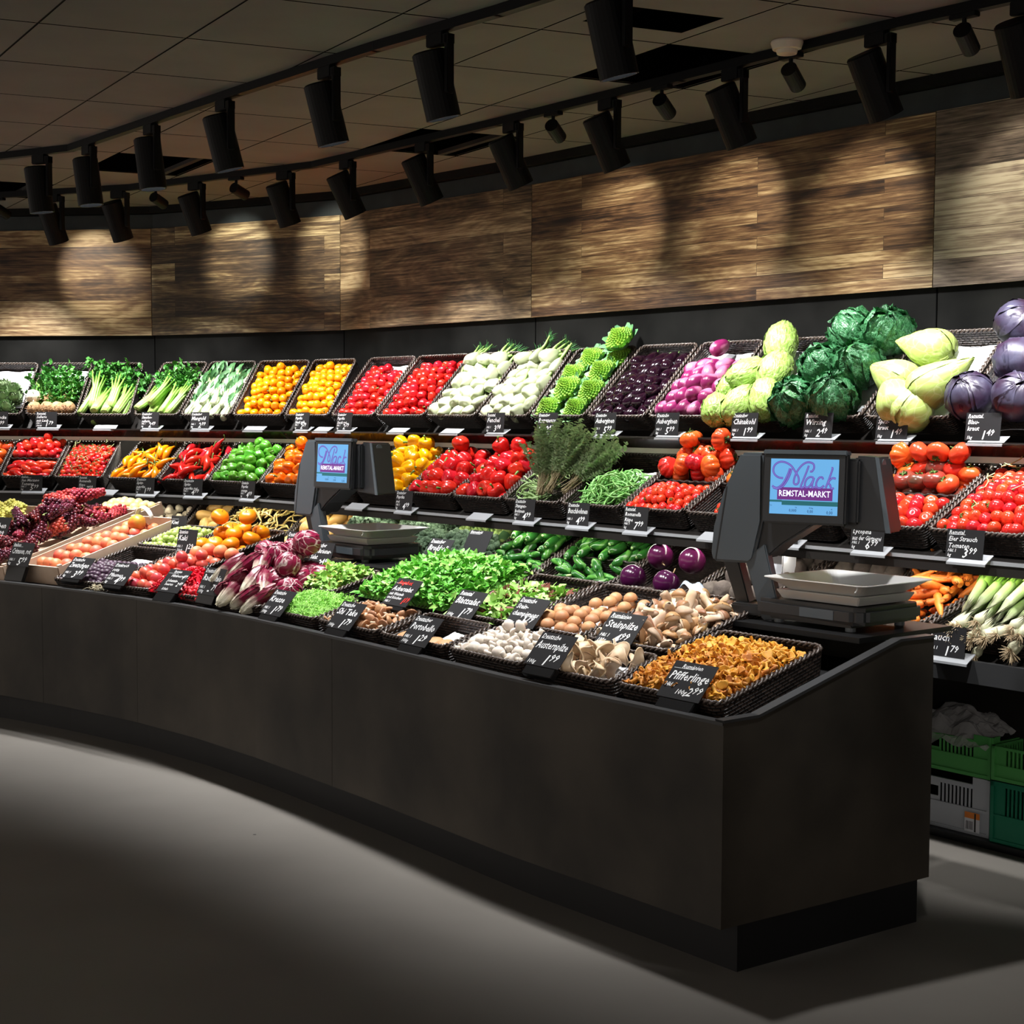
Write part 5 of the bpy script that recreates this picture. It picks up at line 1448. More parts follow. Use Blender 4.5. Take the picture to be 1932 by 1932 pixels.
heap(F, champ, 8, 5, .008, .022, 'any', 'white button mushroom', seed=93, jit=.15, under=(7, 4, -.03), top=[(.35, .75, .03), (.5, .85, .035), (.8, .8, .02)], sc=(.9, 1.1))
F = bkc(sq(5.11, 5.54, .06, .285), 'a few portobello mushrooms on white paper', 'the portobello basket')
paper(F, .45, .97, .15, .9, -.045, 'white paper sheet in the portobello basket', .004)
heap(F, portob, 4, 1, -.025, .0, 'none', 'brown portobello mushroom', seed=94, jit=.1, b=(.15, .45), a=(.12, .92))
F = bkc(sq(4.67, 5.10, .06, .285), 'shiitake mushrooms', 'the shiitake basket')
heap(F, shii, 9, 6, .008, .02, 'any', 'brown shiitake mushroom', seed=95, jit=.18, under=(8, 5, -.02), sc=(.9, 1.1))
GREEN1 = pmat('lambs_lettuce_leaf', (.10, .42, .045), .45, c2=(.22, .58, .09), noise_s=30); GREEN2 = pmat('light_lettuce_leaf', (.34, .62, .14), .45)
CRESS = pmat('cress_leaf', (.20, .56, .06), .5, c2=(.36, .70, .12), noise_s=40); DRED = pmat('dark_red_leaf', (.20, .06, .04), .5); YELL = pmat('yellowish_leaf', (.55, .50, .12), .5)
F = bkc(sq(4.23, 4.66, .06, .285), 'bright green cress', 'the cress basket')
leafheap(F, 'cress_heap', CRESS, GREEN2, 2600, 'bright green cress heaped between its tag and the shiitake', .008, .035, (.010, .018), (.0025, .005), a=(.10, .97), b=(.06, .98), seed=1, segs=1)
F = bkc(sq(4.60, 5.15, .31, .72), 'a large heap of lambs lettuce', 'the lambs lettuce basket', .08)
leafheap(F, 'lambs_lettuce_heap', GREEN1, GREEN2, 2300, 'large bright green heap of lambs lettuce behind the red lettered tag', .02, .075, (.022, .042), (.008, .014), a=(-.04, 1.04), b=(.0, 1.02), seed=2, share=.22, edge=.45)
F = bkc(sq(5.17, 5.57, .31, .74), 'mixed leaf salad', 'the leaf salad basket', .08)
leafheap(F, 'leaf_salad_heap', GREEN2, DRED, 900, 'mixed green and reddish leaf salad left of the brown mushrooms', -.01, .035, (.022, .045), (.009, .015), a=(.05, .95), b=(.04, .78), seed=3, share=.16)
F = bkc(sq(5.58, 5.97, .31, .74), 'brown mushrooms on white paper', 'the brown mushroom basket', .08)
paper(F, .1, .9, .05, .8, -.045, 'white paper sheet among the brown mushrooms', .006)
heap(F, stein, 5, 4, .0, .02, 'none', 'brown mushroom', seed=96, jit=.15, b=(.03, .45), under=(4, 3, -.03))
heap(F, stein, 3, 2, -.005, .02, 'none', 'rear brown mushroom', seed=97, jit=.15, b=(.55, .82), a=(.35, .95), under=(3, 2, -.03))
F = bkc(sq(5.98, 6.40, .31, .76), 'halved porcini mushrooms', 'the porcini basket', .08)
heap(F, porcini, 6, 9, .01, .045, 'any', 'halved porcini mushroom', seed=98, jit=.2, under=(6, 7, -.022), sc=(.85, 1.15))
mb = MB(); cc = F.at(.10, .93, .03)
mb.grid(lambda u, v: F.at(-.02 + .42 * u, .86 + .10 * v, .055 * math.sin(PI * u) ** .8 + .01 * math.sin(14 * u + v * 4)) - cc, 14, 5)
me = mb.mesh('plastic_film', pmat('blue_printed_film', (.30, .48, .70), .3, c2=(.80, .86, .92), noise_s=50), True, fix=False); o = link('plastic_film', me); o.location = cc
md = o.modifiers.new('t', 'SOLIDIFY'); md.thickness = .001; tag(o, 'crumpled pale blue printed film behind the porcini', 'film')
F = bkc(sq(4.05, 4.40, .30, .56), 'wild herb salad', 'the wild herb basket', .07)
leafheap(F, 'herb_salad_heap', GREEN2, YELL, 650, 'wild herb salad heaped in the small basket behind the cress', .01, .03, (.02, .035), (.008, .013), a=(.0, .88), b=(.04, .92), seed=4, share=.14)
F = bkc(sq(3.82, 4.22, .06, .52), 'red and white radicchio', 'the radicchio basket', .08)
for k, (x, y, h, az, lb) in enumerate(((.10, .22, .11, 1.35, 'tall upright treviso radicchio beside the dark price tag'), (.34, .30, .12, .8, 'treviso radicchio leaning right with a white rib'), (.22, .06, .04, -.3, 'treviso radicchio at the front left of the heap'), (.44, .05, .05, 1.7, 'ribbed treviso leaf at the front centre of the heap'), (.62, .20, .08, 1.9, 'dark red treviso radicchio in the middle of the heap'), (.78, .22, .06, 2.5, 'treviso radicchio at the right, white root to the right'), (.50, .38, .12, 2.2, 'upper treviso radicchio in the centre'), (.70, .06, .03, .4, 'treviso radicchio at the front right behind the cress tag'), (.34, .14, .08, .2, 'treviso radicchio above the front left one'), (.86, .10, .02, 1.2, 'treviso radicchio hidden at the right end of the basket'))):
    dv = F.ex * math.cos(az) + F.ey * math.sin(az) + Vector((0, 0, .45))
    put(trev[k % 3], Matrix.Translation(F.at(x, y, h)) @ dv.to_track_quat('Z', 'X').to_matrix().to_4x4() @ Matrix.Scale(.92, 4), lb, 'treviso radicchio')
for k, (x, y, h, lb) in enumerate(((.16, .62, .12, 'dark round radicchio at the left of the upper heap'), (.46, .58, .13, 'round radicchio with white streaks in the centre of the heap'), (.64, .82, .15, 'round radicchio at the upper right of the heap'), (.74, .52, .10, 'round radicchio with white base at the right'), (.52, .86, .14, 'hindmost round radicchio of the heap'), (.36, .80, .11, 'round radicchio behind the dark round one'))):
    put(radi[k % 2], Matrix.Translation(F.at(x, y, h)) @ orient('any', F, random.Random(k + 3)).to_4x4() @ Matrix.Scale(.92, 4), lb, 'round radicchio')
heap(F, radi, 4, 4, .01, .03, 'any', 'radicchio buried in the heap', seed=99, jit=.1, b=(.15, .85), unique=True)
# left part of the counter: berries, plums, citrus, grapes
CUR = pmat('redcurrant_skin', (.62, .008, .02), .2, vary=.2)
def berries(F, name, mat, n, rr, label, h, dome, seed, a=(.05, .95), b=(.05, .95)):
    r = random.Random(seed); mb = MB(); c = F.at(.5, .5, 0)
    for k in range(n):
        x, y = r.random(), r.random(); e = math.sqrt(max(0, math.sin(PI * x) * math.sin(PI * y)))
        mb.ball(F.at(a[0] + (a[1] - a[0]) * x, b[0] + (b[1] - b[0]) * y, h + dome * e + r.uniform(-.012, .004)) - c, rr * r.uniform(.8, 1.2), 7, 5)
    mb.grid(lambda u, v: F.at(a[0] + (a[1] - a[0]) * u, b[0] + (b[1] - b[0]) * v, h + dome * math.sqrt(max(0, math.sin(PI * u) * math.sin(PI * v))) - .012) - c, 8, 8)
    o = link(name, mb.mesh(name, mat, True, fix=False)); o.location = c; tag(o, label, 'berries', kind='stuff')
F = bkc(sq(3.56, 3.81, .05, .17), 'bright red raspberries', 'the small raspberry basket', .06)
berries(F, 'raspberries', pmat('raspberry', (.80, .03, .05), .5), 110, .009, 'bright red raspberries heaped in the small front basket', .0, .03, 1, a=(.15, .9))
F = bkc(sq(3.56, 3.81, .18, .45), 'redcurrants, behind the raspberries', 'the redcurrant basket', .07)
berries(F, 'redcurrants', CUR, 420, .0055, 'redcurrants heaped behind the raspberry basket', .01, .045, 2, a=(-.05, 1.05), b=(.0, 1.0))
F = bkc(sq(3.38, 3.55, .05, .30), 'redcurrants beside the red plums', 'the left redcurrant basket', .06)
berries(F, 'redcurrants', CUR, 420, .0055, 'redcurrants spilling over beside the red plums', .015, .045, 3, a=(-.1, 1.05), b=(.0, 1.0))
F = bkc(sq(3.02, 3.37, .05, .52), 'red plums and peaches', 'the red plum basket', .07)
heap(F, plumr, 5, 6, .0, .03, 'any', 'orange-red plum', seed=101, jit=.15, under=(5, 5, -.035), top=[(.85, .80, .045), (.7, .62, .04)])
heap(F, peach, 4, 1, .02, .02, 'any', 'rosy peach', seed=102, jit=.1, b=(.85, 1.0), a=(.3, 1.3))
F = bkc(sq(2.62, 3.01, .05, .53), 'small blue plums', 'the blue plum basket', .07)
paper(F, .3, .95, .4, .85, -.035, 'white paper sheet behind the blue plums', .004)
heap(F, zwe, 11, 9, -.005, .02, 'any', None, seed=103, jit=.2, under=(9, 6, -.02), b=(.04, .62), a=(.04, .96), unique=False, shared='small dusty blue plum in the wicker basket on the counter')
# green plums and persimmons stand higher at the back of the counter
F = bkc(sq(2.62, 2.95, .55, .86), 'small green plums', 'the green plum basket', .06)
heap(F, gpl, 8, 7, .0, .035, 'any', None, seed=104, jit=.2, under=(7, 6, -.025), unique=False, shared='small green plum in the basket left of the persimmons')
F = bkc(sq(2.97, 3.32, .55, .88), 'orange persimmons', 'the persimmon basket', .07)
heap(F, kaki, 3, 3, .015, .03, 'up', 'orange persimmon', seed=105, jit=.08, under=(3, 2, -.05), top=[(.3, .5, .085), (.75, .65, .085)])
# shallow wooden fruit crates
CRW = pmat('pale_poplar_crate', (.72, .52, .38), .7, c2=(.80, .62, .48), noise_s=12, vary=.05)
def crate(P, hgt, label, drop=.05):
    F = Frame(P, 'x'); base = F.at(.5, .5, -drop); root = empty('fruit_crate', base); tag(root, label, 'crate')
    for nm, (a0, b0), (a1, b1) in (('front_board', (0, 0), (1, 0)), ('side_board', (1, 0), (1, 1)), ('rear_board', (1, 1), (0, 1)), ('side_board', (0, 1), (0, 0))):
        mb = MB(); A, B = F.at(a0, b0) - base, F.at(a1, b1) - base; sd = (B - A).normalized().cross(F.n) * .004
        z0, z1 = F.n * -drop, F.n * hgt
        mb.hexa([A + z0 - sd, B + z0 - sd, B + z0 + sd, A + z0 + sd, A + z1 - sd, B + z1 - sd, B + z1 + sd, A + z1 + sd]); mb.build(nm, CRW, root)
    mb = MB(); q = [F.at(*w) - base for w in ((0, 0), (1, 0), (1, 1), (0, 1))]; mb.hexa([p - F.n * (drop + .004) for p in q] + [p - F.n * drop for p in q]); mb.build('bottom_board', CRW, root)
    for w in ((0.02, .02), (.98, .02), (.98, .98), (.02, .98)):
        mb = MB(); p = F.at(*w) - base; mb.hexa([p - F.n * drop + F.ex * a * .01 + F.ey * b * .01 for a, b in ((-1, -1), (1, -1), (1, 1), (-1, 1))] + [p + F.n * (hgt + .008) + F.ex * a * .01 + F.ey * b * .01 for a, b in ((-1, -1), (1, -1), (1, 1), (-1, 1))]); mb.build('corner_post', CRW, root)
    return F
F = crate(sq(1.84, 2.27, .05, .94), .045, 'pale wooden crate filled with dark and red grapes', .06)
r = random.Random(44)
for k in range(32):
    x = .10 + .80 * ((k % 4) + .5) / 4 + r.uniform(-.04, .04); y = .01 + .97 * ((k // 4) + .5) / 8; T_ = (grD[k % 2] if (x + y < 1.5 and k % 5) else grR[0])
    put(T_, Matrix.Translation(F.at(x, y, .045 + .075 * math.sin(PI * min(1, y + .1)) * math.sin(PI * x))) @ orient('flat', F, r).to_4x4(), '%s grape bunch in the wooden crate, %s, %s' % ('dark' if T_ in grD else 'red', colname(k % 4, 4), rowname(k // 4, 8)), 'dark grape bunches')
for k in range(7):
    x, y = r.uniform(.25, .8), .35 + .6 * k / 7
    T_ = grR[0] if k > 3 else grD[k % 2]
    put(T_, Matrix.Translation(F.at(x, y, .15 + .03 * math.sin(PI * y))) @ orient('flat', F, r).to_4x4(), '%s grape bunch lying on top of the crate heap, %s from the front' % ('red' if k > 3 else 'dark', ORD[k]), 'dark grape bunches')
F = crate(sq(1.36, 1.82, .08, .92), .045, 'pale wooden crate of yellow-white grapes at the left picture edge', .06)
for k in range(14):
    x = .12 + .78 * ((k % 3) + .5) / 3; y = .06 + .88 * ((k // 3) + .5) / 5
    put(grW[0], Matrix.Translation(F.at(x, y, .07 + .03 * math.sin(PI * y))) @ orient('flat', F, r).to_4x4(), 'yellow-white grape bunch, %s, %s of the left crate' % (colname(k % 3, 3), rowname(k // 3, 5)), 'white grape bunches')
F = crate(sq(2.29, 2.60, .12, .86), .04, 'pale crate of mangoes and peaches behind the blue plums', .05)
heap(F, peach, 4, 7, .012, .015, 'any', 'rosy peach', seed=108, jit=.1)
put(mango[0], Matrix.Translation(F.at(.60, .80, .06)) @ orient('cross', F, r).to_4x4(), 'red and green mango on top of the peaches', 'mangoes')
mb = MB(); cc = F.at(.60, .84, .065)
mb.grid(lambda a, b: F.ex * (.055 * math.cos(PI * a) * (1 - .1 * b)) + F.ey * (.012 + .03 * b) + F.n * (.06 * math.sin(PI * a)), 12, 3)
me = mb.mesh('foam_net', pmat('white_foam', (.9, .9, .92), .7), True, fix=False); o = link('foam_net', me); o.location = cc; md = o.modifiers.new('t', 'SOLIDIFY'); md.thickness = .003
tag(o, 'white foam net sleeve around the mango', 'foam net')
F = crate(sq(1.90, 2.25, .96, 1.12), .02, 'low crate of pale yellow plums behind the red grapes', .04)
heap(F, apric, 7, 4, .02, .03, 'any', 'pale yellow plum', seed=109, jit=.12)
# straw tuft and a garlic-like bunch of roots hanging at the front edge
mb = MB(); p = cpt(3.03, .02, .70)
for k in range(60):
    d = Vector((r.gauss(0, .02), r.gauss(0, .008), r.uniform(-.004, .018))); e = d + Vector((r.gauss(0, .02), r.gauss(0, .01), r.uniform(-.012, .016)))
    mb.tube([d, (d + e) / 2 + Vector((0, 0, .006)), e], .0011, 4)
o = mb.build('straw_tuft', pmat('straw', (.80, .72, .52), .8), smooth=True, fix=False); o.location = p; tag(o, 'tuft of pale straw at the counter edge below the plums', 'straw', kind='stuff')
# ------------------------------------------------------------------ chalk price cards and their holders
TXT = {}
def textmesh(s, shear=.25, mat=WHITE, res=1, offset=.0):
    key = (s, shear, mat.name)
    if key in TXT: return TXT[key]
    cu = bpy.data.curves.new('t', 'FONT'); cu.body = s; cu.size = 1; cu.shear = shear; cu.resolution_u = res; cu.offset = .012; cu.extrude = 0
    ob = bpy.data.objects.new('t', cu); col.objects.link(ob)
    dg = bpy.context.evaluated_depsgraph_get(); dg.update()
    me = bpy.data.meshes.new_from_object(ob.evaluated_get(dg))
    bpy.data.objects.remove(ob)
    vs = [tuple(v.co) for v in me.vertices]; fs = [tuple(p.vertices) for p in me.polygons]
    TXT[key] = (vs, fs); return TXT[key]
def writing(lines, W, H, z=.0009, mat=WHITE, name='writing', wobble=0):
    """lines: (text, x, y, height[, width limit]) in fractions of the card, y from the top; returns one mesh"""
    mb = MB()
    for ln in lines:
        t, x, y, h = ln[:4]
        vs, fs = textmesh(t)
        if not vs: continue
        sx = h * H * 1.25; wid = max(v[0] for v in vs) * sx
        lim = (ln[4] if len(ln) > 4 else .97 - x) * W
        kx = min(1, lim / wid) if wid else 1
        n = len(mb.v)
        mb.v += [Vector((-W / 2 + x * W + v[0] * sx * kx, H - (y + h) * H + v[1] * sx + v[0] * .01 * sx, z)) for v in vs]
        for f in fs: mb.face([n + q for q in f])
    return mb
def hline(mb, x0, x1, y, W, H, z=.001, t=.0011):
    n = len(mb.v); a, b = -W / 2 + x0 * W, -W / 2 + x1 * W; Y = H - y * H
    mb.v += [Vector((a, Y - t, z)), Vector((b, Y - t + .001, z)), Vector((b, Y + .001, z)), Vector((a, Y, z))]; mb.face((n, n + 1, n + 2, n + 3))
def cardlines(top, mid, price, unit='kg', cls='Hkl. I'):
    L = [(top, .05, .03, .15, .62)]
    mid = mid if isinstance(mid, (list, tuple)) else [mid]
    hh = .26 if len(mid) == 1 else .185
    y = .23
    for m in mid: L.append((m, .05, y, hh, .88)); y += hh + .05
    L += [(cls, .05, .67, .12, .3), (unit, .05, .82, .13, .3), (price[0], .44, .60, .36, .3), (price[1], .46 + .15 * len(price[0]), .57, .25, .32)]
    return L
def card(P, ex, ny, lean, W, H, lines, label, red=None, block=None, mat=CHALK):
    """P: middle of the lower edge; ex: along the card; ny: horizontal direction away from the shopper"""
    up = (Vector((0, 0, 1)) * math.cos(lean) + ny * math.sin(lean)).normalized(); n = ex.cross(up).normalized()
    M = Matrix((ex, up, n)).transposed().to_4x4(); M.translation = P
    root = empty('price_card', P); root.matrix_world = M; tag(root, label, 'price card', 'chalk price cards')
    mb = MB(); mb.box((-W / 2, 0, -.0015), (W / 2, H, 0)); mb.build('card', mat, root)
    mb = writing(lines, W, H); hline(mb, .05, .5, .19, W, H); mb.build('writing', WHITE, root, fix=False)
    if red:
        mb = writing(red, W, H, .0012); mb.build('red_writing', REDINK, root, fix=False)
    if block:
        mb = MB(); mb.box((-W * .42, -block, -.022), (W * .42, .004, -.0016)); mb.build('stand', BLACK, root, bevel=.002)
    return root
CN = ['leftmost']
def wallcard(u, row, lines, label, W=.145, H=.10, s=None, dy=0, holder=True, dv=0):
    d, z = {1: (.50, 1.425), 2: (.90, 1.037), 3: (1.05, .728)}[row]
    P = wfmin(u, d, z); z += dy
    s = min(range(4), key=lambda k: abs(P.x * math.sin(TH[k]) + P.y * math.cos(TH[k]) - CC[k] + d))
    P = Vector((P.x, P.y, z))
    if holder:
        plate(P, s, 'aluminium holder under the card reading %s' % label[0])
    return card(P + nin(s) * -.012, tan(s), nin(s), .12, W, H, lines, 'black chalk card %s' % label[1])
def plate(P, s, label, w=.15):
    mb = MB(); ex, n = tan(s), nin(s); c = P + ex * .02
    a = c - n * .030 + Vector((0, 0, -.012)); b = c + n * .018 + Vector((0, 0, .016))
    q = [a - ex * w / 2, a + ex * w / 2, b + ex * w / 2, b - ex * w / 2]; dn = Vector((0, 0, -.0025))
    mb.hexa([p + dn - c for p in q] + [p - c for p in q])
    a2 = a + Vector((0, 0, .0)); mb.hexa([a2 - ex * w / 2 - n * .001 + Vector((0, 0, -.008)) - c, a2 + ex * w / 2 - n * .001 + Vector((0, 0, -.008)) - c, a2 + ex * w / 2 + n * .001 + Vector((0, 0, -.008)) - c, a2 - ex * w / 2 + n * .001 + Vector((0, 0, -.008)) - c,
                                        a2 - ex * w / 2 - n * .001 - c, a2 + ex * w / 2 - n * .001 - c, a2 + ex * w / 2 + n * .001 - c, a2 - ex * w / 2 + n * .001 - c])
    o = mb.build('card_holder', SILVER); o.location = c; tag(o, label, 'card holder', 'aluminium card holders')
W1 = [(-4, cardlines('Italien', 'Artischocke', ('1', '99')), ('Artischocke', 'at the left picture edge, top shelf')),
      (88, cardlines('Remstal', ['Sellerie', 'mit Laub'], ('1', '79'), 'Stück'), ('Sellerie', 'below the celeriac, reading Sellerie')),
      (284, cardlines('Deutscher', ['Stauden-', 'sellerie'], ('2', '49')), ('Staudensellerie', 'below the right celery basket, reading Staudensellerie')),
      (378, cardlines('Deutscher', 'Mangold', ('2', '99')), ('Mangold', 'reading Mangold, below the pak choi')),
      (571, cardlines('Deutscher', ['Paprika', 'Snack gelb'], ('2', '79')), ('Paprika gelb', 'below the right yellow snack peppers')),
      (651, cardlines('Deutscher', ['Paprika', 'Snack rot'], ('2', '79')), ('Paprika rot', 'above the small scale, below the red snack peppers')),
      (936, cardlines('Remstal', 'Fenchel', ('3', '98')), ('Fenchel', 'reading Fenchel below the white fennel')),
      (1034, cardlines('Deutscher', 'Romanesco', ('2', '49'), 'Stück'), ('Romanesco', 'reading Romanesco')),
      (1143, cardlines('Deutsche', 'Auberginen', ('5', '99')), ('Auberginen', 'reading Auberginen below the black aubergines')),
      (1260, cardlines('Deutsche', 'Auberginen', ('5', '99')), ('Auberginen lila', 'reading Auberginen below the striped aubergines')),
      (1406, cardlines('Deutscher', 'Chinakohl', ('1', '99')), ('Chinakohl', 'reading Chinakohl below the chinese cabbages')),
      (1545, cardlines('Remstal', 'Wirsing', ('2', '49')), ('Wirsing', 'reading Wirsing above the large scale')),
      (1684, cardlines('Remstal', ['Spitz-', 'kraut'], ('1', '49'), '1kg', ''), ('Spitzkraut', 'reading Spitzkraut below the pointed cabbages')),
      (1856, cardlines('Remstal', ['Blau-', 'kraut'], ('1', '49'), '1kg', ''), ('Blaukraut', 'reading Blaukraut below the red cabbages'))]
for u, l, lb in W1: wallcard(u, 1, l, lb)
def hold(u, row, label):
    d, z = {1: (.50, 1.425), 2: (.90, 1.037)}[row]
    P = wfmin(u, d, z); s = min(range(4), key=lambda k: abs(P.x * math.sin(TH[k]) + P.y * math.cos(TH[k]) - CC[k] + d)); plate(P, s, label)
hold(194, 1, 'empty aluminium card holder below the left celery'); hold(477, 1, 'empty aluminium card holder below the left yellow snack peppers')
hold(607, 1, 'empty aluminium card holder just above the small scale'); hold(749, 1, 'empty aluminium card holder below the right red snack peppers'); hold(849, 1, 'empty aluminium card holder below the left fennel')
W2 = [(60, cardlines('Italien', ['San Marzano', 'Tomaten'], ('5', '99')), ('San Marzano', 'reading San Marzano Tomaten, middle shelf')),
      (166, cardlines('Remstal', ['Romanella', 'Rispe'], ('7', '99')), ('Romanella Rispe', 'reading Romanella Rispe, left one')),
      (275, cardlines('Deutsche', ['Spitz-', 'paprika'], ('1', '99')), ('Spitzpaprika', 'below the long yellow peppers')),
      (365, cardlines('Deutsche', ['Spitz-', 'paprika rot'], ('4', '99')), ('Spitzpaprika rot', 'below the long red peppers')),
      (469, cardlines('Deutsche', ['Paprika', 'orange'], ('4', '99')), ('Paprika orange', 'below the green peppers')),
      (764, cardlines('Deutscher', ['Paprika', 'rot'], ('4', '99')), ('Paprika rot', 'below the left red bell peppers')),
      (991, cardlines('Deutsche', ['Stangen-', 'bohnen'], ('4', '99')), ('Stangenbohnen', 'below the flat beans and thyme')),
      (1092, cardlines('Deutsche', 'Buschbohnen', ('4', '99')), ('Buschbohnen', 'reading Buschbohnen')),
      (1201, cardlines('Remstal', ['Romanella', 'Rispe'], ('7', '99')), ('Romanella rechts', 'reading Romanella Rispe, right one')),
      (1480, cardlines('Land', 'Tomaten', ('4', '99')), ('Land Tomaten', 'showing 4,99 under the large scale head')),
      (1638, cardlines('Remstal', ['Lycopina', 'aus der Gärtnerei'], ('6', '99')), ('Lycopina', 'reading Lycopina right of the large scale')),
      (1822, cardlines('Remstal', ['Eier Strauch', 'Tomaten'], ('3', '99')), ('Eier Strauch Tomaten', 'reading Eier Strauch Tomaten'))]
for u, l, lb in W2: wallcard(u, 2, l, lb, H=.098)
for u, t in ((671, 'below the yellow bell peppers, beside the small scale'), (902, 'below the right red bell peppers'), (1343, 'left of the large scale'), (198, 'beside the left vine tomato card')): hold(u, 2, 'empty aluminium card holder ' + t)
wallcard(1787, 3, cardlines('Deutscher', 'Lauch', ('1', '79')), ('Lauch', 'reading Lauch below the leeks'))
# cards on the counter: pixel of the lower edge middle, distance t into the counter
def ccard(u, v, t, lines, label, W=.165, H=.122, lean=.72, red=None, block=.034, yaw=0, mat=CHALK, up=.0):
    z = .74
    for _ in range(40):
        P = onz(u, v, z); D, s, tt = cnear(P)      # slide along the ray until t is reached
        z += (tt - t) * .12
    s = cnear(P)[1]; ex, n = cdir(s)
    if yaw: rm = Matrix.Rotation(yaw, 3, 'Z'); ex, n = rm @ ex, rm @ n
    return card(P, ex, n, lean, W, H, lines, 'black chalk card ' + label, red, block, mat)
ccard(1277, 1319, .045, [('Rumänien', .22, .05, .13), ('Pfifferlinge', .05, .24, .26, .92), ('Hkl. I', .05, .58, .12), ('100g', .36, .72, .15), ('2', .62, .62, .26), ('99', .74, .58, .22)], 'reading Pfifferlinge on the chanterelles', block=.04)
ccard(1020, 1257, .03, cardlines('Deutsche', 'Austernpilze', ('1', '99'), '100g', ''), 'reading Austernpilze on the oyster mushrooms')
ccard(776, 1217, .03, cardlines('Deutscher', 'Portobello', ('1', '29'), '100g'), 'reading Portobello')
ccard(636, 1186, .03, cardlines('Deutsche', 'Shi Take', ('1', '79'), '100g', ''), 'reading Shi Take left of the shiitake')
ccard(508, 1160, .03, cardlines('Deutsche', 'Kresse', ('1', '79'), '100g'), 'reading Kresse between radicchio and cress')
ccard(1153, 1216, .29, cardlines('Rumänien', 'Steinpilze', ('4', '99'), '100g', 'Hkl. I'), 'reading Steinpilze left of the porcini', block=.03)
ccard(977, 1182, .29, cardlines('Deutsche', ['Stein-', 'champignons'], ('1', '79'), '100g', ''), 'reading Steinchampignons', block=.03)
ccard(862, 1166, .29, cardlines('Remstal', 'Blattsalat', ('1', '79'), '100g', ''), 'reading Blattsalat before the leaf salad', block=.03)
ccard(742, 1142, .22, [('Ackersalat', .05, .27, .2, .9), ('mit Wurzeln', .05, .52, .12), ('und Röschen', .05, .66, .12), ('Hkl. I', .05, .82, .1)], 'with red lettering, reading Ackersalat', red=[('Angebot', .12, .05, .17), ('1', .68, .66, .26), ('19', .78, .63, .22)], block=.02)
ccard(598, 1073, .56, cardlines('Deutscher', ['Wildkräuter-', 'Salat'], ('3', '49'), '100g', ''), 'reading Wildkräuter-Salat at the foot of the small scale', lean=.35, block=.03)
ccard(550, 1052, .60, cardlines('Deutsche', 'Möhre', ('-', '98')), 'behind the round radicchio, left of the small scale', lean=.3, block=.02, W=.14)
ccard(389, 1122, .04, cardlines('Deutscher', 'Radicchio', ('-', '79'), '100g'), 'weathered dark one left of the treviso radicchio', lean=.45, block=.04)
ccard(314, 1117, .03, [('Spanien', .25, .03, .12), ('Himbeeren', .25, .2, .14), ('1', .75, .2, .2), ('99', .82, .18, .16), ('Johannis-', .2, .42, .14), ('beeren', .2, .58, .14), ('2', .7, .52, .2), ('49', .8, .5, .16), ('Schale', .2, .8, .12)], 'with several lines, before the redcurrants', block=.05)
ccard(213, 1103, .03, cardlines('Frankreich', ['rote', 'Pflaumen'], ('4', '99')), 'reading rote Pflaumen before the red plums', block=.02)
ccard(134, 1091, .03, cardlines('Deutsche', 'Zwetschgen', ('3', '99')), 'reading Zwetschgen before the blue plums', block=.02)
ccard(32, 1068, .06, cardlines('Italien', 'Crimson, rot', ('5', '99')), 'reading Crimson rot before the dark grapes', block=.075, lean=.4)
ccard(-12, 1018, .20, cardlines('Italien', 'Trauben', ('4', '99')), 'at the left picture edge among the white grapes', lean=.4, block=.03)
ccard(349, 1043, .50, cardlines('Spanien', 'Kaki', ('1', '29'), 'Stück'), 'reading Kaki left of the persimmons', lean=.2, W=.145, H=.115, block=.03)
ccard(334, 1006, .80, cardlines('', 'Kiwi', ('-', '79'), 'Stück', ''), 'behind the Kaki card', lean=.2, W=.12, H=.09, block=.02)
ccard(377, 1062, .42, cardlines('Italien', 'Pfirsich', ('2', '99')), 'lying flat over the redcurrants', lean=1.3, block=.0)
ccard(220, 1028, .52, cardlines('Brasilien', 'Mango', ('2', '49'), 'Stück'), 'lying tilted on the peach crate', lean=1.2, block=.0, W=.14)
ccard(812, 1063, .78, cardlines('Deutscher', 'Brokkoli', ('1', '79')), 'reading Brokkoli behind the lambs lettuce', lean=.6, block=.02)
ccard(893, 1040, 1.02, [('Blumenkohl', .05, .02, .14)], 'tilted forward, on the cauliflower', lean=.5, block=.02, H=.10)

# ------------------------------------------------------------------ counter scales
SCB = pmat('scale_plastic_grey', (.055, .068, .080), .45, .5)
SCD = pmat('scale_plastic_dark', (.012, .013, .015), .4, .5)
SCREEN = pmat('screen_blue', (.02, .05, .1), .3, emit=(.145, .47, .86), es=.85)
SCRT = pmat('screen_green_bar', (.0, .05, .06), .4, emit=(.01, .12, .14), es=.8)
LOGO = pmat('screen_logo_purple', (.03, .01, .1), .4, emit=(.10, .055, .36), es=.9)
LOGO2 = pmat('screen_logo_light', (.03, .01, .1), .4, emit=(.22, .20, .62), es=.9)
LBAND = pmat('screen_logo_band', (.05, .01, .1), .4, emit=(.13, .018, .17), es=.9)
LTXT = pmat('screen_text_white', (.5, .5, .6), .4, emit=(.75, .82, .98), es=1)
LDRK = pmat('screen_text_dark', (.01, .02, .05), .4, emit=(.01, .05, .16), es=.9)
def smooth(pts, n=6):
    out = []
    P = [Vector(p) for p in pts]
    for i in range(len(P) - 1):
        p0, p1, p2, p3 = P[max(0, i - 1)], P[i], P[i + 1], P[min(len(P) - 1, i + 2)]
        for k in range(n):
            t = k / n
            out.append(.5 * ((2 * p1) + (p2 - p0) * t + (2 * p0 - 5 * p1 + 4 * p2 - p3) * t * t + (3 * p1 - p0 - 3 * p2 + p3) * t ** 3))
    return out + [P[-1]]
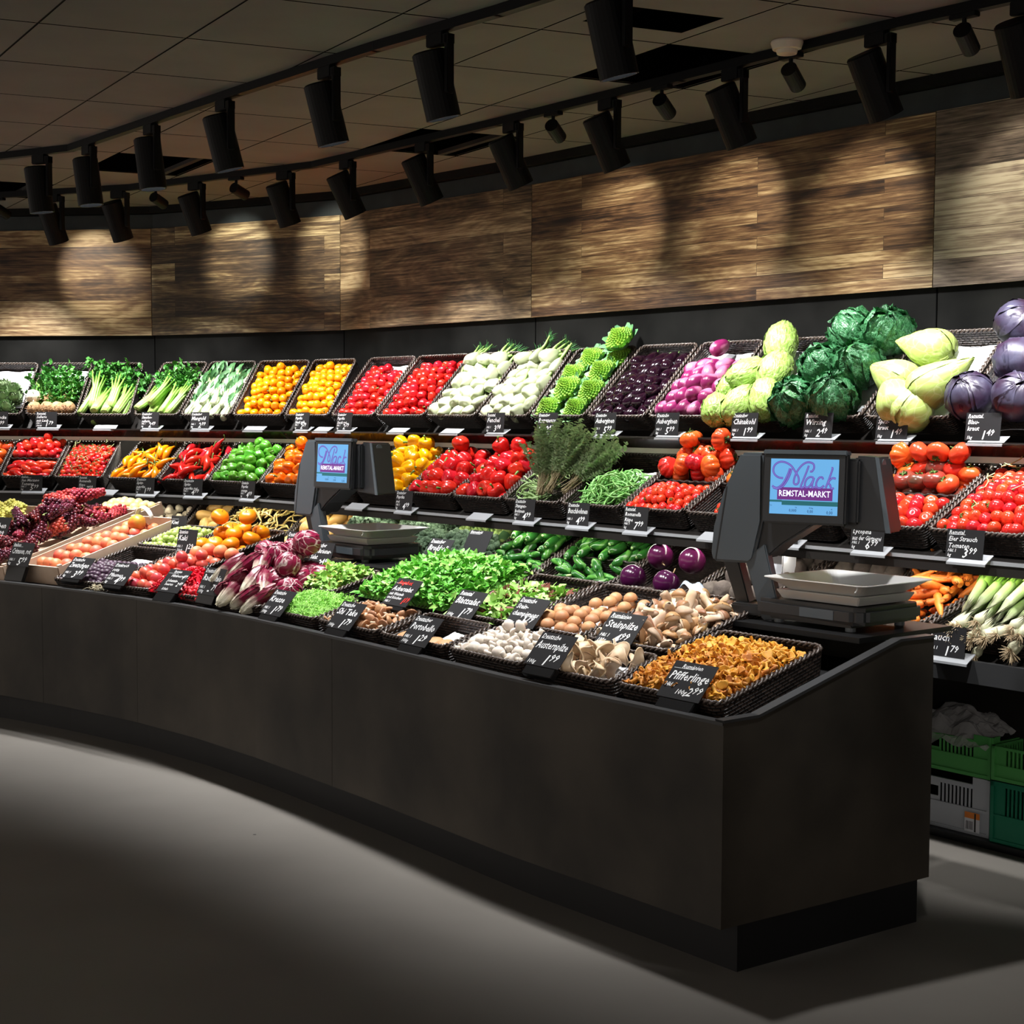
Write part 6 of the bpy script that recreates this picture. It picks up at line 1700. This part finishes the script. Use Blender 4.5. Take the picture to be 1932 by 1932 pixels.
def ribbon(mb, pts, w, z):
    q = [Vector((p[0], p[1])) for p in pts]; n0 = len(mb.v)
    for i, p in enumerate(q):
        d = (q[min(i + 1, len(q) - 1)] - q[max(i - 1, 0)]).normalized(); s = Vector((-d.y, d.x)) * w / 2
        mb.v += [Vector((p.x + s.x, p.y + s.y, z)), Vector((p.x - s.x, p.y - s.y, z))]
    for i in range(len(q) - 1): mb.face((n0 + 2 * i, n0 + 2 * i + 1, n0 + 2 * i + 3, n0 + 2 * i + 2))
STROKES = [[(585, 358), (545, 352), (510, 325), (497, 285), (510, 240), (550, 212), (600, 215), (650, 245), (685, 295), (715, 345), (718, 390), (700, 412), (678, 400), (682, 350), (705, 290), (745, 235), (790, 210), (835, 222), (845, 258), (830, 290), (812, 292)],
           [(640, 268), (625, 320), (600, 380), (570, 425), (530, 448), (492, 430)],
           [(655, 270), (640, 330), (612, 392), (580, 435), (540, 455), (500, 445)],
           [(800, 240), (782, 300), (758, 370), (738, 432), (752, 440), (775, 425)],
           [(845, 348), (815, 342), (785, 365), (772, 410), (785, 438), (812, 425), (835, 385), (848, 348), (835, 405), (838, 438), (868, 425)],
           [(925, 362), (915, 342), (888, 350), (868, 395), (875, 432), (905, 438), (935, 415)],
           [(990, 258), (1000, 262), (985, 320), (965, 385), (948, 438)],
           [(1030, 352), (1000, 348), (970, 385), (985, 410), (995, 440), (1018, 436)]]
def scale(center, yaw, ydisp, label, zb=.862, kk=1.0, hx=0):
    root = empty('counter_scale', (center.x, center.y, zb), yaw); tag(root, label, 'scale', 'counter scales')
    def B(name, mat, fn, parent=root, bevel=.004, smooth=False, fix=True):
        mb = MB(); fn(mb); return mb.build(name, mat, parent, smooth=smooth, bevel=bevel, fix=fix)
    # base with four feet
    B('base', SCD, lambda m: m.prism([(-.21, -.165), (.17, -.165), (.20, -.13), (.20, .13), (.17, .165), (-.21, .165)], .022, .075, 'z'), bevel=.012)
    B('base_skirt', SCD, lambda m: m.prism([(-.17, -.14), (.15, -.14), (.15, .14), (-.17, .14)], .012, .024, 'z'), bevel=.003)
    for x, y in ((-.15, -.12), (.13, -.12), (.13, .12), (-.15, .12)):
        B('foot', pmat('foot_grey', (.16, .18, .2), .4), lambda m: m.tube([(x, y, 0), (x, y, .013)], .016, 12), bevel=0)
    B('spirit_level_panel', SCB, lambda m: m.box((-.03, -.1665, .034), (.10, -.164, .062)), bevel=0)
    # load plate: shallow steel box and the flared tray on top
    B('load_plate', STEEL, lambda m: m.hexa([(-.135, -.125, .078), (.16, -.125, .078), (.16, .125, .078), (-.135, .125, .078), (-.15, -.14, .106), (.175, -.14, .106), (.175, .14, .106), (-.15, .14, .106)]), bevel=.003)
    def tray(m):
        def ring(w, d, z, r, cx=.02, k=4):
            o = []
            for sx, sy, a0 in ((1, -1, -90), (1, 1, 0), (-1, 1, 90), (-1, -1, 180)):
                for q in range(k + 1):
                    a = R(a0 + 90 * q / k); o.append(Vector((cx + sx * (w - r) + r * math.cos(a), sy * (d - r) + r * math.sin(a), z)))
            return o
        rs = [ring(.132, .112, .1125, .02), ring(.135, .115, .110, .02), ring(.195, .17, .146, .03), ring(.201, .176, .1465, .03), ring(.201, .176, .144, .03), ring(.196, .171, .1435, .03), ring(.138, .118, .107, .02), ring(.13, .11, .107, .02)]
        n = len(rs[0]); b0 = len(m.v)
        for r_ in rs: m.v += r_
        for j in range(len(rs) - 1):
            for i in range(n): m.face((b0 + j * n + i, b0 + j * n + (i + 1) % n, b0 + (j + 1) * n + (i + 1) % n, b0 + (j + 1) * n + i))
        m.face([b0 + i for i in range(n)][::-1]); m.face([b0 + 7 * n + i for i in range(n)])
    B('weighing_tray', STEEL, tray, bevel=0)
    B('bag_hook', STEEL, lambda m: m.tube([(.19, -.166, .145), (.192, -.172, .135), (.188, -.175, .126), (.182, -.170, .122)], .0022, 6), bevel=0)
    # head with arms, turned towards the shopper
    hd = empty('scale_head', (-.02 + hx, -.0, 0)); hd.parent = root; hd.rotation_euler = (0, 0, ydisp - yaw)
    def H(name, mat, fn, bevel=.006, parent=hd, fix=True): 
        return B(name, mat, fn, parent, bevel, fix=fix)
    k = .00162 * kk; kx = k / .80
    def px(u, v): return ((u - 1556) * kx, .0 + (1180 - v) * k)
    def poly(L): return [px(*q) for q in L]
    H('column', SCB, lambda m: m.prism(poly([(1408, 853), (1446, 853), (1446, 985), (1432, 1062), (1425, 1070), (1362, 1070), (1358, 1052), (1362, 1000), (1378, 930)]), -.075, .045, 'y'), .008)
    H('column_seam', SCD, lambda m: m.prism(poly([(1384, 920), (1386, 920), (1368, 1066), (1366, 1066)]), -.0762, -.07, 'y'), 0)
    H('arm', SCB, lambda m: m.prism(poly([(1416, 1060), (1450, 1030), (1480, 1178), (1446, 1178)]), -.07, -.03, 'y'), .004)
    H('arm', SCD, lambda m: m.prism(poly([(1364, 1060), (1392, 1060), (1420, 1176), (1398, 1176)]), -.02, .03, 'y'), .004)
    H('arm_foot', SCD, lambda m: m.prism(poly([(1392, 1150), (1480, 1150), (1500, 1172), (1400, 1172)]), -.075, .05, 'y'), .006)
    H('head_housing', SCD, lambda m: m.prism(poly([(1440, 862), (1600, 862), (1598, 985), (1530, 988), (1478, 1030), (1450, 1060), (1432, 1060), (1440, 985)]), -.06, .05, 'y'), .006)
    H('hinge_tube', SCB, lambda m: m.tube([(px(1590, 0)[0], 0, px(0, 872)[1]), (px(1628, 0)[0], 0, px(0, 872)[1])], .017, 14), 0)
    H('side_cheek', SCD, lambda m: m.prism(poly([(1590, 856), (1626, 858), (1646, 1000), (1570, 994)]), -.04, .07, 'y'), .006)
    H('side_cheek_edge', SCB, lambda m: m.prism(poly([(1621, 858), (1627, 859), (1647, 1000), (1639, 1000)]), -.043, -.038, 'y'), 0)
    # customer display: bezel, screen, logo, all in the plane of the screen
    D = Matrix.Translation((px(1518, 0)[0], -.092, px(0, 916)[1])) @ Matrix.Rotation(PI / 2 - .06, 4, 'X')
    dw, dh = .137, .112
    def disp(name, mat, fn, bevel=0, fix=False):
        mb = MB(); fn(mb); mb.v = [D @ v for v in mb.v]; return mb.build(name, mat, bez if name != 'display_bezel' else hd, bevel=bevel, fix=fix)
    bez = None
    mb = MB(); mb.box((-dw, -dh - .004, -.03), (dw, dh, 0)); mb.v = [D @ v for v in mb.v]; bez = mb.build('display_bezel', SCD, hd, bevel=.006)
    mb = MB(); mb.box((-dw - .001, dh - .014, -.032), (dw + .001, dh + .002, .003)); mb.v = [D @ v for v in mb.v]; mb.build('display_visor', SCB, hd, bevel=.003)
    sw, sh = .112, .086
    disp('screen', SCREEN, lambda m: m.quad((-sw, -sh, .0006), (sw, -sh, .0006), (sw, sh, .0006), (-sw, sh, .0006)))
    SX = lambda u: -sw + (u - 475) / 578 * 2 * sw; SY = lambda v: sh - (v - 182) / 500 * 2 * sh
    def logo(m, w, z):
        for st in STROKES: ribbon(m, [(SX(p[0]), SY(p[1])) for p in smooth([Vector((a, b)) for a, b in st])], w, z)
    disp('logo_outline', LOGO, lambda m: logo(m, .0062, .0010))
    disp('logo_script', LOGO2, lambda m: logo(m, .0024, .0013))
    disp('logo_band', LBAND, lambda m: m.quad((SX(538), SY(552), .0008), (SX(1008), SY(552), .0008), (SX(1008), SY(440), .0008), (SX(538), SY(440), .0008)))
    disp('status_bar', SCRT, lambda m: (m.quad((-sw, SY(574), .0009), (SX(580), SY(574), .0009), (SX(580), SY(556), .0009), (-sw, SY(556), .0009)), m.quad((SX(580), SY(600), .0009), (sw, SY(600), .0009), (sw, SY(560), .0009), (SX(580), SY(560), .0009))))
    def tx(m, s, u0, u1, v0, v1, z=.0016):
        vs, fs = textmesh(s, 0); mx = max(v[0] for v in vs); mn = min(v[0] for v in vs); h = max(v[1] for v in vs)
        n = len(m.v); m.v += [Vector((SX(u0) + (v[0] - mn) / (mx - mn) * (SX(u1) - SX(u0)), SY(v1) + v[1] / h * (SY(v0) - SY(v1)), z)) for v in vs]
        for f in fs: m.face([n + q for q in f])
    disp('logo_lettering', LTXT, lambda m: tx(m, 'REMSTAL-MARKT', 555, 990, 465, 520))
    disp('weight_figures', LDRK, lambda m: (tx(m, '0,000', 645, 710, 632, 660), tx(m, '0,00', 800, 850, 636, 665), tx(m, '0,00', 962, 1015, 640, 672), tx(m, 'kg', 698, 712, 612, 622), tx(m, '€/kg', 815, 850, 614, 626), tx(m, '€', 1000, 1012, 620, 632), tx(m, 'Tara', 478, 498, 600, 610)))
    return root
c1 = onz(1575, 1180, .862)
dd, nn = cdir(6.4)
scale(Vector((1.03, 4.77, 0)), math.atan2(dd.y, dd.x), -.58, 'large grey counter scale at the counter end, near the camera')
dd2, nn2 = cdir(4.2)
scale(Vector((-.635, 6.90, 0)), math.atan2(dd2.y, dd2.x), -.80, 'small looking grey counter scale farther back, behind the wild herbs', hx=-.075)
# ------------------------------------------------------------------ plastic crates under the wall shelves
CG = pmat('crate_grey', (.50, .54, .60), .5, .4); CGR = pmat('crate_light_green', (.10, .42, .11), .5, .4); CDG = pmat('crate_dark_green', (.010, .20, .11), .5, .4)
def pcrate(P, s, w, d, h, mat, label, slots=True, dip=True, handle=True):
    """P: front left foot; open slotted plastic crate along wall section s"""
    ex, ey = tan(s), nin(s)
    root = empty('plastic_crate', P + ex * w / 2 + ey * d / 2); tag(root, label, 'crate', 'plastic crates under the shelf')
    o0 = P - root.location
    def bx(m, x0, x1, y0, y1, z0, z1):
        q = [o0 + ex * x + ey * y for x, y in ((x0, y0), (x1, y0), (x1, y1), (x0, y1))]
        m.hexa([p + Vector((0, 0, z0)) for p in q] + [p + Vector((0, 0, z1)) for p in q])
    t = .004
    mb = MB(); bx(mb, 0, w, 0, d, 0, .006); mb.build('floor_panel', mat, root)
    def side(name, X):
        """X maps (a along, o outward, z) box to the crate"""
        mb = MB(); L = w if name in ('front_wall', 'rear_wall') else d
        def B(a0, a1, z0, z1, o=0):
            if name == 'front_wall': bx(mb, a0, a1, -o, t, z0, z1)
            elif name == 'rear_wall': bx(mb, a0, a1, d - t, d + o, z0, z1)
            elif X: bx(mb, w - t, w + o, a0, a1, z0, z1)
            else: bx(mb, -o, t, a0, a1, z0, z1)
        zt = h; low = h * .60
        B(0, L, 0, h * .42); B(0, L, h * .42, h * .46, .005)
        if dip:
            B(0, L * .13, h * .46, zt); B(L * .87, L, h * .46, zt)
            B(L * .13, L * .87, h * .80, h * .88, .006); B(L * .13, L * .30, h * .46, h * .8); B(L * .30, L * .62, h * .72, h * .80); B(L * .30, L * .62, h * .46, h * .54)
        else:
            B(0, L, h * .92, zt, .006); B(0, L * .08, h * .46, h * .92); B(L * .92, L, h * .46, h * .92)
        if slots:
            n = int(L * (.25 if dip else .84) / .016)
            x0 = L * (.62 if dip else .08)
            for i in range(n + 1): B(x0 + i * .016, x0 + i * .016 + .007, h * .46, h * (.8 if dip else .92))
        B(0, .012, 0, zt, .006); B(L - .012, L, 0, zt, .006); B(0, L, 0, .012, .005)
        mb.build(name, mat, root)
    side('front_wall', 0); side('rear_wall', 0); side('side_wall', 0); side('side_wall', 1)
    return root
sN = 3
def wp(u, d, z):
    p = wfmin(u, d, z); return Vector((p.x, p.y, z))
mb = MB(); a, b = wp(1500, .66, 0), wp(2300, .66, 0); ey = nin(3)
mb.hexa([p + Vector((0, 0, z)) for z in (0, .025) for p in (a, b, b + ey * .5, a + ey * .5)])
tag(mb.build('crate_dolly_board', BLACK), 'low black board on the floor carrying the plastic crates', 'board')
Pg = wp(1872, .62, .026) - tan(3) * .585
pcrate(Pg, 3, .575, .38, .205, CG, 'light grey slotted plastic crate, lower left of the stack')
pcrate(Pg + Vector((0, 0, .209)), 3, .575, .38, .15, CGR, 'light green plastic crate on top of the grey one')
Pd = Pg + tan(3) * .592 - nin(3) * .02
pcrate(Pd, 3, .575, .38, .215, CDG, 'dark green slotted plastic crate at the right picture edge', dip=False)
pcrate(Pd + Vector((0, 0, .219)), 3, .575, .38, .12, CGR, 'light green slotted crate on top of the dark green one', dip=False)
# orange and white sticker on the grey crate
mb = MB(); q = Pg + tan(3) * .475 - nin(3) * .0065; ex = tan(3)
def st(a, b, z0, z1, off): return [q + ex * a + Vector((0, 0, z0)) - nin(3) * off, q + ex * b + Vector((0, 0, z0)) - nin(3) * off, q + ex * b + Vector((0, 0, z1)) - nin(3) * off, q + ex * a + Vector((0, 0, z1)) - nin(3) * off]
mb.quad(*st(0, .062, .01, .080, .0005)); mb.quad(*st(0, .062, .058, .080, .0010), m=1)
for i in range(5): mb.quad(*st(.006 + i * .006, .009 + i * .006, .018, .048, .001), m=2)
mb.quad(*st(.040, .047, .012, .078, .0013), m=2)
tag(mb.build('crate_label', [PAPER, pmat('label_orange', (.85, .25, .03), .5), BLACK], fix=False), 'orange and white barcode sticker on the grey crate', 'label')
# crumpled clear bag lying on the green crate
PB = bpy.data.materials.new('clear_film'); PB.use_nodes = True; b_ = PB.node_tree.nodes['Principled BSDF']
b_.inputs['Base Color'].default_value = (.75, .76, .78, 1); b_.inputs['Roughness'].default_value = .25; b_.inputs['Alpha'].default_value = .55
mb = MB(); cc = Pg + tan(3) * .36 + nin(3) * .12 + Vector((0, 0, .385))
def f(a, b):
    x, y = (a - .5) * .42, (b - .5) * .30; rr = (1 - (2 * a - 1) ** 2) * (1 - (2 * b - 1) ** 2)
    return tan(3) * x + nin(3) * y + Vector((0, 0, -.03 + .065 * rr + .035 * noise.noise(Vector((a * 6, b * 6, 2))) + .012 * noise.noise(Vector((a * 17, b * 17, 5))) - .04 * (b < .15)))
mb.grid(f, 34, 26); o = mb.build('plastic_bag', PB, smooth=False, fix=False); o.location = cc; tag(o, 'crumpled clear plastic bag on the light green crate', 'bag')
# ------------------------------------------------------------------ lighting tracks and spot lamps
LAMPB = pmat('lamp_black', (.0022, .0022, .0024), .55, .15)
LENS = pmat('lamp_lens', (.8, .8, .8), .3, emit=(.85, .93, 1.0), es=9.0)
ZT = 2.846
def track(pix, label):
    pts = [onz(u, v, ZT) for u, v in pix]
    mb = MB()
    for k, p in enumerate(pts): p.z = ZT
    for a, b in zip(pts, pts[1:]):
        d = (b - a).normalized(); n = Vector((-d.y, d.x, 0)) * .018
        A, B = a - d * .01, b + d * .01
        mb.hexa([A - n, B - n, B + n, A + n] + [q + Vector((0, 0, .034)) for q in (A - n, B - n, B + n, A + n)])
    root = mb.build('light_track', LAMPB); tag(root, label, 'track')
    return pts
T1 = track([(-160, 312), (0, 301), (133, 286), (450, 180), (709, 97), (942, 30), (1200, -52), (1560, -175), (1900, -300)], 'black ceiling light track nearer the camera, over the counter front')
T2 = track([(-120, 380), (93, 368), (246, 359), (592, 317), (942, 237), (1288, 153), (1666, 60), (2080, -32)], 'black ceiling light track farther back, parallel to the wood panelled wall')
def ontrack(T, u):
    """point of the track line seen at column u"""
    best = None
    for a, b in zip(T, T[1:]):
        for i in range(41):
            p = a.lerp(b, i / 40)
            e = abs(project(p)[0] - u)
            if best is None or e < best[0]: best = (e, p, (b - a).normalized())
    return best[1], best[2]
def project(P):
    ca, sa = math.cos(PITCH), math.sin(PITCH); z = P.z - EYE
    yc = P.y * ca - z * sa; zc = z * ca + P.y * sa
    U = F_PX * P.x / yc; V = -F_PX * zc / yc
    return 966 + U * math.cos(ROLL) - V * math.sin(ROLL), 966 + V * math.cos(ROLL) + U * math.sin(ROLL)
# large cylinder spot
CANR, CANL = .062, .235
def can_mesh():
    mb = MB(); N = 28
    prof = [(0, .0), (CANR - .006, 0), (CANR, .006), (CANR, CANL - .0), (CANR - .007, CANL), (CANR - .010, CANL - .02), (0, CANL - .02)]
    for i, (r, z) in enumerate(prof):
        pass
    mb.grid(lambda a, b: (prof[int(round(b * 6))][0] * math.cos(2 * PI * a), prof[int(round(b * 6))][0] * math.sin(2 * PI * a), -prof[int(round(b * 6))][1]), N, 6, True)
    me = mb.mesh('lamp_body', LAMPB); 
    return me
CAN = can_mesh()
mb = MB(); mb.grid(lambda a, b: ((CANR - .011) * b * math.cos(2 * PI * a), (CANR - .011) * b * math.sin(2 * PI * a), -CANL + .018), 24, 2, True); LENSM = mb.mesh('lens', LENS, fix=False)
mb = MB(); mb.box((-.045, -.019, -.045), (.045, .019, 0)); ADAPT = mb.mesh('track_adapter', LAMPB, bevel=.003)
mb = MB(); mb.box((-.010, -.016, -.215), (.010, .016, -.012)); ARM = mb.mesh('swivel_arm', LAMPB, bevel=.003)
SR, SLN = .031, .105
mb = MB(); sp = [(0, 0), (SR, 0), (SR, SLN), (SR - .004, SLN), (SR - .005, SLN - .012), (0, SLN - .012)]
mb.grid(lambda a, b: (sp[int(round(b * 5))][0] * math.cos(2 * PI * a), sp[int(round(b * 5))][0] * math.sin(2 * PI * a), -sp[int(round(b * 5))][1]), 20, 5, True); SMALL = mb.mesh('lamp_body', LAMPB)
mb = MB(); mb.box((-.05, -.016, -.016), (.05, .016, 0)); SADAPT = mb.mesh('track_adapter', LAMPB, bevel=.002)
mb = MB(); mb.tube([(0, 0, -.016), (0, 0, -.055)], .008, 8); SPIN = mb.mesh('pivot_pin', LAMPB)
def spot(name, P, d, W, size, blend, color, radius):
    ld = bpy.data.lights.new(name, 'SPOT'); ld.energy = W; ld.spot_size = R(size); ld.spot_blend = blend; ld.color = color; ld.shadow_soft_size = radius
    o = bpy.data.objects.new(name, ld); col.objects.link(o); o.location = P
    o.rotation_euler = d.to_track_quat('-Z', 'Y').to_euler()
    return o
def ordinal(k): return ['first', 'second', 'third', 'fourth', 'fifth', 'sixth', 'seventh', 'eighth', 'ninth', 'tenth', 'eleventh', 'twelfth'][k]
def bigspot(T, u, target, label, W=BIG_W, size=80):
    p, d = ontrack(T, u)
    root = empty('track_spotlight', (p.x, p.y, ZT), math.atan2(d.y, d.x)); tag(root, label, 'lamp', 'large cylinder spots')
    link('track_adapter', ADAPT, root, Matrix.Identity(4))
    link('swivel_arm', ARM, root, Matrix.Translation((.075 - .012, 0, 0)))
    mb = MB(); mb.box((-.01, -.016, -.045), (.073, .016, -.012)); mb.build('arm_bridge', LAMPB, root)
    # head pivots beside the arm
    piv = Vector((p.x, p.y, ZT - .165)) - d * .012
    ax = (target - piv).normalized()
    inv = root.matrix_basis.inverted()
    M = inv @ Matrix.Translation(piv) @ (-ax).to_track_quat('Z', 'Y').to_matrix().to_4x4() @ Matrix.Translation((0, 0, .105))
    body = link('lamp_body', CAN, root, M)
    link('lens', LENSM, body)
    spot('spot_light', piv + ax * (CANL - .105 + .012), ax, W, size, .9, (1, .985, .965), .045)
def smallspot(T, u, target, label, W=SMALL_W):
    p, d = ontrack(T, u)
    root = empty('small_track_spotlight', (p.x, p.y, ZT), math.atan2(d.y, d.x)); tag(root, label, 'lamp', 'small wall washing spots')
    link('track_adapter', SADAPT, root, Matrix.Identity(4)); link('pivot_pin', SPIN, root, Matrix.Identity(4))
    piv = Vector((p.x, p.y, ZT - .066)); ax = (target - piv).normalized()
    M = root.matrix_basis.inverted() @ Matrix.Translation(piv) @ (-ax).to_track_quat('Z', 'Y').to_matrix().to_4x4() @ Matrix.Translation((0, 0, .022))
    body = link('lamp_body', SMALL, root, M)
    spot('wall_light', piv + ax * (SLN - .015), ax, W, 46, .8, (1, .93, .78), .02)
t1u = [75, 165, 282, 425, 618, 825, 1160]
for k, u in enumerate(t1u):
    p, d = ontrack(T1, u)
    n = Vector((-d.y, d.x, 0))
    if n.y < 0: n = -n
    tgt = Vector((p.x, p.y, .8)) + n * (.46 if k > 2 else .18) + d * .12
    bigspot(T1, u, tgt, 'large black cylinder spot, %s from the left on the nearer track' % ordinal(k), BIG_W * 1.12)
t2u = [100, 222, 366, 540, 656, 797, 961, 1150, 1380, 1650]
for k, u in enumerate(t2u):
    p, d = ontrack(T2, u)
    n = Vector((-d.y, d.x, 0))
    if n.y < 0: n = -n
    tgt = Vector((p.x, p.y, 1.45)) + n * (.62 if k > 3 else .5) + d * .12
    bigspot(T2, u, tgt, 'large black cylinder spot, %s from the left on the farther track' % ordinal(k))
bigspot(T1, 1890, cpt(6.55, .35), 'large black cylinder spot added out of view to brighten the chanterelles', BIG_W * .8, 34)  # extra spot added outside the view, brightens the chanterelle basket
bigspot(T1, 1840, onwall(1850, 1420, 3, .8), 'second large black cylinder spot added out of view to brighten the crates', BIG_W * .9, 36)  # added unseen spot, lifts the crates and the floor beside them
for u in (-60, 1930, 2060):      # further heads just outside the picture
    p, d = ontrack(T2, u); n = Vector((-d.y, d.x, 0)); n = n if n.y > 0 else -n
    bigspot(T2, u, Vector((p.x, p.y, 1.45)) + n * .62, 'large black cylinder spot beyond the edge of the farther track')
for u, wu, wv, s in ((-6, 190, 520, 0), (295, 455, 490, 1), (448, 640, 480, 1), (1046, 1180, 440, 3), (1250, 1400, 420, 3), (1490, 1640, 410, 3), (1815, 1960, 370, 4), (2010, 2200, 350, 4)):
    names = {-6: 'at the left edge of the picture', 295: 'first right of the left edge', 448: 'second from left, beside ceiling mesh', 1046: 'third from left', 1250: 'fourth from left', 1490: 'fifth, beneath the smoke detector', 1815: 'near the right edge', 2010: 'past the right edge'}
    smallspot(T2, u, onwall(wu, wv, s, 0), 'small black tilted wall spot on the farther track, %s' % names[u])
# smoke detector
p = onz(1485, 78, ZC)
mb = MB(); pr = [(0, 0), (.058, 0), (.060, -.006), (.052, -.030), (.040, -.032), (.039, -.036), (.036, -.046), (0, -.048)]
mb.grid(lambda a, b: (pr[int(round(b * 7))][0] * math.cos(-2 * PI * a), pr[int(round(b * 7))][0] * math.sin(-2 * PI * a), pr[int(round(b * 7))][1]), 28, 7, True)
o = mb.build('smoke_detector', pmat('detector_white', (.55, .5, .42), .6)); o.location = p; tag(o, 'round off-white smoke detector on the ceiling tiles', 'smoke detector')
